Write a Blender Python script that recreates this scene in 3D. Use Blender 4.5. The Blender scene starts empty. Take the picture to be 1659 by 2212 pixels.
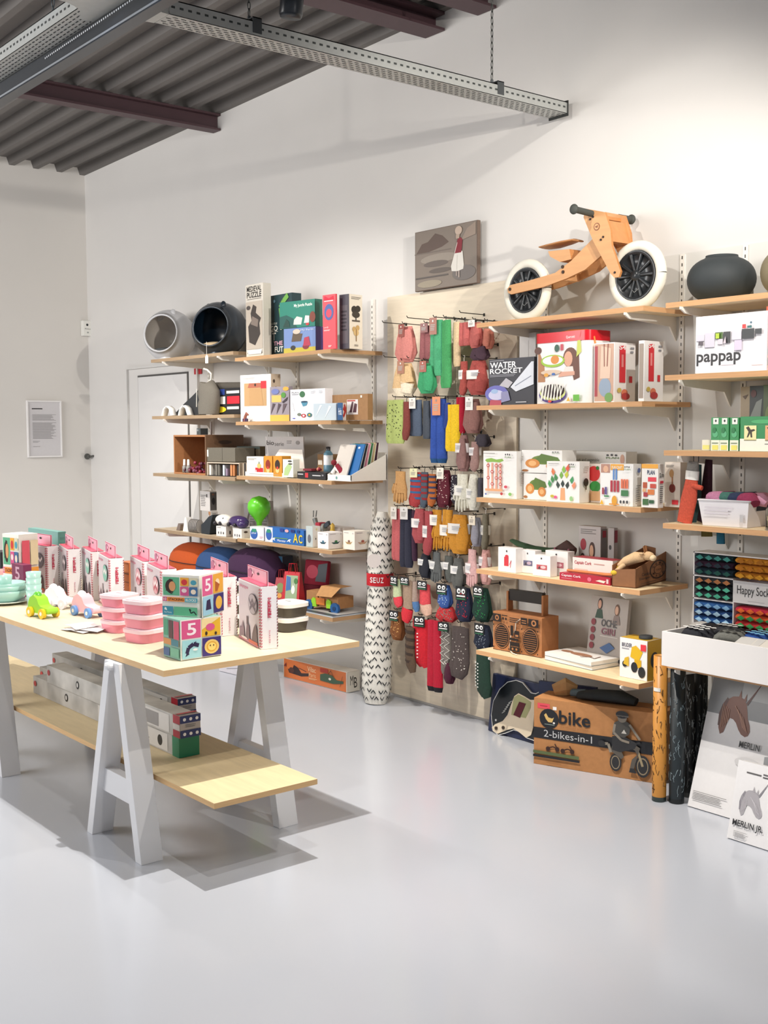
import bpy, math, random
from mathutils import Vector, Matrix
random.seed(7)
S = bpy.context.scene
COL = S.collection
R = math.radians
PI = math.pi
# ---------------------------------------------------------------- camera, world, lights, exposure
CF, CYAW, CPITCH, CROLL = 2474.97, 0.8909067, 0.0725699, -0.0044439
CC = Vector((0, -4.3104, 1.6))
_cy, _sy, _cp, _sp = math.cos(CYAW), math.sin(CYAW), math.cos(CPITCH), math.sin(CPITCH)
FW = Vector((-_sy*_cp, _cy*_cp, -_sp)); RT = Vector((_cy, _sy, 0)); UP = RT.cross(FW)
R2 = math.cos(CROLL)*RT + math.sin(CROLL)*UP
U2 = -math.sin(CROLL)*RT + math.cos(CROLL)*UP
cd = bpy.data.cameras.new('camera'); cam = bpy.data.objects.new('camera', cd); COL.objects.link(cam)
cam.matrix_world = Matrix(((R2.x, U2.x, -FW.x, CC.x), (R2.y, U2.y, -FW.y, CC.y), (R2.z, U2.z, -FW.z, CC.z), (0, 0, 0, 1)))
cd.sensor_fit = 'HORIZONTAL'; cd.sensor_width = 36; cd.lens = CF/1659*36; cd.clip_end = 60
S.camera = cam
S.view_settings.view_transform = 'Standard'; S.view_settings.look = 'None'
S.view_settings.gamma = 1; S.view_settings.use_curve_mapping = False
S.view_settings.exposure = 0.14
w = bpy.data.worlds.new('world'); S.world = w; w.use_nodes = True
w.node_tree.nodes['Background'].inputs[0].default_value = (0.90, 0.93, 1.0, 1)
w.node_tree.nodes['Background'].inputs[1].default_value = 0.46
def spot(name, loc, aim, power, size, rad, blend=.6, col=(1, .95, .88)):
    l = bpy.data.lights.new(name, 'SPOT'); l.energy = power; l.spot_size = R(size); l.spot_blend = blend
    l.shadow_soft_size = rad; l.color = col
    o = bpy.data.objects.new(name, l); COL.objects.link(o); o.location = loc
    o.rotation_euler = (Vector(aim)-Vector(loc)).to_track_quat('-Z', 'Y').to_euler()
    return o
spot('spot_lamp_table', (-3.33, -1.95, 3.36), (-3.6, -2.2, 0), 350, 92, .018, .5)
spot('spot_lamp_bike', (-3.2, -1.75, 3.3), (-3.6, 0, 1.2), 54, 110, .018, .6)
spot('spot_lamp_wall', (-1.9, -1.2, 2.92), (-4.2, 0, .6), 88, 124, .018, .7)
spot('spot_lamp_shelf', (-5.4, -1.7, 3.2), (-5.9, -.2, .2), 78, 112, .02, .6)
spot('spot_lamp_far', (0, -1.6, 2.86), (-6.2, 0, 2.75), 480, 38, .03, 1)
spot('spot_lamp_aisle', (-2.35, -2.65, 3.0), (-3.4, -2.6, 0), 75, 76, .025, .9)
spot('spot_lamp_back', (-6.7, -1.9, 3.3), (-6.9, -1.7, 0), 190, 116, .02, .5)
spot('spot_lamp_daylight', (-3.5, -2.75, 3.22), (-4.5, -2.45, 3.12), 14, 70, .03, .8, (.55, .72, 1))
def area(name, loc, aim, power, sx, sy, col):
    l = bpy.data.lights.new(name, 'AREA'); l.shape = 'RECTANGLE'; l.size = sx; l.size_y = sy; l.energy = power; l.color = col
    o = bpy.data.objects.new(name, l); COL.objects.link(o); o.location = loc
    o.rotation_euler = (Vector(aim)-Vector(loc)).to_track_quat('-Z', 'Y').to_euler()
    return o
area('area_fill_left', (-7.0, -6.0, 2.9), (-8.0, -.5, 1.4), 185, 3.5, 1.6, (1.0, .98, .96))  # added soft fill for the left walls, standing in for unseen room lamps

# ---------------------------------------------------------------- helpers
def ray(x, y): return FW + R2*((x-829.5)/CF) - U2*((y-1106)/CF)
def yp(x, y, Y): d = ray(x, y); return CC + d*((Y-CC.y)/d.y)
def zp(x, y, Z): d = ray(x, y); return CC + d*((Z-CC.z)/d.z)
def xp(x, y, X): d = ray(x, y); return CC + d*((X-CC.x)/d.x)
def hv(P, x, y):                                  # height where pixel row meets the vertical line over P
    d = ray(x, y); a = Vector((P[0]-CC.x, P[1]-CC.y)); b = Vector((d.x, d.y))
    return CC.z + d.z*(a.dot(b)/b.dot(b))
def hp(P, dr, x):                                 # distance along horizontal direction dr from P to pixel column x
    d = ray(x, 1000); ax, ay = P[0]-CC.x, P[1]-CC.y
    # P + s*dr = C + t*d
    det = dr[0]*(-d.y) - dr[1]*(-d.x)
    return (-ax*(-d.y) + ay*(-d.x))/det
def lin(h):
    if len(h) == 3: h = ''.join(c*2 for c in h)
    v = [int(h[i:i+2], 16)/255 for i in (0, 2, 4)]
    return tuple((c/12.92 if c <= .04045 else ((c+.055)/1.055)**2.4) for c in v)+(1,)
_mats = {}
def mat(h, kind='paper'):
    key = h+kind
    if key in _mats: return _mats[key]
    m = bpy.data.materials.new('mat_'+kind+'_'+h); m.use_nodes = True; nt = m.node_tree; b = nt.nodes['Principled BSDF']
    c = lin(h); N = nt.nodes.new
    P = dict(paper=(.42, 0, 60, .03), kraft=(.8, 0, 45, .14), fabric=(.95, 0, 220, .22), plastic=(.28, 0, 20, .02), metal=(.45, .55, 40, .08),
             wood=(.5, 0, 6, .16), edge=(.6, 0, 5, .22), wall=(.85, 0, 3, .025), floor=(.23, 0, 1.2, .05), deck=(.6, .2, 2, .15), knit=(.95, 0, 120, .3),
             painted=(.5, 0, 4, .03), glass=(.05, 0, 4, .0), marble=(.4, 0, 9, .6), art=(.5, 0, 14, .55), rubber=(.7, 0, 30, .08))[kind]
    b.inputs['Roughness'].default_value = P[0]; b.inputs['Metallic'].default_value = P[1]
    tc = N('ShaderNodeTexCoord'); mp = N('ShaderNodeMapping'); nz = N('ShaderNodeTexNoise'); nz.inputs['Scale'].default_value = P[2]
    nt.links.new(tc.outputs['Object'], mp.inputs[0]); nt.links.new(mp.outputs[0], nz.inputs[0])
    if kind == 'wood': mp.inputs['Scale'].default_value = (1, 9, 9); nz.inputs['Detail'].default_value = 6
    if kind == 'edge': mp.inputs['Scale'].default_value = (2, 2, 60)
    mx = N('ShaderNodeMix'); mx.data_type = 'RGBA'
    mx.inputs['A'].default_value = tuple(x*(1-P[3]) for x in c[:3])+(1,)
    mx.inputs['B'].default_value = tuple(min(1, x*(1+P[3])) for x in c[:3])+(1,)
    nt.links.new(nz.outputs[0], mx.inputs['Factor']); nt.links.new(mx.outputs['Result'], b.inputs['Base Color'])
    if kind in ('fabric', 'knit', 'kraft', 'wall', 'rubber'):
        bp = N('ShaderNodeBump'); bp.inputs['Strength'].default_value = {'wall': .05, 'kraft': .1}.get(kind, .35); bp.inputs['Distance'].default_value = .002
        nt.links.new(nz.outputs[0], bp.inputs['Height']); nt.links.new(bp.outputs[0], b.inputs['Normal'])
    if kind == 'glass':
        b.inputs['Transmission Weight'].default_value = 1; b.inputs['IOR'].default_value = 1.3
    if kind == 'floor':
        b.inputs['Coat Weight'].default_value = .35; b.inputs['Coat Roughness'].default_value = .12
    _mats[key] = m
    return m
_txt = {}
def textgeo(t, bold=0):
    k = (t, bold)
    if k not in _txt:
        cu = bpy.data.curves.new('txt', 'FONT'); cu.body = t; cu.offset = .018 if bold else 0; cu.resolution_u = 3
        o = bpy.data.objects.new('txt', cu); COL.objects.link(o)
        bpy.context.view_layer.update()
        me = bpy.data.meshes.new_from_object(o.evaluated_get(bpy.context.evaluated_depsgraph_get()))
        vs = [(v.co.x, v.co.y) for v in me.vertices]; fs = [tuple(p.vertices) for p in me.polygons]
        x0 = min(v[0] for v in vs); x1 = max(v[0] for v in vs); y0 = min(v[1] for v in vs); y1 = max(v[1] for v in vs)
        vs = [((v[0]-x0)/(x1-x0), (v[1]-y0)/(y1-y0)) for v in vs]
        bpy.data.objects.remove(o); bpy.data.curves.remove(cu); bpy.data.meshes.remove(me)
        _txt[k] = (vs, fs)
    return _txt[k]
class MB:
    def __init__(s): s.v = []; s.f = []; s.m = []; s.sm = []; s.ms = []; s.T = Matrix()
    def mi(s, m):
        if isinstance(m, str): m = mat(m)
        if m not in s.ms: s.ms.append(m)
        return s.ms.index(m)
    def add(s, vs, fs, m, sm=False):
        b = len(s.v); i = s.mi(m)
        s.v += [tuple(s.T @ Vector(v)) for v in vs]
        for f in fs: s.f.append(tuple(b+k for k in f)); s.m.append(i); s.sm.append(sm)
        return s
    def box(s, a, b, m):
        (x0, y0, z0), (x1, y1, z1) = a, b
        return s.add([(x0, y0, z0), (x1, y0, z0), (x1, y1, z0), (x0, y1, z0), (x0, y0, z1), (x1, y0, z1), (x1, y1, z1), (x0, y1, z1)],
                     [(0, 3, 2, 1), (4, 5, 6, 7), (0, 1, 5, 4), (1, 2, 6, 5), (2, 3, 7, 6), (3, 0, 4, 7)], m)
    def poly(s, pts, m): return s.add(pts, [tuple(range(len(pts)))], m)
    def prism(s, pts, y0, y1, m, m2=None):        # outline in xz pushed from y0 to y1
        n = len(pts); vs = [(p[0], y0, p[1]) for p in pts]+[(p[0], y1, p[1]) for p in pts]
        s.add(vs, [tuple(range(n)), tuple(range(2*n-1, n-1, -1))], m)
        return s.add(vs, [(i, i+n, (i+1) % n+n, (i+1) % n) for i in range(n)], m2 or m)
    def sweep(s, path, rad, m, n=8, ref=(0, 1, 0), cap=True, sm=True):   # rad: list of (ra, rb): ra across, rb along ref
        P = [Vector(p) for p in path]; vs = []; fs = []; k = len(P); ref = Vector(ref)
        for i, p in enumerate(P):
            t = (P[min(i+1, k-1)]-P[max(i-1, 0)]).normalized()
            a = t.cross(ref)
            if a.length < 1e-4: a = t.cross(Vector((1, 0, 0)))
            a.normalize(); b = a.cross(t)
            r = rad[i] if isinstance(rad, list) else rad
            ra, rb = r if isinstance(r, tuple) else (r, r)
            for j in range(n):
                q = 2*PI*j/n; vs.append(p+a*(ra*math.cos(q))+b*(rb*math.sin(q)))
        for i in range(k-1):
            for j in range(n): fs.append((i*n+j, i*n+(j+1) % n, (i+1)*n+(j+1) % n, (i+1)*n+j))
        s.add(vs, fs, m, sm)
        if cap: s.add(vs[:n], [tuple(range(n))], m); s.add(vs[-n:], [tuple(range(n-1, -1, -1))], m)
        return s
    def cyl(s, a, b, r, m, n=16, r2=None, sm=True): return s.sweep([a, b], [(r, r), (r if r2 is None else r2,)*2], m, n, ref=(.31, .27, .9) , sm=sm)
    def lathe(s, prof, m, n=24, sx=1, sy=1, c=(0, 0, 0)):
        vs = []; fs = []
        for r, z in prof:
            for j in range(n):
                q = 2*PI*j/n; vs.append((c[0]+r*math.cos(q)*sx, c[1]+r*math.sin(q)*sy, c[2]+z))
        for i in range(len(prof)-1):
            for j in range(n): fs.append((i*n+j, i*n+(j+1) % n, (i+1)*n+(j+1) % n, (i+1)*n+j))
        return s.add(vs, fs, m, True)
    def ell(s, c, r, m, n=16, k=10):
        if not isinstance(r, tuple): r = (r, r, r)
        return s.lathe([(max(1e-4, r[0]*math.sin(PI*i/k)), -r[2]*math.cos(PI*i/k)) for i in range(k+1)], m, n, 1, r[1]/r[0], c)
    def rbox(s, a, b, m, rad, n=5, lean=0):       # box with rounded vertical edges
        (x0, y0, z0), (x1, y1, z1) = a, b; pts = []
        for cx, cy, q0 in ((x1-rad, y1-rad, 0), (x0+rad, y1-rad, 90), (x0+rad, y0+rad, 180), (x1-rad, y0+rad, 270)):
            for i in range(n+1): q = R(q0+90*i/n); pts.append((cx+rad*math.cos(q), cy+rad*math.sin(q)))
        k = len(pts); mx, my = (x0+x1)/2, (y0+y1)/2
        low = [(mx+(p[0]-mx)*(1-lean), my+(p[1]-my)*(1-lean), z0) for p in pts]
        s.add(low+[(p[0], p[1], z1) for p in pts], [(i, (i+1) % k, (i+1) % k+k, i+k) for i in range(k)], m, True)
        s.poly([(p[0], p[1], z1) for p in pts], m); s.poly(low[::-1], m)
        return s
    def prints(s, w, d, h, pr, F=None):
        order = 0
        for e in pr:
            order += 1; eps = .0006+.00035*order
            f = e[0]
            if F: O, U, V, Nn = F
            else: O, U, V, Nn = {'F': ((0, 0, 0), (w, 0, 0), (0, 0, h), (0, -1, 0)), 'R': ((w, 0, 0), (0, d, 0), (0, 0, h), (1, 0, 0)),
                                 'L': ((0, d, 0), (0, -d, 0), (0, 0, h), (-1, 0, 0)), 'T': ((0, 0, h), (w, 0, 0), (0, d, 0), (0, 0, 1))}[f]
            O, U, V, Nn = Vector(O), Vector(U), Vector(V), Vector(Nn)
            g = lambda u, v: O+U*u+V*v+Nn*eps
            k = e[1]; c = e[2]; a = e[3:]
            if k == 'r': s.poly([g(a[0], a[1]), g(a[2], a[1]), g(a[2], a[3]), g(a[0], a[3])], c)
            elif k == 'e': s.poly([g(a[0]+a[2]*math.cos(q*PI/9), a[1]+a[3]*math.sin(q*PI/9)) for q in range(18)], c)
            elif k == 'p': s.poly([g(a[i], a[i+1]) for i in range(0, len(a), 2)], c)
            elif k in 'tb' and k != '':
                vs, fs = textgeo(a[4], k == 'b')
                s.add([g(a[0]+x*(a[2]-a[0]), a[1]+y*(a[3]-a[1])) for x, y in vs], fs, c)
            elif k == 'x':                        # rows of tiny writing
                n = a[4]; st = (a[3]-a[1])/n; rr = random.Random(int(a[0]*991+a[1]*77+n))
                for i in range(n):
                    e1 = a[0]+(a[2]-a[0])*(rr.uniform(.75, 1) if i else 1)
                    s.poly([g(a[0], a[3]-st*(i+.5)), g(e1, a[3]-st*(i+.5)), g(e1, a[3]-st*i), g(a[0], a[3]-st*i)], c)
            elif k == 's':                        # slanted stripes on an upright edge: u0,v0,u1,v1,n
                n = a[4]; st = (a[3]-a[1])/n; 
                for i in range(n): s.poly([g(a[0], a[1]+st*i), g(a[2], a[1]+st*(i+.35)), g(a[2], a[1]+st*(i+.85)), g(a[0], a[1]+st*(i+.5))], c)
            elif k == 'w':                        # stroke through points: width, u,v...
                pts = [g(a[i], a[i+1]) for i in range(1, len(a), 2)]
                for p, q in zip(pts, pts[1:]):
                    t = (q-p).normalized(); o = t.cross(Nn).normalized()*a[0]*V.length/2; s.poly([p-o, q-o, q+o, p+o], c)
        return s
    def build(s, name, parent=None, bev=0):
        me = bpy.data.meshes.new(name); me.from_pydata(s.v, [], s.f)
        for m in s.ms: me.materials.append(m)
        me.polygons.foreach_set('material_index', s.m); me.polygons.foreach_set('use_smooth', s.sm); me.update()
        o = bpy.data.objects.new(name, me); COL.objects.link(o)
        if parent: o.parent = parent
        if bev:
            b = o.modifiers.new('bevel', 'BEVEL'); b.width = bev; b.segments = 2; b.limit_method = 'ANGLE'
        return o
def tag(o, label, cat, group=None, kind=None):
    if label: o['label'] = label
    if cat: o['category'] = cat
    if group: o['group'] = group
    if kind: o['kind'] = kind
    return o
def thing(name, label, cat, loc=(0, 0, 0), rz=0, group=None):
    o = bpy.data.objects.new(name, None); COL.objects.link(o); o.location = loc; o.rotation_euler = (0, 0, rz); o.empty_display_size = .05
    return tag(o, label, cat, group)
def struct(mb, name, label=None, cat=None): return tag(mb.build(name), label, cat, kind='structure')
def copytree(o, parent=None):
    c = o.copy(); COL.objects.link(c); c.parent = parent
    for ch in list(o.children): copytree(ch, c)
    return c
def place(xl, xr, yt, zb, yf, xd, rot):
    """front-left corner from pixel column xl, front width to pixel column xr, depth to column xd (or metres), top from row yt"""
    P = zp(xl, yf[1], zb) if isinstance(yf, tuple) else yp(xl, yt+20, yf)
    P = Vector((P.x, P.y, zb))
    if isinstance(rot, tuple):
        Q = zp(xr, rot[1], zb); rz = math.atan2(Q.y-P.y, Q.x-P.x); w = math.hypot(Q.x-P.x, Q.y-P.y)
    else:
        rz = R(rot); w = hp(P, (math.cos(rz), math.sin(rz)), xr)
    Q = P+Vector((math.cos(rz), math.sin(rz), 0))*w
    d = xd if xd < 5 else hp(Q, (-math.sin(rz), math.cos(rz)), xd)
    h = yt-zb if yt < 5 else hv(P, xl, yt)-zb
    return P, rz, w, min(abs(d), .34), h
LOG = []
def bx(name, label, cat, xl, xr, yt, zb, yf, xd, rot=0, col='f3efea', pr=(), group=None, kind='paper', bev=.0012, top=None, parent=None):
    P, rz, w, d, h = place(xl, xr, yt, zb+.001, yf, xd, rot)
    LOG.append((label, round(w, 3), round(d, 3), round(h, 3), [round(c, 2) for c in P]))
    m = MB(); m.box((0, 0, 0), (w, d, h), mat(col, kind))
    if top: m.prints(w, d, h, [('T', 'r', top, .005, .01, .995, .99)])
    m.prints(w, d, h, pr)
    o = m.build(name, parent, bev); o.location = P; o.rotation_euler = (0, 0, rz)
    tag(o, label, cat, group); o['_dims'] = 0; del o['_dims']
    o_dims[o.name] = (w, d, h)
    return o
o_dims = {}
# ---------------------------------------------------------------- room shell
def dz(x): return 3.86+.0195*(x+5.18)
m = MB(); m.box((-9.6, -9, -.1), (3, .1, 0), mat('b9bdc6', 'floor')); struct(m, 'floor', 'pale grey glossy poured floor', 'floor')
m = MB(); m.box((-9.6, 0, 0), (3, .12, 4.15), mat('d9d6d2', 'wall')); struct(m, 'wall_right', 'long white plastered wall behind the shelves', 'wall')
m = MB(); m.box((-9.55, -9, 0), (-9.4, 0, 4.1), mat('d6d2cc', 'wall')); struct(m, 'wall_left', 'white end wall with the framed notice', 'wall')
m = MB(); dk = mat('6a6663', 'deck'); y = 0; prof = []
while y > -8:
    prof += [(y, 0), (y-.045, 0), (y-.065, .06), (y-.185, .06)]; y -= .205
vs = []; fs = []; X0, X1 = -9.4, 2.9; n = len(prof)
for X in (X0, X1):
    for a, b in prof: vs.append((X, a, dz(X)+b))
for X in (X0, X1):
    for a, b in prof: vs.append((X, a, dz(X)+.08))
for i in range(n-1):
    fs += [(i, i+1, n+i+1, n+i), (2*n+i, 3*n+i, 3*n+i+1, 2*n+i+1), (i, 2*n+i, 2*n+i+1, i+1)]
m.add(vs, fs, dk); struct(m, 'ceiling', 'dark corrugated metal roof deck', 'ceiling')
def ibeam(x, wd, ht, label, col='4a3338'):
    m = MB(); c = mat(col, 'painted'); z1 = dz(x)-.002; z0 = z1-ht; t = .014
    pts = [(-wd/2, z0), (wd/2, z0), (wd/2, z0+t), (t/2, z0+t), (t/2, z1-t), (wd/2, z1-t), (wd/2, z1), (-wd/2, z1), (-wd/2, z1-t), (-t/2, z1-t), (-t/2, z0+t), (-wd/2, z0+t)]
    m.prism(pts, -8, -.005, c); o = m.build('ceiling_beam'); o.location = (x, 0, 0); tag(o, label, 'beam', kind=None)
ibeam(-7.19, .10, .115, 'dark red steel ceiling beam furthest from the cable tray end')
ibeam(-4.86, .16, .10, 'dark steel beam crossing the roof just behind the grey cable tray')
ibeam(-4.45, .14, .10, 'dark steel beam nearest the camera at the top edge of the photo')
# door
m = MB(); dpnl = mat('dcdad8', 'painted')
m.box((-8.46, -.012, .004), (-7.67, -.002, 2.02), dpnl)
d1 = struct(m, 'door_1', 'flush white door behind the left shelf bay', 'door')
m = MB(); g = mat('4c4a48', 'painted')
m.box((-8.475, -.006, 0), (-8.46, -.001, 2.035), mat('8d8b89', 'painted')); m.box((-8.475, -.008, 2.02), (-7.66, -.001, 2.035), g); m.box((-7.67, -.006, 0), (-7.66, -.001, 2.02), g)
fw = MB()
m.build('door_gap', d1)
m = MB(); wt = mat('d4d2ce', 'painted'); m.box((-8.66, -.02, 2.09), (-7.5, -.001, 2.105), wt); m.box((-8.66, -.02, 0), (-8.645, -.001, 2.09), wt); m.box((-7.515, -.02, 0), (-7.5, -.001, 2.09), wt)
m.build('door_frame', d1)
# framed notice on the end wall
a = xp(55, 865, -9.4); b = xp(133, 987, -9.4)
wd, ht = abs(b.y-a.y), a.z-b.z
t = thing('framed_notice', 'white framed printed notice hanging on the end wall', 'framed notice', (-9.398, a.y, b.z), R(90))
m = MB(); fr = mat('e9e6e4', 'painted'); f = .012
for q in [((0, -.025, 0), (wd, 0, f)), ((0, -.025, ht-f), (wd, 0, ht)), ((0, -.025, f), (f, 0, ht-f)), ((wd-f, -.025, f), (wd, 0, ht-f))]: m.box(*q, fr)
m.build('frame', t, .002)
m = MB(); m.box((f, -.014, f), (wd-f, -.001, ht-f), mat('cdcacb'))
m.prints(1, 1, 1, [('F', 'r', '2a2a2c', .12, .865, .45, .885), ('F', 'x', '9b9899', .13, .65, .87, .77, 8), ('F', 'x', '9b9899', .13, .31, .87, .62, 20), ('F', 'x', 'a5a2a3', .13, .24, .35, .28, 2), ('F', 'x', 'a5a2a3', .13, .16, .35, .18, 1)],
         ((f, -.014, f), (wd-2*f, 0, 0), (0, 0, ht-2*f), (0, -1, 0)))
m.build('sheet', t)
# alarm box and lever in the far corner
a = xp(176, 693, -9.4); b = xp(196, 727, -9.4); h = a.z-b.z; wd = .085
t = thing('wall_sensor', 'small white alarm sensor box high in the room corner', 'sensor', (-9.398, a.y-.01, b.z), R(90))
m = MB(); m.box((0, -.05, 0), (wd, 0, h), mat('e4e3dc', 'plastic')); m.build('housing', t, .004)
m = MB(); m.prints(1, 1, 1, [('F', 'e', '1d2228', .45, .72, .12, .08), ('F', 't', '45494c', .2, .42, .85, .5, 'Risco'), ('F', 'e', '9ba09c', .5, .22, .1, .05)], ((0, -.05, 0), (wd, 0, 0), (0, 0, h), (0, -1, 0))); m.build('lens', t)
a = xp(188, 986, -9.4)
m = MB(); gm = mat('70706c', 'metal'); m.cyl((0, 0, 0), (.05, 0, 0), .012, gm); m.sweep([(.05, 0, 0), (.055, .03, .004), (.05, .12, .012)], .009, gm); m.cyl((0, 0, 0), (.006, 0, 0), .026, gm)
o = m.build('coat_hook'); o.location = (-9.399, a.y+.0, a.z); tag(o, 'small grey metal lever hook on the end wall by the corner', 'hook')
# small red fire sign under the top shelf
a = yp(421, 809, -.001); b = yp(437, 795, -.001)
m = MB(); W_, H_ = b.x-a.x, b.z-a.z; m.box((0, -.004, 0), (W_, 0, H_), mat('b5202c', 'plastic')); m.prints(W_, 0, H_, [('F', 'p', 'f2ece8', .3, .15, .7, .15, .8, .5, .6, .75, .4, .85, .2, .5)])
o = m.build('fire_sign'); o.location = (a.x, -.004, a.z); tag(o, 'small red fire safety sign on the wall above the grey felt bag', 'sign')

# ---------------------------------------------------------------- shelving
WH = mat('e6e2da', 'painted')
def rail(x, z0, z1, label, grp):
    m = MB(); m.box((-.0125, -.018, z0), (.0125, -.002, z1), WH); k = mat('3c3834')
    z = z0+.02; i = 0
    while z < z1-.02:
        m.prints(1, 1, 1, [('F', 'r', '4a4641', .38, 0, .62, 1)], ((-.0125, -.018, z), (.025, 0, 0), (0, 0, .014), (0, -1, 0))); z += .032
    o = m.build('wall_rail'); o.location = (x, 0, 0); tag(o, label, 'shelf rail', grp)
for x, lb in [(-7.34, 'under the left end of the left shelves'), (-6.548, 'at the right end of the far left shelf bay'), (-6.216, 'left rail of the middle shelves with the puzzles'), (-5.414, 'just left of the plywood sock panel'),
              (-4.007, 'behind the plant kit boxes, beside the sock panel'), (-3.186, 'between the bike shelves and the vase shelves'), (-2.864, 'behind the black vase')]:
    rail(x, .25 if x < -3.5 else .12, 2.37, 'white slotted wall rail '+lb, None)
def bracket_mb(d):
    m = MB(); pts = [(0, 0), (-d-.012, 0), (-d-.012, -.010), (-d+.02, -.026), (-.06, -.045), (-.02, -.10), (0, -.12)]
    k = len(pts); vs = [(sx, p[0], p[1]) for sx in (-.004, .004) for p in pts]
    m.add(vs, [tuple(range(k)), tuple(range(2*k-1, k-1, -1))]+[(i, (i+1) % k, (i+1) % k+k, i+k) for i in range(k)], mat('ece8e0', 'painted'))
    return m
SH = {}
def shelf(key, x0, x1, z, d, brs, label, grp, tcol='e6cfa8', ecol='cf9f70'):
    t = thing('wall_shelf', label, 'shelf', (x0, 0, z), 0, grp)
    m = MB(); L = x1-x0; c = mat(tcol, 'wood'); e = mat(ecol, 'edge'); th = .022
    m.add([(0, -d, -th), (L, -d, -th), (L, -.02, -th), (0, -.02, -th), (0, -d, 0), (L, -d, 0), (L, -.02, 0), (0, -.02, 0)], [(0, 3, 2, 1), (4, 5, 6, 7)], c)
    m.add([(0, -d, -th), (L, -d, -th), (L, -.02, -th), (0, -.02, -th), (0, -d, 0), (L, -d, 0), (L, -.02, 0), (0, -.02, 0)], [(0, 1, 5, 4), (1, 2, 6, 5), (2, 3, 7, 6), (3, 0, 4, 7)], e)
    m.build('board', t)
    for b in brs:
        o = bracket_mb(d).build('bracket', t); o.location = (b-x0, 0, -th)
    SH[key] = z
BZ = [2.117, 1.712, 1.256, .897, .486]
nm = ['holding the wooden balance bike', 'holding the white kit boxes and red tin', 'holding the wooden toy boxes', 'holding the cookie stamper crate', 'holding the cardboard boombox']
for i in range(5): shelf('B%d' % i, -4.152, -3.129, BZ[i], .36, (-4.05, -3.22), 'plywood shelf '+nm[i], 'wall shelves')
AZ = [yp(700, 755, -.4).z, yp(692, 908.5, -.4).z, yp(700, 1038, -.4).z, yp(710, 1189, -.4).z, yp(712, 1334, -.4).z]
nm = ['holding the tall puzzle boxes', 'holding the white window box and kraft box', 'holding the notebooks in a white display', 'holding the small white toy boxes', 'low down holding the purple cushion and red bags']
for i in range(5): shelf('A%d' % i, -6.35 if i < 4 else -7.49, -5.316, AZ[i], .4, (-6.22, -5.42), 'plywood shelf '+nm[i], 'wall shelves', 'd8c3a0', 'b28c64')
LZ = [yp(327, 777, -.4).z, yp(333, 899, -.4).z, yp(337, 1022, -.4).z, yp(340, 1142, -.4).z]
nm = ['carrying the two cat caves', 'carrying the grey felt bag', 'carrying the open wooden crate', 'carrying the white and purple animal toys']
for i in range(4): shelf('L%d' % i, -7.49, -6.37, LZ[i], .4, (-7.30, -6.55), 'greyish plywood shelf '+nm[i], 'wall shelves', 'c9b69a', '9c8468')
CZ = [2.117, 1.818, 1.504, 1.197, .605]
nm = ['holding the black vase', 'holding the white graphic box', 'holding the green packets', 'holding the white plastic basket', 'low down under the white sock drawer']
for i in range(5): shelf('C%d' % i, -3.012, -1.75, CZ[i], .36, (-2.93, -2.1), 'plywood shelf '+nm[i], 'wall shelves')
# plywood sock panel
m = MB(); m.box((-5.269, -.019, .02), (-4.21, -.003, 2.368), mat('ddd0ba', 'wood')); o = m.build('plywood_panel', None, .001); tag(o, 'tall pale plywood panel on the wall carrying the hanging socks', 'panel')
m = MB(); m.box((-4.19, -.012, .02), (-1.6, -.003, 2.373), mat('d3d1cc', 'painted')); struct(m, 'wall_panel', 'cream painted backing board behind the bike shelves', 'wall panel')
m = MB(); m.box((-9.38, -.012, 0), (-8.67, -.002, .06), mat('cfccc8', 'painted')); m.box((-7.49, -.012, 0), (-5.28, -.002, .06), mat('cfccc8', 'painted')); struct(m, 'baseboard_right', 'low white skirting along the long wall', 'baseboard')

# ---------------------------------------------------------------- cable trays, chains, lamps
GT = mat('b9bbb8', 'metal'); DKH = '26292b'
def tray(L, w_=.115, h_=.055, name='cable_tray'):
    m = MB(); t = .002
    m.box((-w_/2, 0, 0), (w_/2, L, t), GT); m.box((-w_/2, 0, 0), (-w_/2+t, L, h_), GT); m.box((w_/2-t, 0, 0), (w_/2, L, h_), GT)
    m.box((-w_/2, 0, h_-.004), (-w_/2+.012, L, h_), GT); m.box((w_/2-.012, 0, h_-.004), (w_/2, L, h_), GT)
    # slots in floor and side
    n = int(L/.035)
    F = ((-w_/2, 0, 0), (w_, 0, 0), (0, L, 0), (0, 0, -1)); pr = []
    for i in range(n):
        v = (i+.2)/n; dv = .6/n
        for k in range(5):
            u = .12+.17*k; s = 0 if k % 2 else .5/n
            pr.append(('F', 'r', DKH, u, v+s, u+.045, v+s+dv))
    for e in pr:
        m.prints(1, 1, 1, [e], F)
    for i in range(n):
        m.prints(1, 1, 1, [('F', 'r', 'e8e8e4' if 8 < n-i < 60 and 0 else '3a3d3c', (i+.2)/n, .45, (i+.65)/n, .6)], ((w_/2, 0, 0), (0, L, 0), (0, 0, h_), (1, 0, 0)))
        m.prints(1, 1, 1, [('F', 'r', '3a3d3c', (i+.2)/n, .45, (i+.65)/n, .6)], ((-w_/2, 0, 0), (0, L, 0), (0, 0, h_), (-1, 0, 0)))
    return m
TZ = 3.118
tr = thing('cable_tray', 'perforated galvanised cable tray running out from the long wall', 'cable tray', (-3.905, -2.2, TZ))
tray(2.15).build('tray_channel', tr)
m = MB(); m.box((-.062, 2.15, -.012), (.064, 2.154, .062), mat('2b2d2c', 'plastic')); m.build('end_cap', tr)
tr2 = thing('cable_tray', 'bright galvanised cable tray running left from the junction above the black lighting track', 'cable tray', (-3.99, -2.43, TZ), R(90))
tray(3.6).build('tray_channel', tr2)
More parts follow.
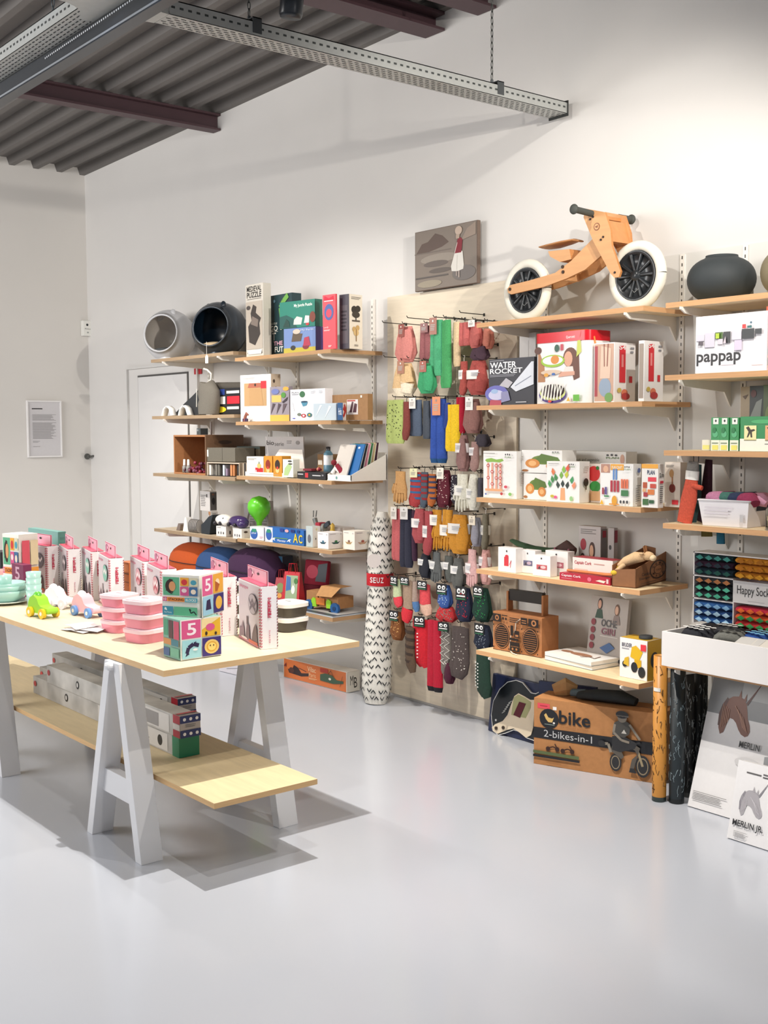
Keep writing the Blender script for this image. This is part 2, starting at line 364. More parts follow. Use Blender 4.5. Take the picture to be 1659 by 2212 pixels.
tr3 = thing('cable_tray', 'cable tray continuing beyond the junction at the top left edge of the photo', 'cable tray', (-3.905, -4.2, TZ))
tray(1.62).build('tray_channel', tr3)
m = MB(); cpl = []     # junction plate with curved corners
cx, cy, hw, rr = -3.905, -2.39, .0575, .13
for (ax, ay, q0) in [(1, 1, 270), (-1, 1, 360), (-1, -1, 450), (1, -1, 540)]:
    ox, oy = ax*(hw+rr), ay*(hw+rr)
    for i in range(7):
        q = {(1, 1): (270, 180), (-1, 1): (0, -90), (-1, -1): (90, 0), (1, -1): (180, 90)}[(ax, ay)]
        t_ = i/6; an = R(q[0]+(q[1]-q[0])*t_)
        cpl.append((cx+ox+rr*math.cos(an), cy+oy+rr*math.sin(an)))
n = len(cpl); cpl = sorted(cpl, key=lambda p: math.atan2(p[1]-cy, p[0]-cx))
m.poly([(p[0], p[1], TZ-.001) for p in cpl], GT); m.poly([(p[0], p[1], TZ+.002) for p in cpl][::-1], GT)
for i in range(n):
    p, q = cpl[i], cpl[(i+1) % n]
    if math.hypot(p[0]-q[0], p[1]-q[1]) < .05: m.add([(p[0], p[1], TZ), (q[0], q[1], TZ), (q[0], q[1], TZ+.055), (p[0], p[1], TZ+.055)], [(0, 1, 2, 3)], GT)
o = m.build('tray_junction'); tag(o, 'curved galvanised junction plate joining the cable trays', 'tray junction')
# black lighting track beneath
m = MB(); bk = mat('2c3036', 'plastic'); m.box((-8.2, -2.385, 3.045), (1.2, -2.335, 3.113), bk); m.box((-8.2, -2.387, 3.05), (1.2, -2.386, 3.058), mat('8f949a', 'metal'))
m.prints(1, 1, 1, [('F', 'r', 'e9ecef', .01+i*.02, 0, .018+i*.02, 1) for i in range(48)], ((-4.55, -2.386, 3.092), (.9, 0, 0), (0, 0, .007), (0, -1, 0)))
o = m.build('lighting_track'); tag(o, 'long black lighting track crossing the top left corner', 'lighting track')
def chain(x, y, z0, z1, label):
    t = thing('hanging_chain', label, 'chain', (x, y, z0))
    m = MB(); c = mat('5d5f5c', 'metal'); z = .055; i = 0
    while z < z1-z0:
        pts = []
        for k in range(9):
            q = 2*PI*k/8; a, b = .006*math.cos(q), .017*math.sin(q)
            pts.append((a, 0, z+b) if i % 2 else (0, a, z+b))
        m.sweep(pts, .0022, c, 5, ref=(.3, .5, .1)); z += .028; i += 1
    m.build('links', t)
    m = MB(); g = mat('55585a', 'metal')
    m.box((-.06, -.02, -.01), (-.056, .02, .05), g); m.box((.056, -.02, -.01), (.06, .02, .05), g); m.box((-.06, -.02, .046), (.06, .02, .05), g); m.cyl((0, 0, .04), (0, 0, .07), .007, g)
    m.build('hanger_clamp', t)
chain(-3.905, -.5, TZ+.02, dz(-3.9), 'steel chain and clamp holding the cable tray near the long wall')
chain(-3.905, -1.82, TZ+.02, dz(-3.9), 'steel chain holding the cable tray near the junction')
chain(-4.35, -2.43, TZ+.02, dz(-4.3), 'steel chain holding the bright cable tray at the top left')
def spotlamp(x, y, z, rz, tilt, label):
    t = thing('spot_light', label, 'spot light', (x, y, z), rz)
    m = MB(); bk = mat('23282e', 'plastic'); m.lathe([(.001, -.075), (.04, -.075), (.045, -.06), (.045, .045), (.04, .05), (.001, .05)], bk)
    o = m.build('housing', t); o.rotation_euler = (0, tilt, 0)
    m = MB()
    for i in range(10):
        q = 2*PI*i/10; m.T = Matrix.Rotation(q, 4, 'Z'); m.box((.028, -.0015, .045), (.046, .0015, .085), mat('d8d4cf', 'metal'))
    o = m.build('cooling_fins', t); o.rotation_euler = (0, tilt, 0)
    m = MB(); m.cyl((0, 0, .04), (0, 0, .16), .006, bk); m.build('stem', t)
P = xp(640, 12, -3.6)
spotlamp(-3.7, P.y+.05, P.z+.07, 0, .15, 'black spot light with white cooling fins above the cable tray')
P = xp(250, 2, -3.9)
m = MB(); m.lathe([(.001, -.05), (.05, -.045), (.085, -.02), (.095, .02), (.09, .05), (.001, .06)], mat('8fa0b8', 'metal'), 28); o = m.build('ceiling_lamp'); o.location = (-3.86, -2.50, 3.165); tag(o, 'shiny round metal lamp sitting above the tray junction', 'lamp')
# ================================================================ left shelves (A = middle bay, L = far left bay)
def seat(o, x, y, z, rz=0, tilt=0): o.location = (x, y, z); o.rotation_euler = (-tilt, 0, rz); return o
def catcave(px, py, rpx, Y, z, col, inner, cush, label, ccol):
    P = yp(px, py, Y); Rm = (yp(px, rpx, Y).z-z)/2*1.02; r = Rm*.70
    t = thing('cat_cave', label, 'cat bed', (P.x, Y+.0, z+.002), 0)
    m = MB()
    prof = [(.001, -Rm*1.0)]+[(Rm*math.sin(PI*i/20), -Rm*1.0*math.cos(PI*i/20)) for i in range(1, 16)]
    prof = [p for p in prof if not (p[1] > 0 and p[0] < r)]+[(r*1.06, Rm*.70), (r, Rm*.75), (r*.94, Rm*.70)]
    out = prof
    m.lathe(out, mat(col, 'plastic'), 36)
    inn = [(r*.94, Rm*.70)]+[(p[0]*.95, p[1]*.95) for p in reversed(prof[:-3])]
    m.lathe(inn, mat(inner, 'plastic'), 36)
    o = m.build('shell', t); o.rotation_euler = (R(84), 0, R(32)); hz = Rm*.93; o.location = (0, 0, hz)
    for sx in (-.6, .5):
        e = MB(); e.lathe([(.035, 0), (.03, .03), (.016, .05), (.001, .055)], mat(col, 'plastic'), 14, 1, .6)
        q = e.build('ear', t); q.location = (sx*Rm*.8, -.02, hz+Rm*.72); q.rotation_euler = (0, sx*.9, 0)
    c = MB(); c.ell((0, 0, 0), (r*.8, r*.8, .03), mat(ccol, 'fabric')); q = c.build('cushion', t); q.location = (.02, -.04, hz-r*.85)
    b = MB(); b.rbox((-Rm*.5, -Rm*.5, 0), (Rm*.5, Rm*.5, .05), mat(col, 'plastic'), .06); q = b.build('foot', t)
    return t
catcave(367, 720, 668, -.205, LZ[0], 'c9c9cb', 'c4bdb5', 0, 'white round cat cave with a grey cushion, far left of the top shelf', '55585a')
catcave(474, 706, 651, -.20, LZ[0], '27303a', '11202e', 0, 'black round cat cave with a beige cushion beside the white one', 'c0aa88')
a = yp(449, 745, -.42)
t = thing('price_tag', 'white price tag on a string hanging from the black cat cave', 'price tag', (a.x, -.43, LZ[0]-.065))
m = MB(); m.cyl((0, 0, .05), (0, 0, .14), .0012, 'e8e6e0', 5); m.build('string', t)
m = MB(); m.prism([(-.018, 0), (.018, 0), (.018, .04), (.01, .052), (-.01, .052), (-.018, .04)], -.001, .001, mat('f1eee8')); m.build('card', t)
fig = lambda c, *pts: [('F', 'p', c)+tuple(pts)]
bx('puzzle_box', 'tall narrow box reading MEDIEVAL PUZZLE with a grey knight picture', 'puzzle box', 530.5, 572, 617, AZ[0], -.385, .06, 0, 'c9c3b8',
   [('F', 'b', '2a2724', .08, .90, .92, .975, 'MEDIEVAL'), ('F', 'b', '2a2724', .08, .815, .92, .89, 'PUZZLE'), ('F', 'x', '6c665f', .1, .785, .9, .80, 1), ('F', 'r', 'b5aa9c', .03, .1, .97, .76),
    ('F', 'p', '3b3430', .2, .2, .55, .15, .85, .3, .8, .45, .9, .52, .6, .6, .65, .68, .45, .72, .3, .6, .35, .5, .15, .42), ('F', 'p', '7c6f66', .3, .45, .7, .4, .75, .5, .4, .56), ('F', 'e', '4a4340', .18, .68, .12, .03),
    ('F', 'e', '2b2623', .2, .05, .1, .018), ('F', 'e', '2b2623', .85, .05, .1, .018), ('F', 'p', 'e4ddd2', .1, .09, .95, .09, .9, .03, .15, .03)])
bx('puzzle_box', 'dark teal box reading GO TO THE FUTURE beside the knight puzzle', 'puzzle box', 581, 634, 640, AZ[0], -.29, .07, 0, '1f3a40',
   [('F', 't', 'e8e6dc', .06, .52, .36, .55, 'PUZZLE'), ('F', 'b', 'f0eee4', .06, .41, .38, .50, 'GO'), ('F', 'b', 'f0eee4', .14, .26, .30, .385, 'T'), ('F', 'x', 'f0eee4', .06, .395, .4, .405, 1), ('F', 'b', 'f0eee4', .25, .06, .62, .15, 'FUT'), ('F', 'b', 'e8b0c0', .2, .17, .6, .24, 'THE'),
    ('F', 'e', '5c7c8c', .25, .9, .05, .025), ('F', 'w', '6aa24a', .09, .5, .78, .65, .88, .85, .97), ('F', 'w', '6aa24a', .07, .5, .78, .55, .6, .6, .5), ('F', 'e', 'd8902a', .58, .53, .09, .06), ('F', 'e', 'f0ead8', .55, .44, .04, .02), ('F', 'e', '2f5a4a', .8, .7, .1, .08)])
bx('puzzle_box', 'blue farm scene puzzle box under the green jungle box', 'puzzle box', 613, 684, 711, AZ[0], -.385, 700, 8, '6f87b8',
   [('F', 'r', 'b8a83a', 0, 0, 1, .2), ('F', 'p', '5a4a3a', .25, .45, .55, .45, .6, .75, .3, .8), ('F', 'e', '2a2a30', .3, .2, .08, .1), ('F', 'e', '7a2030', .7, .22, .1, .11), ('F', 'p', 'a8304a', .62, .25, .85, .25, .8, .62, .66, .58), ('F', 'e', 'c8b8a8', .42, .85, .12, .1), ('F', 't', 'd8e0ee', .55, .84, .95, .93, 'My Farm'),
    ('R', 'r', '4a3a7a', 0, 0, 1, 1)])
hA = yp(613, 711, -.385).z
bx('puzzle_box', 'green box reading My Jungle Puzzle lying on the farm puzzle', 'puzzle box', 604, 683, 654, hA+.002, -.38, 698, 8, '1f7a68',
   [('F', 'b', 'e6efe6', .42, .74, .93, .88, 'My Jungle Puzzle'), ('F', 'p', '16504a', 0, 0, .5, 0, .4, .35, .2, .5, 0, .45), ('F', 'p', 'c8d0c8', .4, .12, .62, .1, .66, .35, .5, .42, .42, .3), ('F', 'p', 'e8e4dc', .7, .15, .84, .15, .85, .4, .74, .42), ('F', 'e', '7a3a2a', .94, .35, .08, .2), ('F', 'e', 'b83a3a', .8, .1, .05, .05),
    ('F', 'p', '123c34', .1, .05, .3, .05, .28, .25, .2, .35), ('R', 'r', '2a6a5a', 0, 0, 1, 1)])
bx('game_box', 'tall coral red box with a blue animal face on the top left shelf', 'game box', 697, 727, 638, AZ[0], -.385, 731, 5, 'e2505a',
   [('F', 'p', 'c01f3a', .1, .9, .9, .9, .85, .97, .5, .93, .15, .98), ('F', 'e', '4a5f98', .5, .68, .36, .15), ('F', 'e', 'c8455a', .5, .66, .22, .08), ('F', 't', 'f4d8d8', .1, .38, .45, .42, 'Londji'), ('F', 'x', 'f0c8c8', .1, .33, .6, .36, 2), ('F', 'x', 'f6dada', .45, .03, .7, .07, 2), ('F', 'x', 'f6dada', .15, .86, .85, .89, 1)])
bx('game_box', 'cream tree-picture box with dark front, right end of the top left shelf', 'game box', 733, 756, 637, AZ[0], -.33, 784, 8, '3c3a44',
   [('F', 'r', '4f4a50', .1, .1, .9, .8), ('F', 'x', '2a2a30', .2, .3, .8, .7, 6), ('R', 'r', 'e9e0cf', 0, 0, 1, 1), ('R', 'x', '6c655c', .15, .9, .9, .955, 3), ('R', 'e', '2f2924', .38, .72, .22, .07), ('R', 'e', '2f2924', .66, .74, .2, .06), ('R', 'e', '3a332c', .5, .63, .3, .06), ('R', 'r', '3a332c', .46, .52, .54, .62), ('R', 'r', '5a5148', .2, .5, .8, .53),
    ('R', 'e', 'c9a56a', .35, .36, .14, .05), ('R', 'e', 'c9a56a', .62, .39, .14, .05), ('R', 'e', 'd8b880', .5, .3, .2, .06), ('R', 'r', '8a6a40', .47, .14, .53, .36), ('R', 'x', '8a8278', .35, .04, .65, .08, 2)])
# ---- row two
def feltbag():
    a = yp(425, 897, -.36); b = yp(462, 826, -.36); W_, H_ = b.x-a.x, yp(440, 826, -.36).z-LZ[1]
    t = thing('felt_bag', 'grey felt bag with a white loop handle on the far left shelf', 'felt bag', (a.x, -.34, LZ[1]))
    m = MB(); m.sweep([(W_*.55, 0, .005), (W_*.55, 0, H_*.3), (W_*.6, 0, H_*.6), (W_*.4, 0, H_*.85), (W_*.42, 0, H_*.98)], [(W_*.42, .06), (W_*.5, .055), (W_*.5, .05), (W_*.44, .04), (W_*.3, .03)], mat('6a655c', 'fabric'), 12)
    m.build('body', t, 0)
    m = MB(); m.sweep([(W_*.45, 0, H_*.95), (W_*.7, 0, H_*1.08), (W_*.72, 0, H_*1.25), (W_*.5, 0, H_*1.38), (W_*.3, 0, H_*1.42)], .0065, mat('e4dfd4', 'fabric'), 6); m.build('handle', t)
    m = MB(); m.cyl((W_*.28, -.058, H_*.25), (W_*.25, -.05, H_*.8), .003, mat('c9c4ba', 'metal'), 6); m.build('zip', t)
feltbag()
a = yp(374, 897, -.33); b = yp(428, 840, -.33); W_ = b.x-a.x
m = MB(); m.prism([(0, .003), (W_*1.0, .003), (W_*1.05, b.z-LZ[1]), (W_*.75, (b.z-LZ[1])*.72), (W_*.4, (b.z-LZ[1])*.42)], 0, .06, mat('2b2d30', 'fabric'))
o = m.build('felt_slipper', None, .008); seat(o, a.x, -.33, LZ[1]); tag(o, 'black pointed felt slipper leaning left of the grey felt bag', 'slipper')
for px, lb in ((355, 'white paper loop stand at the far left end of the second shelf'), (391, 'white paper loop stand in front of the black felt slipper')):
    a = yp(px, 897, -.37); b = yp(px+20, 874, -.37); W_ = b.x-a.x
    m = MB(); m.sweep([(0, 0, .002), (W_*.2, 0, .05), (W_*.5, 0, .068), (W_*.8, 0, .05), (W_, 0, .002)], [(.004, .028)]*5, mat('e9e7e3'), 6)
    o = m.build('paper_loop'); seat(o, a.x, -.37, LZ[1]); tag(o, lb, 'label stand')
a = yp(454, 896, -.30); b = yp(519, 840, -.30); W_, H_ = b.x-a.x, yp(480, 838, -.3).z-LZ[1]
t = thing('tote_bag', 'upright bag with white, blue, red and yellow colour patches', 'bag', (a.x, -.30, LZ[1]))
m = MB(); m.box((0, 0, .002), (W_, .1, H_), mat('1d1d20', 'fabric'))
m.prints(W_, .1, H_, [('F', 'r', 'e0dcd6', .0, .80, .2, .98), ('F', 'r', '2b3f86', .22, .74, .5, .95), ('F', 'r', 'dcd8d2', .56, .78, .97, .88), ('F', 'r', 'e2ddd6', .18, .40, .52, .68), ('F', 'r', 'cf2433', .58, .40, .98, .68), ('F', 'e', 'e2c42a', .3, .2, .25, .12), ('F', 'r', 'd8d4ce', .58, .2, .96, .3)])
m.build('front_panel', t, .012)
m = MB(); m.sweep([(W_*.1, .05, H_*1.08), (W_*1.02, .05, H_*1.02)], .028, mat('4a453e', 'fabric'), 12); o = m.build('rolled_mat'); seat(o, a.x, -.32, LZ[1]); tag(o, 'dark brown felt roll lying across the colour-patch bag', 'felt roll')
t = bx('toy_box', 'white box with a window showing a brown toy on the second shelf', 'toy box', 519, 587, 811, AZ[1], -.37, 607, 8, 'f0edea',
   [('F', 'r', 'b89468', .13, .33, .86, .82), ('F', 'p', 'a8604a', .25, .72, .8, .72, .76, .82, .3, .82), ('F', 'r', 'cc2a34', .68, .7, .86, .86), ('F', 'p', 'b58e60', .3, .36, .76, .34, .7, .7, .3, .72), ('F', 'e', '3a2a20', .5, .78, .03, .03), ('F', 'x', 'c9c4c0', .08, .9, .5, .94, 2),
    ('R', 'r', 'cbb9a4', 0, 0, 1, 1), ('R', 'e', '4a3a30', .3, .85, .12, .04), ('R', 'e', '6a5a4a', .5, .7, .12, .04)])
# little horse figurine
P = yp(530, 911, -.395)
t = thing('horse_figurine', 'tiny brown horse head figurine in front of the white window box', 'figurine', (P.x, -.392, AZ[1]))
m = MB(); m.sweep([(-.01, 0, .002), (-.005, 0, .03), (.012, 0, .055)], [(.02, .008), (.014, .008), (.008, .006)], mat('8a5040', 'plastic'), 8); m.sweep([(.004, 0, .052), (.03, 0, .042)], [(.010, .007), (.006, .005)], mat('8a5040', 'plastic'), 8); m.build('head', t)
m = MB(); m.box((-.03, -.007, 0), (.02, .007, .02), mat('3a2448', 'plastic')); m.build('base', t, .002)
bx('toy_packet', 'yellow and grey camouflage toy packet right of the white window box', 'toy packet', 583, 626, 836, AZ[1], -.36, .03, 6, '8f8790',
   [('F', 'r', 'd8a94a', 0, 0, 1, .18), ('F', 'r', 'd8b060', .1, .55, .6, .75), ('F', 'p', '4a3e44', .05, .2, .3, .5, .15, .52), ('F', 'p', '4a3e44', .35, .2, .6, .48, .45, .52), ('F', 'p', '5a4c52', .65, .2, .9, .5, .7, .5), ('F', 'e', '4f8a3a', .72, .75, .12, .08), ('F', 'e', 'e0a040', .85, .93, .15, .06), ('F', 'e', '6a74a8', .3, .86, .2, .08), ('F', 'p', '3a3038', .65, .55, .95, .7, .9, .6, .7, .52)])
bx('toy_box', 'square white box with coloured shape pictures on the second shelf', 'toy box', 627, 703, 842, AZ[1], -.37, .06, 3, 'eeecef',
   [('F', 'b', '4a5058', .05, .88, .25, .92, 'PLAN'), ('F', 'x', '7a8088', .05, .81, .3, .86, 2), ('F', 'e', '3a6a48', .36, .84, .08, .1), ('F', 'p', '4a86a0', .32, .6, .52, .58, .48, .48, .38, .45), ('F', 'e', '2a4a60', .42, .6, .1, .03), ('F', 'e', '6a7468', .27, .2, .06, .05), ('F', 'e', 'a82030', .4, .16, .07, .06), ('F', 'e', 'eeecef', .4, .16, .03, .03),
    ('F', 'e', '2a6a72', .57, .18, .07, .07), ('F', 'e', 'd0a030', .57, .18, .03, .03), ('F', 'e', '3a4ab0', .12, .08, .05, .015), ('F', 'w', '9aa0a8', .02, .08, .6, .14, .3), ('F', 'x', '9aa0a8', .62, .84, .75, .93, 3), ('F', 'x', '9aa0a8', .85, .84, .95, .93, 3)])
bx('kraft_box', 'long brown box with a white picture panel at the right of the second shelf', 'cardboard box', 703, 795, 854, AZ[1], -.30, 806, 3, '9a744e',
   [('F', 'r', 'dcd6d4', .52, .22, .78, .8), ('F', 'p', '5a4048', .58, .3, .64, .3, .68, .7, .64, .72), ('F', 'p', '5a4048', .66, .3, .74, .3, .76, .62, .7, .66), ('F', 'x', 'b04038', .53, .68, .72, .78, 1), ('F', 'r', 'e8e0d4', .84, .86, .88, .95)], kind='kraft')
bx('toy_packet', 'clear pale blue packet lying against the brown box', 'toy packet', 677, 727, 872, AZ[1], -.375, .03, 2, 'b9c6cf', [('F', 'p', 'dfe7ec', .1, .2, .4, .9, .3, .9), ('F', 'p', 'dfe7ec', .5, .1, .8, .8, .7, .85)], kind='plastic')
bx('game_box', 'small blue box with a red and white striped side on the second shelf', 'game box', 729, 741, 870, AZ[1], -.38, 748, 30, '24507e',
   [('F', 't', 'e8ecf2', .2, .3, .8, .7, 'Hola'), ('R', 'r', 'e6dcd4', 0, 0, 1, 1), ('R', 'w', 'b83028', .2, .1, .2, .8, .5, .1, .7), ('R', 'w', 'b83028', .2, .4, .9, .9, .6, .3, .3)])
# ---- row three, far left
P0 = yp(376, 1024, -.37); P1 = yp(444, 940, -.37); W_ = P1.x-P0.x; H_ = yp(376, 940, -.37).z-LZ[2]
t = thing('wooden_crate', 'open brown wooden crate standing on its side on the third far left shelf', 'crate', (P0.x, -.37, LZ[2]+.001))
m = MB(); wd_ = mat('a9744a', 'wood'); th = .012; D_ = .3
m.box((0, 0, 0), (th, D_, H_), wd_); m.box((th, D_-.008, 0), (W_-th, D_, H_), mat('8a5a34', 'wood')); m.box((th, 0, 0), (W_-th, D_-.008, th), wd_); m.box((th, 0, H_-th), (W_-th, D_-.008, H_), wd_)
m.build('frame', t, .001)
m = MB(); m.box((W_-th, 0, 0), (W_, D_, H_), mat('6e5038', 'wood')); m.prints(1, 1, 1, [('R', 'e', '4a3424', .5, .82, .18, .05)], ((W_, 0, 0), (0, D_, 0), (0, 0, H_), (1, 0, 0))); m.build('side_panel', t, .001)
zc = LZ[2]+H_+.002
bx('glass_box', 'small dark glass box on top of the wooden crate', 'glass box', 410, 434, zc+.045, zc, -.30, .06, 0, '5a666a', [('F', 'r', 'aab6b8', .1, .55, .5, .85)], kind='plastic')
bx('paper_stand', 'white folded card standing on the wooden crate', 'card', 440, 456, zc+.09, zc, -.25, .02, 20, 'd8d4d2')
P = yp(392, 1022, -.385)
for dx, lb in ((0, 'left one of two tiny white topped bottles in the wooden crate'), (.055, 'right one of two tiny white topped bottles in the wooden crate')):
    t = thing('small_bottle', lb, 'bottle', (P.x+dx, -.36, LZ[2]+.014))
    m = MB(); m.lathe([(.001, 0), (.016, 0), (.016, .04), (.009, .05), (.001, .05)], mat('8f8a86', 'plastic'), 12); m.build('body', t)
    m = MB(); m.lathe([(.010, .05), (.008, .09), (.001, .092)], mat('eeeae2', 'plastic'), 12); m.build('cap', t)
m = MB(); rr = random.Random(3)
for i in range(46): m.ell((rr.uniform(0, .19), rr.uniform(-.03, .05), .01+rr.uniform(0, .055)*(.4+i/46)), rr.uniform(.009, .015), mat(rr.choice(['6a1f3a', '4a1a2c', '8a2c40', '3a2430', '7a4a5a']), 'plastic'), 7, 5)
P = yp(403, 1022, -.35); o = m.build('bead_pile'); seat(o, P.x, -.34, LZ[2]+.001); tag(o, 'heap of dark red beads in front of the wooden crate', 'beads', kind='stuff')
P0, rz, W_, D_, H_ = place(447, 517, 998, LZ[2]+.001, -.38, .16, 5)
t = thing('display_box', 'open dark box with white rims holding small cards, beneath the grey felt box', 'display box', P0, rz)
m = MB(); rim = mat('c9bba8'); ins = mat('2c2926')
m.box((0, .15, 0), (W_, .16, H_), ins); m.box((0, 0, 0), (W_, .15, .004), ins); m.box((0, 0, H_-.007), (W_, .16, H_), rim); m.box((0, 0, 0), (.006, .15, H_-.007), rim); m.box((W_-.006, 0, 0), (W_, .15, H_-.007), rim)
m.build('frame', t)
for i, (u, c, hh) in enumerate([(.03, 'e8e2d8', .85), (.22, '7a766e', .9), (.30, '6c6860', .9), (.45, 'c5ccd4', .88), (.54, '8a7a90', .6), (.68, 'c88a5a', .92), (.76, 'c07f50', .92), (.88, '2a2826', .9)]):
    m = MB(); m.box((W_*u+.003, .01, .005), (W_*u+.022, .12, H_*hh*.93), mat(c)); o = m.build('card_pack'); o.location = P0; o.rotation_euler = (0, 0, rz)
    tag(o, ['cream', 'left grey', 'right grey', 'pale blue', 'short lilac', 'left orange brown', 'right orange brown', 'black'][i]+' card pack inside the open dark display box', 'card pack')
bx('book_stack', 'brown striped sleeve of thin books right of the open dark display box', 'book', 522, 537, 1000, LZ[2]+.001, -.37, .12, 25, '5f4a34', [('F', 'r', 'c9bca4', .2, .02, .3, .98), ('F', 'r', '2a2622', .4, .02, .6, .98), ('F', 'r', 'c9bca4', .7, .02, .78, .98)])
bx('felt_box', 'long grey felt box with a white tag lying over the display box', 'felt box', 447, 508, 967, LZ[2]+H_+.004, -.36, .16, 5, '6b665b', [('F', 'r', 'ece8e0', .0, .35, .06, .85), ('F', 'r', '57534a', .55, 0, .56, 1)], kind='fabric')
bx('felt_box', 'olive grey felt box behind, beside the white counter sign', 'felt box', 512, 562, 964, AZ[2]+.001, -.17, .12, 5, '6f6450', [('F', 'r', '4a5450', 0, .9, 1, 1)], kind='fabric')
# ---- row three, middle bay
P0, rz, W_, D_, H_ = place(530, 620, 1020, AZ[2]+.001, -.385, .14, 2)
t = thing('display_tray', 'low white cardboard tray holding small toy boxes on the third shelf', 'display tray', P0, rz)
m = MB(); wc = mat('eeeae4'); hh = .028; m.box((0, 0, 0), (W_, .14, .003), wc); m.box((0, 0, 0), (W_, .003, hh), wc); m.box((0, .137, 0), (W_, .14, hh), wc); m.box((0, 0, 0), (.003, .14, hh), wc); m.box((W_-.003, 0, 0), (W_, .14, hh), wc)
m.prints(W_, 0, hh, [('F', 'x', '9a968f', .1, .4, .8, .6, 1)]); m.build('tray', t)
m = MB(); m.prism([(W_*.32, hh), (W_*1.0, hh), (W_*.95, .17), (W_*.42, .17), (W_*.32, .13)], .134, .137, wc); m.build('backboard', t)
bx('toy_box', 'white box with a red pot and yellow pear in the small tray', 'toy box', 533, 569, 986, AZ[2]+.005, -.375, .08, 2, 'eeeae4', [('F', 'r', 'c2222a', .52, .05, .98, .42), ('F', 'e', 'c8b870', .75, .52, .12, .14), ('F', 'r', '7a8a6a', .72, .62, .78, .74), ('F', 'x', 'a8a49c', .06, .8, .6, .92, 2), ('F', 'r', 'f4e8e8', .56, .1, .6, .3)])
for i, (a_, b_) in enumerate(((570, 588), (590, 609))):
    bx('toy_box', ('left' if i == 0 else 'right')+' amber yellow box of the pair in the small tray', 'toy box', a_, b_, 985, AZ[2]+.005, -.375, .07, 2, 'c98a28', [('F', 'e', '8a2a1a' if i == 0 else '2f2018', .5, .58, .28, .24), ('F', 'e', 'e8c080', .5, .3, .2, .12), ('F', 'e', 'c03a28', .5, .42, .12, .08)])
bx('toy_packet', 'pale green and white small packet at the right end of the small tray', 'toy packet', 611, 633, 992, AZ[2]+.005, -.375, .05, 2, 'e8eade', [('F', 'p', 'a9c488', .1, .1, .5, .1, .9, .6, .6, .8, .2, .5), ('F', 'e', '3a3a3a', .7, .9, .2, .05), ('F', 'e', '3a3a3a', .75, .75, .2, .04)])
P0, rz, W_, D_, H_ = place(573, 660, 943, AZ[2]+.001, -.18, .01, 2)
m = MB(); m.box((0, 0, 0), (W_, .006, H_), mat('bdb9b8')); m.prints(W_, 0, H_, [('F', 'b', '55504e', .04, .78, .24, .9, 'bio'), ('F', 't', '6a6664', .26, .76, .5, .86, 'serie'), ('F', 'x', '8f8b8a', .58, .8, .7, .9, 2), ('F', 'e', '8a8684', .86, .85, .05, .05), ('F', 'x', '8f8b8a', .55, .55, .95, .66, 2), ('F', 'r', 'a8a4a2', 0, .38, 1, .39)])
o = m.build('counter_sign'); o.location = P0; tag(o, 'grey counter sign reading bio serie behind the amber boxes', 'sign')
P = yp(673, 1018, -.30)
bx('black_box', 'flat black box with a red emblem lying on the third shelf', 'game box', 632, 703, AZ[2]+.045, AZ[2]+.001, -.38, .12, 0, '1e1d20', [('F', 'x', 'cfcfd2', .03, .45, .22, .7, 1), ('F', 'r', 'c2303a', .29, .2, .4, .85), ('F', 'x', 'd0d0d2', .55, .35, .84, .6, 1), ('F', 'r', '8a8a90', .88, .5, .94, .7)])
bx('card_pack', 'thin dark red card pack lying on the flat black box', 'card pack', 645, 672, AZ[2]+.062, AZ[2]+.048, -.36, .08, 0, '7a2430')
P = yp(673, 1018, -.33)
t = thing('spray_bottle', 'slim blue and white bottle standing behind the flat black box', 'bottle', (P.x+.02, -.22, AZ[2]+.001))
m = MB(); m.lathe([(.001, 0), (.028, 0), (.030, .02), (.028, .15), (.012, .17)], mat('5a8296', 'plastic'), 16); m.build('body', t)
m = MB(); m.lathe([(.014, .168), (.014, .19), (.001, .192)], mat('2c2c30', 'plastic'), 12); m.build('cap', t)
m = MB(); m.lathe([(.0292, .03), (.0289, .14)], mat('dfe4e8'), 16); m.build('paper_label', t)
m = MB(); rr = random.Random(5)
for c in ('d87848', 'e8b0a0', '8a2430'): m.ell((rr.uniform(-.02, .02), 0, .012), .012, mat(c, 'plastic'), 8, 6)
o = m.build('small_toys'); seat(o, yp(678, 1015, -.36).x, -.33, AZ[2]+.048); tag(o, 'three tiny orange and red balls on the flat black box', 'toy balls')
bx('kraft_box', 'small brown box with a white sticker behind the bottle on the third shelf', 'cardboard box', 686, 712, 981, AZ[2]+.001, -.2, .08, 0, '8a6a48', [('F', 'r', 'ded8cc', .05, .55, .4, .75)], kind='kraft')
# white wedge display holding notebooks
P0, rz, W_, D_, H_ = place(707, 758, 1018, AZ[2]+.001, -.385, .30, 0)
t = thing('notebook_display', 'white cardboard display tray with sloping sides holding notebooks', 'display tray', P0, rz)
m = MB(); wc = mat('eeeae2')
m.box((0, 0, 0), (W_, .26, .004), wc); m.box((0, 0, .004), (W_, .004, .035), wc); m.prints(W_, 0, .035, [('F', 'e', '6a9a98', .4, .5, .04, .25)])
def side(x): m.add([(x, 0, .004), (x+.004, 0, .004), (x+.004, 0, .035), (x, 0, .035), (x, .26, .004), (x+.004, .26, .004), (x+.004, .26, .15), (x, .26, .15)], [(0, 1, 2, 3), (5, 4, 7, 6), (1, 5, 6, 2), (4, 0, 3, 7), (3, 2, 6, 7), (0, 4, 5, 1)], wc)
side(0); side(W_-.004); m.box((0, .256, .004), (W_, .26, .16), wc); m.build('tray', t)
nb = [('c9c2ba', 'grey sparkled', 0), ('1f64a4', 'bright blue', .35), ('2f8a68', 'emerald green', .40), ('2a3038', 'charcoal', .6), ('d890a4', 'pink', .66), ('3f7a50', 'dark green', .72), ('c9b48a', 'tan', .78), ('4a2e38', 'plum', .84)]
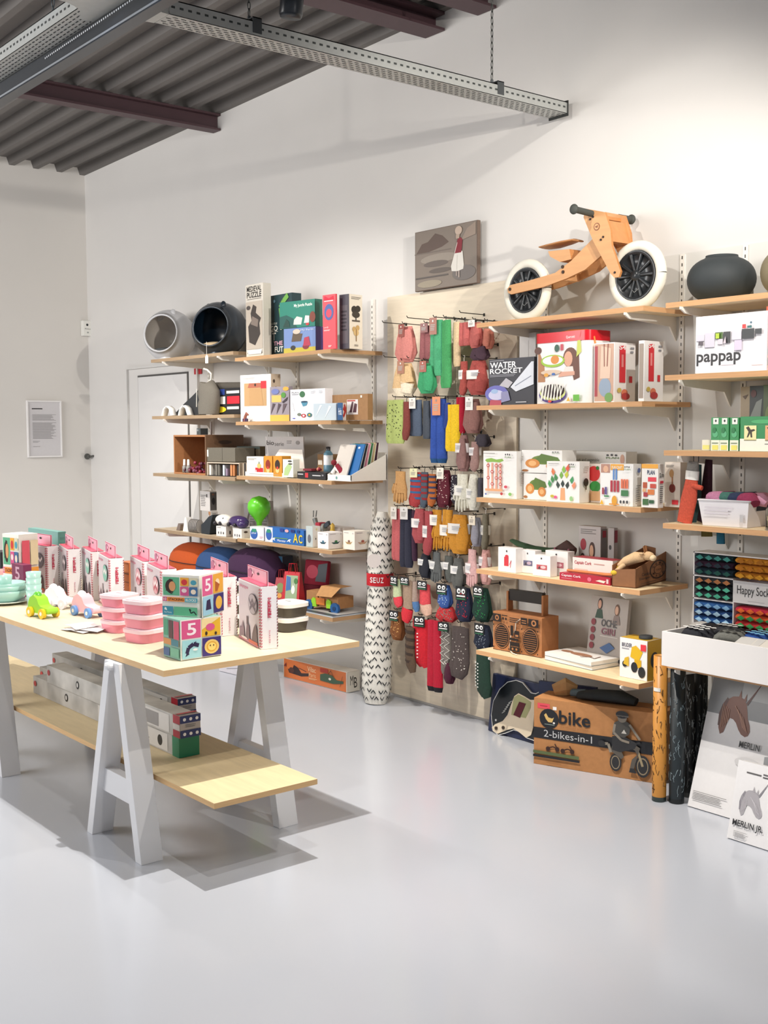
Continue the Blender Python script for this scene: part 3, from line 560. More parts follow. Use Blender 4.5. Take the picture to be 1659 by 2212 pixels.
for i, (c, nme, u) in enumerate(nb):
    m = MB(); hh = .215; m.box((0, 0, 0), (W_*.62 if i < 2 else W_*.5, .008, hh), mat(c, 'paper')); m.box((.002, .0082, .002), (W_*.5, .012, hh-.002), mat('ece8e0'))
    if i == 1: m.prints(W_*.62, 0, hh, [('F', 'e', 'e8ecf0', .7, .9, .07, .03)])
    o = m.build('notebook'); o.location = (P0.x+W_*(.02 if i == 0 else .3+.02*i), -.365+.022*i, AZ[2]+.007); o.rotation_euler = (-.36+.03*i, 0, 0); tag(o, nme+' notebook leaning in the white display tray', 'notebook', None)
t = thing('doll', 'little white and dark red doll lying at the left of the notebook display', 'doll', (P0.x+.02, -.36, AZ[2]+.042), .3)
m = MB(); m.sweep([(0, 0, .0), (.02, 0, .03), (.05, 0, .005)], [(.016, .012), (.014, .011), (.010, .008)], mat('e6e2dc', 'fabric')); m.build('body', t)
m = MB(); m.ell((.012, -.004, .062), .017, mat('7a1f2c', 'fabric')); m.build('hat', t)
m = MB(); m.sweep([(.03, -.002, .05), (.07, -.002, .0)], [(.014, .008), (.020, .008)], mat('8a1f34', 'fabric')); m.build('cape', t)
# ---- row four
bx('photo_box', 'narrow box with a dark photo, stacked on another at the left of the fourth shelf', 'gift box', 432, 452, 1060, LZ[3]+.15, -.30, 467, 0, 'cfcac6', [('F', 'x', '8a8684', .1, .2, .6, .8, 7), ('F', 'r', '45403e', .65, .7, .75, .85), ('R', 'r', '5a5654', .05, .05, .95, .95), ('R', 'e', '2a2628', .5, .5, .25, .18), ('R', 'r', '8a5a44', .3, .8, .6, .88)])
bx('photo_box', 'narrow pale box under the dark photo box on the fourth shelf', 'gift box', 434, 454, LZ[3]+.149, LZ[3]+.001, -.30, 469, 0, 'd6cfca', [('F', 'w', '8a5a3a', .06, .2, .2, .3, .7, .5, .85), ('F', 'w', '3a2c24', .05, .4, .6, .9, .3), ('R', 'r', '4a4644', .2, .5, .8, .56), ('R', 'x', '9a9692', .2, .8, .7, .92, 2), ('F', 'r', 'a87850', 0, .85, .9, 1)])
P = yp(395, 1147, -.37)
m = MB(); m.prism([(0, 0), (.075, 0), (.05, .10), (.03, .10)], 0, .045, mat('e9e7e4')); o = m.build('paper_tent'); seat(o, P.x, -.37, LZ[3]+.001); tag(o, 'small white folded price tent on the fourth shelf', 'price card')
P = yp(378, 1144, -.37)
m = MB(); m.prism([(0, 0), (.05, 0), (.065, .045), (.03, .05)], 0, .04, mat('8f8078', 'metal')); o = m.build('metal_pouch'); seat(o, P.x, -.36, LZ[3]+.001); tag(o, 'little grey pink pouch at the left end of the fourth shelf', 'pouch')
P = yp(408, 1150, -.37)
m = MB(); m.sweep([(0, .02, .03), (.12, .02, .035)], [(.05, .03), (.045, .03)], mat('a09a94', 'fabric'), 12)
for i in range(6): m.sweep([(.012+i*.02, .02, .03), (.018+i*.02, .02, .03)], [(.052, .032)]*2, mat('2e2c30', 'fabric'), 12, cap=False)
o = m.build('striped_pouch'); seat(o, P.x, -.37, LZ[3]+.012); tag(o, 'black and grey striped soft pouch on the fourth shelf', 'pouch')
P = yp(432, 1152, -.37)
m = MB(); m.prism([(0, 0), (.11, 0), (.13, .08), (.16, .14), (.10, .12), (.04, .08), (0, .06)], 0, .09, mat('2c3238', 'fabric')); o = m.build('dark_case', None, .01); seat(o, P.x, -.36, LZ[3]+.001); tag(o, 'dark slate soft case between the striped pouch and the animal boxes', 'case')
def animaltoy(px, w_, col, lab, zb):
    P = yp(px, 1140, -.34); t = thing('animal_toy', lab, 'toy', (P.x, -.33, zb))
    m = MB(); m.ell((w_/2, 0, .035), (w_/2, .05, .040), mat(col, 'plastic')); m.build('body', t)
    m = MB(); m.ell((w_*.9, -.02, .025), (w_*.2, .04, .026), mat(col, 'plastic')); m.build('snout', t)
    for k in (.22, .62): m = MB(); m.ell((w_*k, -.044, .016), .014, mat('26222a', 'plastic'), 10, 6); m.build('wheel', t)
    m = MB(); m.ell((w_*.75, -.035, .05), .006, mat('f0ece8' if col != 'efece4' else '2a2a2a', 'plastic'), 8, 5); m.build('eye', t)
zt = LZ[3]+.072
bx('toy_box', 'white patterned box under the white animal toy', 'toy box', 450, 486, zt-.002, LZ[3]+.001, -.38, 500, 5, 'e6e2de', [('F', 'e', '3a3a40', .25, .35, .05, .12), ('F', 'e', '3a3a40', .5, .35, .04, .14), ('F', 'e', '3a3a40', .75, .35, .05, .12), ('F', 'x', 'a09c9a', .1, .8, .5, .9, 1), ('R', 'e', '3a3a40', .6, .4, .12, .2)])
animaltoy(468, .17, 'efece4', 'white rounded animal toy on its box on the fourth shelf', zt)
bx('toy_box', 'white patterned box under the purple animal toy', 'toy box', 487, 520, zt-.003, LZ[3]+.001, -.39, .15, 0, 'e4e0dc', [('F', 'e', '3a3a40', .25, .35, .05, .12), ('F', 'e', '3a3a40', .5, .35, .04, .14), ('F', 'e', '3a3a40', .75, .35, .05, .12), ('R', 'e', '4a3a30', .2, .7, .1, .1), ('R', 'e', '4a3a30', .5, .7, .1, .1), ('R', 'e', '4a3a30', .8, .7, .1, .1), ('R', 'e', '2a2a30', .5, .3, .1, .12), ('R', 'e', '2a2a30', .8, .3, .1, .12)])
animaltoy(496, .2, '3d2a5e', 'purple hippo shaped toy on its box on the fourth shelf', zt)
for i, (xa, xb, yt_) in enumerate(((527, 552, 1088), (553, 578, 1082))):
    o = bx('photo_box', ('left' if i == 0 else 'right')+' tilted grey photo box behind the green balloon toy', 'gift box', xa, xb, yt_, AZ[3]+.001, -.2, .05, 12, 'a09a9a', [('F', 'w', '5a5250', .08, .2, .3, .5, .8), ('F', 'r', 'c4bcbc', .1, .1, .5, .3), ('F', 'e', '4a4448', .6, .8, .14, .07), ('F', 'x', '7a7474', .5, .2, .9, .6, 5)])
P = yp(560, 1130, -.26); rz_ = yp(573, 1120, -.26).x-P.x
t = thing('balloon_toy', 'shiny bright green balloon toy on the fourth shelf', 'toy', (P.x, -.26, AZ[3]+.10))
m = MB(); rr_ = abs(rz_)*1.05; m.lathe([(.001, rr_*2.25), (rr_*.6, rr_*2.08), (rr_*.95, rr_*1.65), (rr_, rr_*1.2), (rr_*.85, rr_*.75), (rr_*.5, rr_*.35), (rr_*.25, 0), (rr_*.2, -.03), (.001, -.035)], mat('5fc42a', 'plastic'), 20); m.build('balloon', t)
m = MB(); m.lathe([(.022, -.098), (.020, -.06), (.012, -.03)], mat('3f6a3a', 'plastic'), 12); m.build('stand', t)
def ov(u, c1='2f8a70', c2='2a5aa8'): return [('F', 'e', c2, u, .45, .16, .38), ('F', 'p', c1, u-.12, .6, u+.12, .6, u+.1, .85, u-.08, .85), ('F', 'b', 'e8f0f4', u-.1, .48, u+.1, .62, 'plui')]
bx('toy_box', 'white box with a blue oval emblem below the green balloon toy', 'toy box', 540, 568, 1137, AZ[3]+.001, -.39, .08, 5, 'e8e8ee', [('F', 'e', '2a5aa8', .3, .45, .26, .40), ('F', 'p', '2f8a70', .12, .6, .5, .6, .46, .85, .16, .85), ('F', 't', 'e8f0f4', .14, .42, .46, .6, 'plui'), ('F', 'x', 'd0a8b8', .7, .1, .95, .3, 2)])
bx('toy_box', 'long blue box with stars and the yellow letters AC on the fourth shelf', 'toy box', 573, 655, 1138, AZ[3]+.001, -.395, .07, 3, '1f66b4',
   [('F', 'r', 'e8e8f0', 0, 0, .2, 1), ('F', 'e', '2a5aa8', .1, .5, .08, .38), ('F', 'p', '2f8a70', .04, .62, .16, .62, .15, .85, .05, .85), ('F', 'p', 'eef2f6', .2, .25, .23, .33, .29, .33, .25, .24, .27, .12, .22, .2, .17, .14), ('F', 'p', 'eef2f6', .60, .25, .63, .33, .69, .33, .65, .24, .67, .12, .62, .2, .57, .14),
    ('F', 't', 'e8eef6', .33, .1, .55, .26, 'Monster'), ('F', 'w', '6a9a4a', .05, .25, .34, .6, .34), ('F', 'b', 'f0cc2a', .74, .15, .86, .75, 'A'), ('F', 'b', 'f0cc2a', .88, .15, .97, .7, 'C'), ('F', 'r', '1a3a8a', .4, .8, .5, 1), ('F', 'e', 'e0a8b0', .58, .88, .05, .1), ('F', 'r', '1a2a6a', .68, .82, .78, 1), ('F', 'r', '123a7a', .84, .82, .9, 1)])
bx('toy_box', 'grey and white box right of the blue starry box', 'toy box', 661, 674, 1136, AZ[3]+.001, -.385, 690, 3, 'b9c4c4', [('F', 'e', '6a6a70', .5, .4, .25, .2), ('R', 'r', 'efece6', 0, 0, 1, 1), ('R', 'e', '2a2a2a', .4, .4, .06, .05), ('R', 'e', 'e8e0a0', .5, .85, .1, .06)])
bx('toy_box', 'low white box standing behind the boat boxes', 'toy box', 704, 742, 1136, AZ[3]+.001, -.14, .08, 0, 'd8cfcb', [('F', 'e', '3a3a3e', .45, .5, .05, .05), ('F', 'x', 'a8a09c', .1, .7, .4, .85, 2), ('R', 'x', 'b0a8a4', .2, .4, .9, .7, 2)])
def boat(f, c1, c2): return [(f, 'p', c1, .2, .42, .35, .3, .65, .3, .82, .45, .65, .4, .35, .4), (f, 'e', c2, .52, .45, .1, .07), (f, 'x', 'b4aeb0', .1, .86, .5, .92, 1), (f, 'r', 'c8c4c4', .82, .85, .9, .93)]
bx('toy_box', 'white cube box with dark teal boat pictures at the front of the fourth shelf', 'toy box', 686, 708, 1149, AZ[3]+.001, -.385, 739, 3, 'f0ecec', boat('F', '1f4a58', '4a7a90')+boat('R', '1c4a4c', '3a7a4a'))
bx('toy_box', 'cream cube box with pale wooden boat pictures at the right end of the fourth shelf', 'toy box', 741, 765, 1146, AZ[3]+.001, -.30, 798, 3, 'efe8dc', boat('F', 'b0905c', '8a6a5a')+boat('R', 'c8a080', 'a85a4a'))
P = yp(690, 1130, -.2)
t = thing('toy_animal', 'small grey toy donkey with a red saddle behind the cube boxes', 'toy', (P.x, -.2, AZ[3]+.001))
m = MB(); g = mat('8a8c88', 'plastic'); m.sweep([(-.03, 0, .10), (.06, 0, .10)], [(.026, .02)]*2, g, 10)
for lx in (-.02, .05):
    for ly in (-.012, .012): m.cyl((lx, ly, .085), (lx, ly, 0), .006, g, 8)
m.sweep([(-.03, 0, .11), (-.05, 0, .15)], [(.016, .012), (.018, .014)], g, 8); m.cyl((-.05, -.01, .16), (-.045, -.012, .20), .004, g, 6); m.cyl((-.05, .01, .16), (-.045, .012, .20), .004, g, 6); m.build('body', t)
m = MB(); m.box((-.01, -.026, .10), (.035, .026, .13), mat('a83040', 'fabric')); m.build('saddle', t, .004)
P = yp(714, 1132, -.2)
t = thing('toy_figure', 'small yellow and grey toy figure beside the toy donkey', 'toy', (P.x+.02, -.2, AZ[3]+.001))
m = MB(); m.lathe([(.001, 0), (.03, 0), (.026, .06), (.012, .10), (.014, .12), (.001, .135)], mat('c8a23a', 'plastic'), 12); m.build('body', t)
m = MB(); m.box((-.035, -.008, .12), (.035, .008, .145), mat('3f4850', 'plastic')); q = m.build('wing', t); q.rotation_euler = (0, -.5, 0)
# ---- row five
def blob(name, lab, cat, px0, px1, yt, zb, Y, dep, col, grp=None):
    A = yp(px0, yt+20, Y); B = yp(px1, yt+20, Y); W_ = B.x-A.x; H_ = yp((px0+px1)/2, yt, Y).z-zb
    t = thing(name, lab, cat, (A.x, Y, zb), 0, grp); m = MB(); n = 9; pth = []; rd = []
    for i in range(n):
        u = i/(n-1); e = max(.35, (1-abs(2*u-1)**3)**.4); pth.append((W_*u, dep/2, H_*.5)); rd.append((H_*.52*e, dep*.5*e))
    m.sweep(pth, rd, mat(col, 'fabric'), 18); m.build('cover', t)
    m = MB(); pts = [(W_*.02+W_*.96*i/8, dep/2-dep*.5*max(.05, max(0, 1-abs(2*i/8-1)**3)**.4)-.002, H_*.55) for i in range(9)]; m.sweep(pts, .003, mat('2a2228', 'fabric'), 6); m.build('zip', t)
    return t
blob('floor_cushion', 'orange floor cushion on the low left shelf', 'cushion', 346, 432, 1177, AZ[4], -.36, .3, 'b84f1c')
blob('floor_cushion', 'blue floor cushion between the orange and purple ones', 'cushion', 405, 482, 1186, AZ[4], -.39, .28, '2b4a78')
blob('floor_cushion', 'big dark purple floor cushion on the low left shelf', 'cushion', 468, 566, 1189, AZ[4], -.40, .3, '3c1f40')
bx('kraft_box', 'brown box with a dark blue lid at the back of the low left shelf', 'cardboard box', 589, 608, 1200, AZ[4]+.001, -.24, 630, 8, '8f6a4c', [('F', 'r', '1f4a68', 0, .72, 1, 1), ('R', 'r', '2a3448', 0, .72, 1, 1)], kind='kraft', top='24384c')
def giftbag(xl, xr, yt, Y, rot, col, lab, pr, lean=0.0):
    P0, rz, W_, D_, H_ = place(xl, xr, yt, AZ[4]+.001, Y, .09, rot)
    t = thing('gift_bag', lab, 'gift bag', P0, rz); m = MB(); k = mat(col)
    m.add([(0, 0, 0), (W_, 0, 0), (W_, .08, 0), (0, .08, 0), (.01, .03, H_), (W_-.01, .03, H_), (W_-.01, .05, H_), (.01, .05, H_)], [(0, 3, 2, 1), (0, 1, 5, 4), (1, 2, 6, 5), (2, 3, 7, 6), (3, 0, 4, 7)], k)
    m.prints(1, 1, 1, pr, ((0, 0, 0), (W_, 0, 0), (0, .03, H_), (0, -1, .03/max(H_, .01)))); m.build('bag', t)
    for yy in (.03, .05): q = MB(); q.sweep([(W_*.3, yy, H_-.01), (W_*.35, yy, H_+.05), (W_*.65, yy, H_+.05), (W_*.7, yy, H_-.01)], .0025, mat(col, 'fabric'), 6); q.build('handle', t)
giftbag(606, 642, 1235, -.39, 20, 'c41c2a', 'bright red gift bag with a rabbit picture on the low left shelf', [('F', 'r', '9ab08a', .2, .2, .85, .9), ('F', 'p', '3a6aa8', .22, .45, .5, .5, .45, .85, .22, .88), ('F', 'e', 'f2f0ea', .62, .5, .1, .12), ('F', 'p', 'f2f0ea', .56, .58, .6, .58, .58, .72), ('F', 'p', 'f2f0ea', .64, .58, .68, .58, .68, .72), ('F', 'e', 'd8889a', .45, .12, .2, .08), ('F', 'e', '3f7a3a', .75, .75, .1, .08), ('F', 'r', 'c41c2a', .1, .1, .95, .2)])
giftbag(588, 612, 1248, -.34, 20, 'a83038', 'darker red gift bag half hidden behind the pink striped box', [('F', 'e', '7a8a4a', .5, .6, .3, .2), ('F', 'e', 'd89a3a', .5, .3, .2, .1)])
P0, rz, W_, D_, H_ = place(652, 700, 1208, AZ[4]+.001, -.16, .03, 12)
m = MB(); m.box((0, 0, .11), (W_, .03, H_), mat('8a1f34', 'fabric')); m.prints(W_, .03, H_, [('F', 'p', '4a5058', .5, .5, .95, .5, .98, .95, .6, .9), ('F', 'e', 'b8304a', .35, .72, .25, .16)])
m.box((0, 0, 0), (W_, .03, .11), mat('6a1828', 'fabric')); o = m.build('fabric_bag', None, .008); seat(o, P0.x, P0.y, P0.z, rz, .12); tag(o, 'dark red and grey fabric bag leaning on the wall behind the toy truck', 'bag')
P0, rz, W_, D_, H_ = place(662, 728, 1250, AZ[4]+.001, -.34, .14, 8)
t = thing('cardboard_truck', 'cardboard toy truck with blue wheels and neon green arches', 'toy truck', P0, rz)
kb = mat('a9794c', 'kraft'); m = MB(); m.box((0, 0, .03), (W_*.36, .13, .12), kb); m.box((W_*.4, 0, .03), (W_, .13, .10), kb); m.build('body', t, .001)
m = MB(); m.add([(W_*.42, -.03, .10), (W_*.95, -.04, .105), (W_, .02, .155), (W_*.40, .02, .155), (W_*.98, .13, .155), (W_*.40, .13, .155)], [(0, 1, 2, 3), (3, 2, 4, 5)], mat('b98a58', 'kraft')); m.build('flap', t)
for u in (.1, .92):
    m = MB(); m.cyl((W_*u, -.012, .034), (W_*u, .005, .034), .034, mat('1f5a96', 'plastic'), 18); m.cyl((W_*u, -.014, .034), (W_*u, -.012, .034), .014, mat('123a66', 'plastic'), 12); m.build('wheel', t)
for u in (.25, .72):
    m = MB(); m.prism([(W_*(u-.05), .03), (W_*(u+.1), .03), (W_*(u+.08), .075), (W_*(u+.0), .085), (W_*(u-.06), .07)], -.01, -.002, mat('9ad62a', 'plastic')); m.build('wheel_arch', t)
m = MB(); m.box((W_*.33, -.008, .045), (W_*.6, -.002, .085), mat('d87a2a', 'plastic')); m.build('sticker', t)
P0 = yp(655, 1315, -.38)
m = MB(); wl = hp(Vector((P0.x, -.40, 0)), (1, 0), 716); m.box((0, 0, 0), (wl, .34, .008), mat('b9bec2')); m.box((.0, .0, .008), (wl, .34, .0095), mat('4a505a')); m.prints(wl, .34, .0095, [('T', 'r', 'b9b6b2', .03, .12, .97, .97), ('T', 'e', '2c3038', .6, .28, .1, .06), ('T', 'x', '8a8a8c', .1, .5, .4, .7, 4)])
o = m.build('flat_book'); seat(o, P0.x, -.40, AZ[4]+.001); tag(o, 'flat grey book with a dark border on the end of the low left shelf', 'book')
# on the floor
P0 = zp(612, 1462, 0); P1 = zp(750, 1497, 0); rz = math.atan2(P1.y-P0.y, P1.x-P0.x); W_ = math.hypot(P1.x-P0.x, P1.y-P0.y); H_ = hv(P0, 614, 1420)
m = MB(); D_ = .10; m.box((0, 0, .001), (W_, D_, H_), mat('d8d0c4'))
m.prints(W_, D_, H_, [('F', 'r', 'd9773f', .015, .03, .985, .97), ('F', 'p', '3a2c2c', .1, .3, .3, .25, .42, .35, .42, .5, .3, .42, .25, .65, .18, .75, .15, .5, .08, .48), ('F', 'e', '5a3a34', .14, .45, .04, .15), ('F', 'w', '3a2a2c', .03, .26, .65, .38, .55), ('F', 't', 'f2d8b0', .40, .6, .53, .85, 'Vilac'), ('F', 't', 'f0c898', .42, .35, .53, .55, 'Paris'), ('F', 'x', 'f0c898', .42, .2, .55, .3, 2),
    ('F', 'r', 'b83a2c', .6, .72, .72, .92), ('F', 'p', '3f5a44', .60, .3, .8, .28, .95, .4, .95, .52, .85, .5, .78, .68, .68, .7, .60, .6), ('F', 'w', '3a3028', .02, .72, .66, .76, .9, .8, .62), ('F', 'w', '2a2a28', .015, .9, .2, .94, .75), ('F', 'p', '7a3030', .02, .6, .06, .6, .06, .8), ('F', 'e', 'e8e4d8', .75, .48, .02, .06),
    ('R', 'r', 'e9e2d4', .02, .02, .98, .98), ('R', 't', '2a2622', .2, .35, .45, .8, 'M'), ('R', 't', '2a2622', .5, .2, .75, .7, 'B')])
o = m.build('toy_box', None, .0015); seat(o, P0.x, P0.y, 0, rz); tag(o, 'long orange toy plane box standing on the floor under the left shelves', 'toy box')
bx('toy_box', 'pale grey box on the floor under the left shelves, seen behind the table legs', 'toy box', 473, 560, 1405, .001, ('b', 1449), .1, ('b', 1470), 'd4d0d6', [('F', 'w', '6a6a78', .02, .2, .2, .5, .35, .8, .25), ('R', 'e', '3a3440', .5, .5, .25, .25)])
# SEUZ quilt roll
P = Vector((-5.17, -.20, 0)); tp = yp(826, 1106, -.12)
t = thing('quilt_roll', 'tall white fabric roll with small black arrow marks standing by the sock panel', 'fabric roll', (P.x, P.y, .001))
m = MB(); H_ = tp.z; fb = mat('e9e6dd', 'fabric'); pth = []; rad = []; rr = random.Random(9)
dx, dy = tp.x-P.x, -.12-P.y
ws = [.062, .085, .088, .084, .080, .078, .074, .072, .070, .076, .082, .078, .060, .03]
for i, w_ in enumerate(ws):
    u = i/(len(ws)-1); pth.append((dx*u, dy*u, H_*u)); rad.append((w_*1.05+rr.uniform(-.003, .003), w_*.95))
m.sweep(pth, rad, fb, 22)
ink = '1f2328'
for i in range(264):
    u = .02+.96*((i//11)+.5+rr.uniform(-.25, .25))/24; q = -PI*1.15+1.5*PI*((i % 11)+(.5 if (i//11) % 2 else 0)+rr.uniform(-.2, .2))/11; k = min(len(ws)-2, int(u*(len(ws)-1))); f = u*(len(ws)-1)-k; w_ = ws[k]*(1-f)+ws[k+1]*f
    c = Vector((dx*u, dy*u, H_*u)); sgn = 1 if i % 2 else -1; pr = []
    def sp(dq, dzz): 
        qq = q+dq; return c+Vector((math.cos(qq)*(w_*1.05+.006), math.sin(qq)*(w_*.95+.006), dzz))
    a1, a2, a3 = sp(-.16, -.009*sgn), sp(0, .009*sgn), sp(.16, -.009*sgn); b_ = Vector((0, 0, .0045))
    m.poly([a1-b_, a2-b_, a2+b_, a1+b_], ink); m.poly([a2-b_, a3-b_, a3+b_, a2+b_], ink)
m.build('roll', t)
zb_ = yp(820, 1254, -.2).z; u = zb_/H_
m = MB(); m.lathe([(.083, -.036), (.083, .036)], mat('c4202c', 'fabric'), 26, 1, .92, (dx*u, dy*u, zb_)); 
for k, ch in enumerate('SEUZ'):
    qc = -1.38+k*.27; c = Vector((dx*u+math.cos(qc)*.0845, dy*u+math.sin(qc)*.0845*.93, zb_-.016)); U_ = Vector((-math.sin(qc), math.cos(qc), 0))
    m.prints(1, 1, 1, [('F', 'b', 'f4ecec', 0, 0, 1, 1, ch)], (c-U_*.009, U_*.018, Vector((0, 0, .032)), Vector((math.cos(qc), math.sin(qc), 0))))
m.build('red_band', t)
c = yp(808, 1212, -.29)
m = MB(); m.sweep([(c.x-P.x, c.y-P.y, c.z), (c.x-P.x+.0015, c.y-P.y-.0012, c.z)], .040, mat('efe6e0'), 20); 
m.prints(1, 1, 1, [('F', 't', 'c86a78', .1, .6, .8, .8, 'La Lovie'), ('F', 'e', '2a2a2e', .75, .2, .05, .05)], ((c.x-P.x-.03, c.y-P.y-.01, c.z-.03), (.048, .036, 0), (0, 0, .06), (.6, -.8, 0))); m.build('round_tag', t)
# ================================================================ trestle table and what stands on it
TT = .75; TX1 = -3.60; TX0 = -6.15; TY0, TY1 = -2.405, -1.53
t = thing('trestle_table', 'long white trestle table with pale plywood top and lower shelf', 'table', (TX1, TY0, 0))
m = MB(); m.add([(TX0-TX1, 0, TT-.022), (0, 0, TT-.022), (0, TY1-TY0, TT-.022), (TX0-TX1, TY1-TY0, TT-.022), (TX0-TX1, 0, TT), (0, 0, TT), (0, TY1-TY0, TT), (TX0-TX1, TY1-TY0, TT)], [(0, 3, 2, 1), (4, 5, 6, 7)], mat('d3c6ac', 'wood'))
m.add([(TX0-TX1, 0, TT-.022), (0, 0, TT-.022), (0, TY1-TY0, TT-.022), (TX0-TX1, TY1-TY0, TT-.022), (TX0-TX1, 0, TT), (0, 0, TT), (0, TY1-TY0, TT), (TX0-TX1, TY1-TY0, TT)], [(0, 1, 5, 4), (1, 2, 6, 5), (2, 3, 7, 6), (3, 0, 4, 7)], mat('dcb888', 'edge'))
m.build('tabletop', t)
SZ = .305
m = MB(); sx0, sx1, sy0, sy1 = -6.6, -3.40, -2.325, -1.885
for fs, c in (([(0, 3, 2, 1), (4, 5, 6, 7)], mat('dcc8a0', 'wood')), ([(0, 1, 5, 4), (1, 2, 6, 5), (2, 3, 7, 6), (3, 0, 4, 7)], mat('d0aa78', 'edge'))):
    m.add([(x-TX1, y-TY0, z) for z in (SZ-.020, SZ) for x, y in ((sx0, sy0), (sx1, sy0), (sx1, sy1), (sx0, sy1))], fs, c)
m.build('lower_shelf', t)
wt = mat('e0e0e2', 'painted')
def leg(cx, x1, y0, y1, sgn):      # board from the apex beam down to its foot
    m = MB(); tw = .022
    ztop = TT-.024; a0 = Vector((cx, y0, ztop)); a1 = Vector((x1, y0, 0))
    hx = .024
    m.add([(x1-hx-TX1, y0-TY0, 0), (x1+hx-TX1, y0-TY0, 0), (x1+hx-TX1, y1-TY0, 0), (x1-hx-TX1, y1-TY0, 0), (cx-hx-TX1, y0-TY0, ztop), (cx+hx-TX1, y0-TY0, ztop), (cx+hx-TX1, y1-TY0, ztop), (cx-hx-TX1, y1-TY0, ztop)],
          [(0, 3, 2, 1), (4, 5, 6, 7), (0, 1, 5, 4), (1, 2, 6, 5), (2, 3, 7, 6), (3, 0, 4, 7)], wt)
    m.build('leg', t, .002)
def trestle(cx):
    for (y0, y1) in ((-2.425, -2.335), (-1.815, -1.725)):
        leg(cx-.035, cx-.23, y0, y1, -1); leg(cx+.035, cx+.19, y0, y1, 1)
        m = MB(); z = .19; m.box((cx-.17-TX1, (y0+y1)/2-.02-TY0, z), (cx+.15-TX1, (y0+y1)/2+.02-TY0, SZ-.022), wt); m.build('crossbar', t, .002)
    m = MB(); m.box((cx-.02-TX1, -2.45-TY0, TT-.055), (cx+.02-TX1, -1.70-TY0, TT-.024), wt); m.build('top_beam', t, .012)
trestle(-3.975); trestle(-5.36)

TZ0 = TT+.001
def tbx(name, label, cat, xl, yb0, xr, yb1, yt, xd, col, pr, group=None, zb=TZ0, **k):
    return bx(name, label, cat, xl, xr, yt, zb, ('b', yb0), xd, ('b', yb1), col, pr, group, **k)
# stacking block boxes
Wt = 'f1efe6'
def blocks_small(f):
    return [(f, 'r', Wt, 0, 0, 1, 1), (f, 'r', 'd8588a', .03, .52, .49, .97), (f, 'b', 'f6e9ee', .16, .60, .38, .90, '5'), (f, 'r', 'e8b432', .51, .52, .97, .97), (f, 'p', 'f0d8a0', .51, .7, .97, .97, .51, .97), (f, 'e', 'd8588a', .72, .75, .11, .09), (f, 'e', '3a2a20', .62, .60, .03, .05), (f, 'e', '3a2a20', .85, .58, .03, .04),
            (f, 'r', '9fd3dc', .03, .03, .49, .49), (f, 'w', '2a2148', .10, .14, .16, .18, .3, .3, .38, .43, .33), (f, 'p', '2a2148', .10, .08, .2, .14, .15, .22), (f, 'p', '2a2148', .28, .36, .36, .45, .37, .34), (f, 'e', 'e8eef0', .34, .24, .06, .03), (f, 'r', '3f2f78', .51, .03, .97, .49), (f, 'e', 'e9c877', .74, .26, .18, .18), (f, 'e', 'e0a83a', .74, .26, .13, .13), (f, 'e', 'f3d57a', .74, .26, .10, .10), (f, 'e', '4a3020', .70, .29, .015, .02), (f, 'e', '4a3020', .78, .29, .015, .02)]
def blocks_big(f):
    return [(f, 'r', Wt, 0, 0, 1, 1), (f, 'r', '62b088', .03, .50, .47, .94), (f, 'e', '33211c', .22, .72, .13, .16), (f, 'p', '33211c', .1, .6, .2, .9, .3, .88, .15, .62), (f, 'e', 'd99a68', .28, .72, .09, .12), (f, 'w', '33211c', .02, .18, .58, .26, .54, .3, .6), (f, 'r', 'eda93a', .5, .74, .73, .94), (f, 'e', 'd2373a', .61, .83, .08, .07), (f, 'r', 'd9d2b4', .75, .74, .97, .94), (f, 'e', '4a9cb0', .86, .83, .08, .06),
            (f, 'r', 'd2558a', .5, .51, .73, .72), (f, 'e', 'efd8d8', .61, .63, .07, .05), (f, 'r', '3f6a98', .75, .51, .97, .72), (f, 'e', 'f0ddc8', .86, .61, .07, .06),
            (f, 'r', 'd2588a', .03, .36, .15, .46), (f, 'b', 'f3e8d8', .05, .38, .13, .44, '10'), (f, 'r', 'ec8d3c', .15, .36, .63, .46), (f, 'b', '4a2418', .19, .38, .6, .44, 'STACKING'), (f, 'r', '4aa3b4', .63, .36, .97, .46), (f, 'b', 'eef0e4', .66, .38, .94, .44, 'BLOCKS'),
            (f, 'r', '3f8fa6', .03, .03, .32, .24), (f, 't', 'e0ecec', .08, .06, .28, .12, 'Petit Monkey'), (f, 'p', 'eef0ea', .08, .16, .16, .14, .14, .2, .1, .22), (f, 'r', '62b088', .34, .03, .97, .24), (f, 'w', '20302c', .03, .8, .16, .76, .2, .8, .1, .88, .14, .94, .07)]
def blocks_right(f):
    return [(f, 'r', Wt, 0, 0, 1, 1), (f, 'r', 'dd5f90', .03, .5, .49, .97), (f, 'b', 'f6e9ee', .15, .6, .4, .9, '5'), (f, 'r', 'e8a93a', .51, .5, .97, .97), (f, 'e', 'f0d8b0', .7, .75, .1, .1), (f, 'p', 'b05a20', .6, .55, .7, .55, .8, .7, .6, .8), (f, 'r', '9fcbe0', .03, .03, .49, .48), (f, 'p', '2a2148', .15, .15, .4, .15, .35, .4, .2, .38), (f, 'r', '3a2c70', .51, .03, .97, .48), (f, 'e', 'e9b447', .74, .26, .15, .16)]
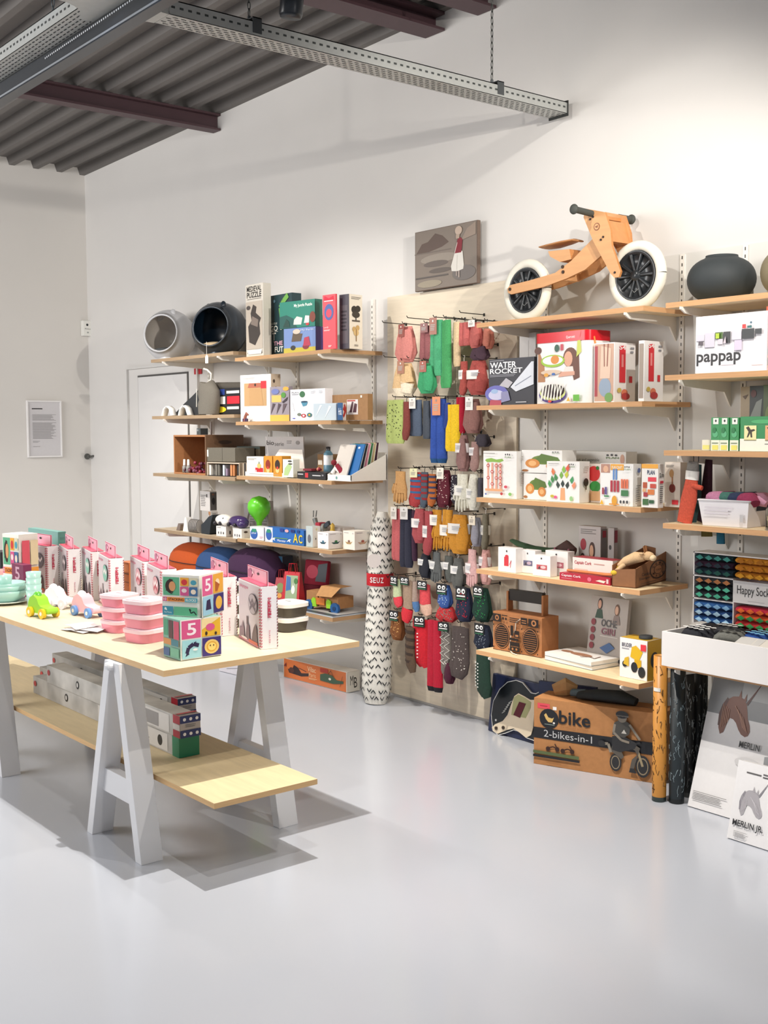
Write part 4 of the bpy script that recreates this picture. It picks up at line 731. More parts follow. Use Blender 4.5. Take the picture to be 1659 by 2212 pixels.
tb = tbx('block_box', 'small square box of stacking blocks with pink 5 and dolphin, near table corner', 'toy box', 353.5, 1416.5, 389.5, 1427.5, 1331, 472, '7fa89a',
     [('F', 'r', '4f9a78', .05, .55, .3, .95), ('F', 'r', '5a3a3a', .35, .5, .6, .95), ('F', 'r', 'c8506a', .65, .5, .97, .95), ('F', 'r', 'c88a50', .05, .33, .97, .48), ('F', 'r', '3f7a8a', .5, .33, .95, .48), ('F', 'r', '35588a', .05, .05, .4, .25), ('F', 'r', '6aa890', .45, .05, .97, .28)]+blocks_small('R'))
hz = TZ0+o_dims[tb.name][2]+.001
tbx('block_box', 'large box reading 10 STACKING BLOCKS with a hedgehog, stacked on the small one', 'toy box', 351.5, 1329, 384.5+47, 1334, 1240, 474, Wt, blocks_big('F')+blocks_right('R'), zb=hz)
# pink striped tableware boxes
def stripebox(x0, y0, x1, y1, xd, label, im, h=None, yt=None, front='cfc6cc'):
    P, rz, w_, d_, hh = place(x0, x1, yt or 1300, TZ0, ('b', y0), xd, ('b', y1))
    hh = h or hh
    t = thing('gift_box', label, 'gift box', P, rz, 'pink striped gift boxes on the table'); m = MB(); m.box((0, 0, 0), (w_, d_, hh), mat('efeaec'))
    stripe = 'c44a62'
    pr = [('F', 'r', front, .03, .03, .97, .98)]
    pr += [('F', 's', stripe, .93, .02, 1.0, .98, 20), ('R', 's', 'c2475e', .0, .02, .06, .98, 20), ('R', 's', '7a3040', .94, .02, 1.0, .98, 20), ('F', 'r', 'd88a98', .0, 0, .9, .04), ('T', 'r', 'e2566c', .02, .02, .98, .98)]
    pr += [('F', 'b', 'c86a88', .08, .87, .46, .94, 'playtype'), ('R', 'b', 'c2405a', .40, .52, .56, .76, 'p'), ('R', 'x', 'd8a0ac', .45, .08, .55, .3, 6)]
    pr += [('F', 'p', '8a7480', .05, .04, .3, .04, .28, .2, .22, .34, .15, .2, .08, .22), ('F', 'p', '5c4a50', .62, .05, .88, .05, .86, .3, .8, .38, .72, .3, .66, .2), ('F', 'r', '5c4a50', .40, .3, .46, .44), ('F', 'p', '6a5460', .35, .05, .55, .05, .52, .3, .42, .32), ('F', 'r', 'c8583a', .5, .03, .9, .08), ('F', 'e', 'e6dcd6', .3, .06, .14, .02)]
    oval = {'grey': '6a666e', 'mint': '7ab8a8', 'rose': 'd09aa4', 'silver': 'b9b2ba'}[im]
    pr += [('F', 'e', '5a4a54', .70, .68, .2, .17), ('F', 'e', oval, .70, .68, .19, .16), ('F', 'p', 'efe6e8' if im != 'silver' else '6a6470', .55, .72, .62, .64, .7, .72, .78, .64, .86, .72, .86, .78, .78, .70, .7, .78, .62, .70, .55, .78)]
    if im == 'silver': pr += [('F', 'p', '6a6470', .58, .56, .7, .64, .84, .56, .84, .62, .7, .70, .58, .62)]
    if im == 'rose': pr += [('F', 'p', 'b8485a', .58, .56, .7, .64, .84, .56, .84, .62, .7, .70, .58, .62)]
    m.prints(w_, d_, hh, pr); 
    # letters reading upward on the white side
    for i, ch in enumerate('playtype'):
        v = .50+i*.042
        O = Vector((w_+.0012, d_*.62, hh*v)); vs, fs = textgeo(ch, 1)
        m.add([O+Vector((0, -y_*d_*.22, x_*hh*.034)) for x_, y_ in vs], fs, 'c2405a')
    m.build('carton', t)
    m = MB(); tb_ = .032; m.box((w_*.10, d_*.45, hh), (w_*.98, d_*.5, hh+.026+tb_), mat('e9b4c4'))
    m.prints(1, 1, 1, [('F', 'r', 'e08aa4', .0, .0, 1, .12), ('F', 'r', 'b83a58', 0, .95, 1, 1), ('F', 'r', 'b83a58', .97, 0, 1, 1), ('F', 'e', '2a2226', .55, .62, .05, .09), ('F', 'p', 'b87a98', .05, .2, .2, .2, .3, .6, .15, .85, .05, .7), ('F', 'p', 'f4dfe4', .25, .5, .35, .5, .3, .8)], ((w_*.10, d_*.45, hh), (w_*.88, 0, 0), (0, 0, .058), (0, -1, 0)))
    m.build('hang_tab', t)
    return P, rz, w_, d_, hh
Pe, rze, we, de, he = stripebox(517, 1376, 564.5, 1403, 596, 'pink striped gift box with a silver chevron oval, nearest the table right end', 'silver', yt=1249)
def stripeat(px, py, label, im, front='cfc6cc', dd=0, rr=0):      # near top corner pixel
    Q = zp(px, py, TZ0+he); rz = rze+rr
    P = Vector((Q.x, Q.y, TZ0))-Vector((math.cos(rz), math.sin(rz), 0))*we
    a0 = (P.x, P.y)
    t0 = thing('gift_box', label, 'gift box', (P.x, P.y, TZ0), rz, 'pink striped gift boxes on the table')
    return t0
def stripecopy(px, py, label, im, rr=0):
    Q = zp(px, py, TZ0+he); rz = rze+rr; P = Vector((Q.x, Q.y, TZ0))-Vector((math.cos(rz), math.sin(rz), 0))*we
    src = SRC[im]; c = copytree(src); c.location = P; c.rotation_euler = (0, 0, rz); c['label'] = label; return c
E0 = [o for o in COL.objects if o.type == 'EMPTY' and o.get('category') == 'gift box'][-1]
SRC = {'silver': E0}
def variant(im):
    n0 = set(COL.objects)
    stripebox(517, 1376, 564.5, 1403, 596, 'x', im, h=he)
    return [o for o in COL.objects if o not in n0 and o.type == 'EMPTY'][0]
g = variant('grey'); Q = zp(145, 1187, TZ0+he)
def put(c, px, py, label, rr=0):
    Q = zp(px, py, TZ0+he); rz = rze+rr; c.location = Vector((Q.x, Q.y, TZ0))-Vector((math.cos(rz), math.sin(rz), 0))*we; c.rotation_euler = (0, 0, rz); c['label'] = label; return c
put(g, 145, 1187, 'pink striped gift box with a grey oval, front left of the row')
mi = variant('mint'); put(mi, 236, 1207, 'pink striped gift box with a mint green chevron oval, middle of the table')
ro = variant('rose'); put(ro, 348, 1231, 'pink striped gift box with a rose chevron oval, left of the stacking blocks')
put(copytree(g), 101, 1181, 'pink striped gift box at the back left, behind the one with a grey oval', .35)
put(copytree(mi), 197, 1193, 'pink striped gift box directly behind the one with the mint oval')
put(copytree(ro), 309, 1214, 'pink striped gift box directly behind the one with the rose oval')
put(copytree(E0), 477, 1248, 'pink striped gift box mostly hidden behind the stacking blocks')
tbx('book_stack', 'orange brown stack of boxes between the pink striped gift boxes', 'box', 262, 1292, 280, 1297, 1212, .05, 'b86a3c', [('F', 'r', '8a4a2c', 0, .2, 1, .24), ('F', 'r', '8a4a2c', 0, .45, 1, .49), ('F', 'r', '5a3020', 0, .68, 1, .71), ('F', 'r', 'd88a58', 0, .75, 1, .95)])
# bowls with lids (lunch boxes)
def lunch(px, py, n, col, lid, label, grp, wd=.135, hh=.056, rz=.2, lw=None):
    Q = zp(px, py, TZ0)
    for i in range(n):
        t = thing('lunch_box', label % (['bottom', 'middle', 'top'][i] if n == 3 else ['bottom', 'top'][i] if n == 2 else 'single'), 'lunch box', (Q.x, Q.y, TZ0+i*hh), rz+(.06*i if n > 1 else 0), grp)
        m = MB(); m.rbox((-wd/2, -wd/2, 0), (wd/2, wd/2, hh*.66), mat(col, 'plastic'), .035, 5, .10); m.build('container', t, 0)
        m = MB(); a = wd/2+.004; m.rbox((-a, -a, hh*.66), (a, a, hh*.90), mat(lid, 'plastic'), .04, 5); m.rbox((-a+.012, -a+.012, hh*.90), (a-.012, a-.012, hh*.97), mat(lid, 'plastic'), .03, 5)
        m.prints(1, 1, 1, [('T', 'x', 'b07a84' if 'e' in col[:1] else '7a7a7a', .35, .42, .65, .5, 1)], ((-a+.012, -a+.012, hh*.975), (2*a-.024, 0, 0), (0, 2*a-.024, 0), (0, 0, 1))) if i == n-1 else None
        m.build('lid', t)
lunch(316, 1383, 3, 'e88fa0', 'f3d3d8', '%s pink lunch box of the stack beside the stacking blocks', 'pink lunch boxes', .145, .058)
lunch(259, 1362, 3, 'e88fa0', 'f3d3d8', '%s pink lunch box of the left pink stack', 'pink lunch boxes', .13, .054)
lunch(624, 1360, 2, '4f4a42', 'f0ece6', '%s dark lunch box with white lid right of the striped gift box', 'dark lunch boxes', .135, .062, .1)
lunch(508, 1350, 2, '4f4a42', 'f0ece6', '%s dark lunch box with white lid between blocks and striped gift box', 'dark lunch boxes', .13, .06, .1)
lunch(486, 1333, 3, '4f4a42', 'f0ece6', '%s dark lunch box with white lid of the tall stack behind the stacking blocks', 'dark lunch boxes', .11, .055, .1)
# mint dishes
mint = mat('a9cfc4', 'plastic')
Q = zp(12, 1302, TZ0)
def dish(name, lab, prof, x, y, z, m_=mint, cat='dish'):
    m = MB(); m.lathe(prof, m_, 32); o = m.build(name); o.location = (x, y, z); tag(o, lab, cat); return o
def bowlp(r, h, t=.004): return [(.001, 0), (r*.5, 0), (r*.8, h*.35), (r, h), (r-t, h), (r*.78, h*.38), (r*.48, t), (.001, t)]
dish('plate', 'pale plate under the mint bowls at the left table edge', [(.001, 0), (.07, 0), (.125, .014), (.124, .017), (.07, .004), (.001, .004)], Q.x, Q.y, TZ0, mat('d9e2da', 'plastic'))
dish('bowl', 'large mint green bowl on the pale plate', bowlp(.115, .06), Q.x, Q.y, TZ0+.006, cat='bowl')
dish('bowl', 'second mint green bowl nested in the large one', bowlp(.108, .058), Q.x+.004, Q.y, TZ0+.032, cat='bowl')
dish('bowl', 'upper mint green bowl of the nested stack', bowlp(.10, .05), Q.x-.004, Q.y, TZ0+.052, cat='bowl')
def cupp(r, h): return [(.001, 0), (r*.8, 0), (r, h), (r-.003, h), (r*.78, .004), (.001, .004)]
dish('cup', 'mint cup standing inside the top mint bowl', cupp(.036, .06), Q.x, Q.y, TZ0+.075, cat='cup')
Q2 = zp(74, 1308, TZ0)
for i, l in enumerate(('lowest', 'second', 'third', 'topmost')): dish('cup', l+' mint cup of the stack beside the mint bowls', cupp(.038-.0006*i, .075), Q2.x, Q2.y, TZ0+.030*i, cat='cup')
# items at the back left of the table
tbx('block_box', 'distant box of stacking blocks with a hedgehog at the left back of the table', 'toy box', 9, 1284, 44, 1289, 1152, 77, Wt, [e for e in blocks_big('F')]+[('R', 'r', 'e05a6a', .1, .5, .5, .9), ('R', 'r', 'e8d8b0', .55, .5, .95, .9), ('R', 'r', 'f0a040', .05, .36, .95, .46), ('R', 'r', '8ac0a8', .05, .05, .95, .28)])
tbx('block_box', 'dark pink cube with a white 5 at the left back of the table', 'toy box', 27, 1290, 52, 1296, 1216, 62, '7a2a50', [('F', 'b', 'd0a0b4', .3, .55, .7, .92, '5'), ('F', 'r', '3a4a5a', .05, .05, .95, .45), ('F', 'e', 'c8c0b0', .5, .25, .2, .14)])
tbx('tin_box', 'pink tin with watermelon dots at the left edge of the table', 'tin', -14, 1276, 24, 1284, 1230, .09, 'e8a8a4', [('F', 'e', '3a2a2a', .6, .7, .06, .08), ('F', 'e', '3a2a2a', .8, .3, .06, .08), ('F', 'r', 'd87a7a', 0, .5, 1, .53)])
tbx('board_game', 'pale teal box reading TO LOTTO standing at the back of the table', 'board game', 64, 1252, 128, 1266, 1140, .045, '7fb0a8', [('F', 'e', '33242e', .62, .62, .3, .14), ('F', 'b', 'e8e4e0', .42, .55, .82, .7, 'LOTTO'), ('F', 't', 'dfeae6', .4, .82, .8, .92, 'ANIMALS'), ('R', 'r', '6aa098', 0, 0, 1, 1), ('R', 'x', '5f8f88', .2, .6, .8, .9, 3)])
tbx('black_box', 'black box at the far left table edge behind the pink tin', 'box', -20, 1262, 3, 1266, 1190, .1, '2a2c30', [('F', 'r', '4a4c50', .1, .2, .9, .3)])
# toy cars
def car(px, py, L, col, wheel, label, rz=.2, seat_=None, sc=1):
    Q = zp(px, py, TZ0); t = thing('toy_car', label, 'toy car', (Q.x, Q.y, TZ0), rz)
    c = mat(col, 'plastic'); m = MB()
    m.prism([(-L/2, .018), (L*.42, .018), (L*.5, .03), (L*.48, .045*sc), (L*.2, .05*sc), (L*.08, .055*sc), (-L*.02, .085*sc), (-L*.2, .10*sc), (-L*.38, .085*sc), (-L*.46, .06*sc)], -.028, .028, c)
    m.build('body', t, .008)
    m = MB(); m.ell((-L*.25, 0, .085*sc), (L*.14, .022, .028), mat(seat_ or col, 'plastic'), 14, 8); m.build('head', t)
    for u in (-.3, .3):
        for sy in (-1, 1):
            m = MB(); m.cyl((L*u, sy*.026, .022), (L*u, sy*.042, .022), .023, mat(wheel, 'plastic'), 18); m.cyl((L*u, sy*.042, .022), (L*u, sy*.0435, .022), .009, mat('f0ece4', 'plastic'), 10); m.build('wheel', t)
car(93, 1332, .17, '9ad63a', 'e8c22a', 'lime green toy car with yellow wheels near the mint bowls', .15, '5fb53a')
car(130, 1312, .17, 'e9e9f0', 'd8d4d8', 'white toy car behind the lime green one', .35)
car(190, 1330, .20, 'f0b9c0', '6a9ad8', 'pink toy car with blue wheels left of the pink lunch boxes', .1, 'f3dfe0')
# loose cards
Q = zp(176, 1362, TZ0); rr = random.Random(2)
for i, (dx, dy, r_) in enumerate(((0, 0, .2), (.03, .02, .5), (-.03, .015, -.1))):
    m = MB(); m.add([(-.08, -.05, 0), (.08, -.05, .002), (.08, .05, .010), (-.08, .05, .004), (0, -.05, .006), (0, .05, .012)], [(0, 4, 5, 3), (4, 1, 2, 5)], mat('f0ebe8')); m.add([(-.08, -.05, -.001), (.08, -.05, .001), (.08, .05, .009), (-.08, .05, .003), (0, -.05, .005), (0, .05, .011)], [(3, 5, 4, 0), (5, 2, 1, 4)], mat('e8dfdc'))
    o = m.build('folded_card'); seat(o, Q.x+dx, Q.y+dy, TZ0+.002+.005*i, r_); tag(o, ['lowest', 'middle', 'uppermost'][i]+' of three white folded cards lying in front of the pink car', 'card')
# colouring rolls on the lower shelf
def longbox(xr, yr, z0, L, label, caps, txt, col='a8a4a0', s=.085, dy=0, ang=0.0):
    Q = zp(xr, yr, z0); 
    t = thing('roll_box', label, 'roll box', (Q.x-.0, Q.y+dy, z0+.001), ang, 'long roll boxes on the lower shelf')
    m = MB(); m.box((-L, 0, 0), (0, s, s), mat(col, 'marble')); 
    m.prints(1, 1, 1, [('F', 'r', 'd0ccc6', .52, .08, .97, .9)]+([('F', 'b', '3a3836', .60, .35, .86, .62, txt), ('F', 'e', '1e1e20', .925, .48, .014, .26)] if txt else [('F', 'r', '8f8b88', .6, .15, .9, .8)])+[('F', 'e', '2a2a2c', .28, .55, .012, .22), ('F', 'e', 'd0ccc6', .28, .55, .006, .13), ('F', 'e', 'b03034', .02, .6, .012, .16)], ((-L, 0, 0), (L, 0, 0), (0, 0, s), (0, -1, 0)))
    m.build('carton', t, .001)
    m = MB(); cl = .055
    if caps == 'green': m.box((0, -.003, -.0), (cl, s+.003, s+.003), mat('1f7f5c', 'plastic'))
    else:
        m.box((0, -.003, 0), (cl, s+.003, s+.003), mat('b8b0ac'))
        pr = [('F', 'r', 'b02a38', 0, .62, 1, 1), ('F', 'r', 'b02a38', 0, 0, 1, .32), ('F', 'r', 'd8d2cc', 0, .34, 1, .6), ('R', 'r', '26336a', 0, .66, 1, 1), ('R', 'r', '26336a', 0, 0, 1, .34), ('R', 'x', '8a8684', .25, .42, .75, .58, 2), ('T', 'r', 'c8404a', .3, 0, .6, 1)]
        for k in range(3):
            for v in (.83, .17): pr.append(('R', 'e', 'f0eeee', .2+.3*k, v, .075, .075))
        m.T = Matrix.Translation((0, -.003, 0)); m.prints(cl, s+.006, s+.003, pr); m.T = Matrix()
    m.build('end_cap', t)
longbox(374, 1632, SZ, 1.42, 'front bottom roll box with a green end on the lower table shelf', 'green', 'COLORING ROLL', 'b4b1ac', .085)
longbox(340, 1604, SZ, 1.40, 'back bottom roll box on the lower table shelf, hidden behind the green ended one', 'flag', '', '8f8c88', .085, .07)
longbox(376, 1590, SZ+.0885, 1.25, 'middle roll box with a red and blue starred end on the lower table shelf', 'flag', '', 'b9b6b0', .085, -.0)
longbox(363, 1549, SZ+.0885, 1.25, 'top back roll box with a small starred end on the lower table shelf', 'flag', 'Coloring', 'a8a5a0', .08, .02)
# ================================================================ hanging socks, tights and gloves on the plywood panel
def hookprong(px, py, ln=.16):
    P = yp(px, py, -.02)
    m = MB(); c = mat('3a3834', 'metal'); m.sweep([(0, 0, 0), (0, -ln, .002), (0, -ln-.008, .012)], .0025, c, 6); m.box((-.012, -.002, -.015), (.012, 0, .012), c)
    return m, P
def prong(P, ln, lab):
    m = MB(); c = mat('3a3834', 'metal'); m.sweep([(0, 0, 0), (0, -ln, .002), (0, -ln-.008, .012)], .0025, c, 6); m.box((-.006, -.001, -.008), (.006, .001, .008), c)
    o = m.build('display_hook'); o.location = P; tag(o, lab, 'hook', 'wire hooks of the sock panel')
def tubes(kind, W_, H_, rr):
    """list of (path, radii) in local xz, origin top centre, hanging down"""
    out = []; a = W_/2
    if kind == 'sock':        # leg, heel and foot folded over
        s = rr.choice((-1, 1))
        for k, dx in ((0, -.12), (1, .14)):
            out.append(([(dx*W_, -.018*k, -.01), (dx*W_, -.018*k, -H_*.4), (dx*W_, -.018*k, -H_*.68), (dx*W_+s*a*.2, -.018*k, -H_*.86), (dx*W_+s*a*.4, -.018*k, -H_)], [(a*.62, .010), (a*.66, .013), (a*.72, .014), (a*.75, .014), (a*.42, .010)]))
    elif kind == 'tights':
        for k, dx in ((0, -.2), (1, .2)):
            out.append(([(dx*W_, -.014*k, 0), (dx*W_, -.014*k, -H_*.5), (dx*W_*1.1, -.014*k, -H_*.93), (dx*W_*1.1, -.014*k, -H_)], [(a*.5, .010), (a*.56, .013), (a*.58, .013), (a*.45, .009)]))
    elif kind == 'short':     # low wide folded bundle
        out.append(([(0, 0, 0), (0, 0, -H_*.3), (0, 0, -H_*.75), (0, 0, -H_)], [(a*.55, .012), (a*.8, .020), (a, .024), (a*.6, .016)]))
        out.append(([(a*.3, -.02, -H_*.1), (a*.4, -.022, -H_*.6), (a*.3, -.02, -H_*.9)], [(a*.4, .01), (a*.55, .014), (a*.4, .01)]))
    elif kind == 'glove':
        for k, dx in ((0, -.14), (1, .16)):
            X = dx*W_; y = -.02*k
            out.append(([(X, y, 0), (X, y, -H_*.25), (X, y, -H_*.55), (X, y, -H_*.66)], [(a*.42, .010), (a*.40, .012), (a*.62, .014), (a*.58, .012)]))
            for f in range(4): out.append(([(X+a*(-.42+.28*f), y, -H_*.6), (X+a*(-.50+.33*f), y-.003, -H_*(.82)), (X+a*(-.52+.34*f), y-.006, -H_*(.93+.06*math.sin(f*1.2+.4)))], [(a*.15, .008), (a*.15, .008), (a*.09, .005)]))
            out.append(([(X-a*.5, y, -H_*.42), (X-a*.75, y, -H_*.6), (X-a*.72, y, -H_*.7)], [(a*.16, .009), (a*.16, .008), (a*.1, .005)]))
    return out
def sockpack(px, y0, y1, wpx, kind, col, label, card=None, acc=None, cat='socks', Y=-.14, zig=None, up=False):
    P = yp(px, y0, Y); W_ = 1.1*abs(yp(px+wpx/2, y0, Y).x-yp(px-wpx/2, y0, Y).x); H_ = P.z-yp(px, y1, Y).z
    rr = random.Random(int(px*7+y0))
    name = {'glove': 'glove_pack', 'tights': 'tights_pack'}.get(kind, 'sock_pack')
    t = thing(name, label, {'glove': 'gloves', 'tights': 'tights'}.get(kind, cat), P, rr.uniform(-.15, .35))
    fm = mat(col, 'knit'); nm_ = {'glove': 'glove', 'tights': 'leg'}.get(kind, 'sock')
    tb_ = tubes(kind, W_, H_, rr); per = len(tb_)//2 if kind == 'glove' else 1
    for g in range(0, len(tb_), per):
        m = MB()
        for path, rad in tb_[g:g+per]:
            if acc and kind != 'glove' and zig is None:      # coloured lower part
                k = len(path); cut = max(2, k-2) if kind == 'sock' else k-1
                m.sweep(path[:cut], rad[:cut], fm, 12); m.sweep(path[cut-1:], rad[cut-1:], mat(acc, 'knit'), 12)
            else: m.sweep(path, rad, fm, 12)
            if zig == 'dots':
                for i in range(26):
                    q = rr.uniform(0, 1); x = path[0][0]+rr.uniform(-.8, .8)*rad[1][0]*.9; z = -H_*(.1+.75*q); m.ell((x, path[0][1]-rad[1][1]*1.0, z), (.003, .002, .003), mat(acc, 'fabric'), 6, 4)
            if zig == 'zig':
                n = 9; pts = [(path[0][0]+(rad[1][0]*.7 if i % 2 else -rad[1][0]*.7), path[0][1]-rad[1][1]*.95, -H_*(.12+.7*i/n)) for i in range(n+1)]
                m.sweep(pts, .003, mat(acc, 'fabric'), 5)
            if zig == 'bands':
                for i in range(5):
                    z = -H_*(.1+.16*i); m.sweep([(path[0][0], path[0][1], z), (path[0][0], path[0][1], z-H_*.06)], [(rad[1][0]*1.05, rad[1][1]*1.12)]*2, mat(acc, 'fabric'), 12, cap=False)
            if zig == 'teeth':
                for i in range(8):
                    z = -H_*(.3+.07*i); x0 = path[0][0]-rad[1][0]*.8; m.add([(x0, path[0][1]-rad[1][1]-.002, z), (x0+.012, path[0][1]-rad[1][1]-.002, z-.004), (x0, path[0][1]-rad[1][1]-.002, z-.010)], [(0, 1, 2)], mat(acc))
        m.build(nm_, t)
    fy = -.034
    if card and card[0] == 'top':
        m = MB(); cw = min(W_*.8, .05) if card[1] != 'blackeyes' else min(W_*.95, .07); ch = card[2] if len(card) > 2 else .06
        cc = '1c1d20' if card[1] == 'blackeyes' else card[1]
        z1 = .012; m.box((-cw/2, fy-.001, z1-ch), (cw/2, fy+.001, z1), mat(cc))
        if card[1] == 'blackeyes':
            m.prints(1, 1, 1, [('F', 'e', 'f2f2f0', .3, .66, .17, .19), ('F', 'e', 'f2f2f0', .72, .66, .17, .19), ('F', 'e', '141414', .33, .64, .07, .08), ('F', 'e', '141414', .75, .64, .07, .08), ('F', 'r', 'e8e8e6', .12, .26, .9, .36), ('F', 'r', '2f6a48', .1, .06, .92, .16)], ((-cw/2, fy-.001, z1-ch), (cw, 0, 0), (0, 0, ch), (0, -1, 0)))
        else: m.prints(1, 1, 1, [('F', 'x', 'a09a94', .15, .2, .8, .6, 4), ('F', 'e', 'f0ece4' if cc[0] < 'c' else '8a8680', .5, .8, .08, .07)], ((-cw/2, fy-.001, z1-ch), (cw, 0, 0), (0, 0, ch), (0, -1, 0)))
        m.build('header_card', t)
    if card and card[0] == 'band':
        m = MB(); u = card[2] if len(card) > 2 else .35; bh = H_*.26
        for dx, dy in ((-.02*W_, -.006),): m.sweep([(dx, dy, -H_*u), (dx, dy, -H_*u-bh)], [(W_*.46, .027)]*2, mat(card[1]), 14, cap=False)
        m.prints(1, 1, 1, [('F', 'x', 'a8aab0', .2, .3, .8, .75, 3)], ((-W_*.3, -.036, -H_*u-bh), (W_*.6, 0, 0), (0, 0, bh), (0, -1, 0)))
        m.build('paper_band', t)
    m = MB(); m.sweep([(0, -.008, -.012), (0, -.008, .008), (.006, -.008, .016), (.0, -.008, .022), (-.006, -.008, .016)], .0018, mat('d8d4cc' if card and card[0] == 'band' else '2a2a2a', 'plastic'), 5); m.build('hanger', t)
    return t
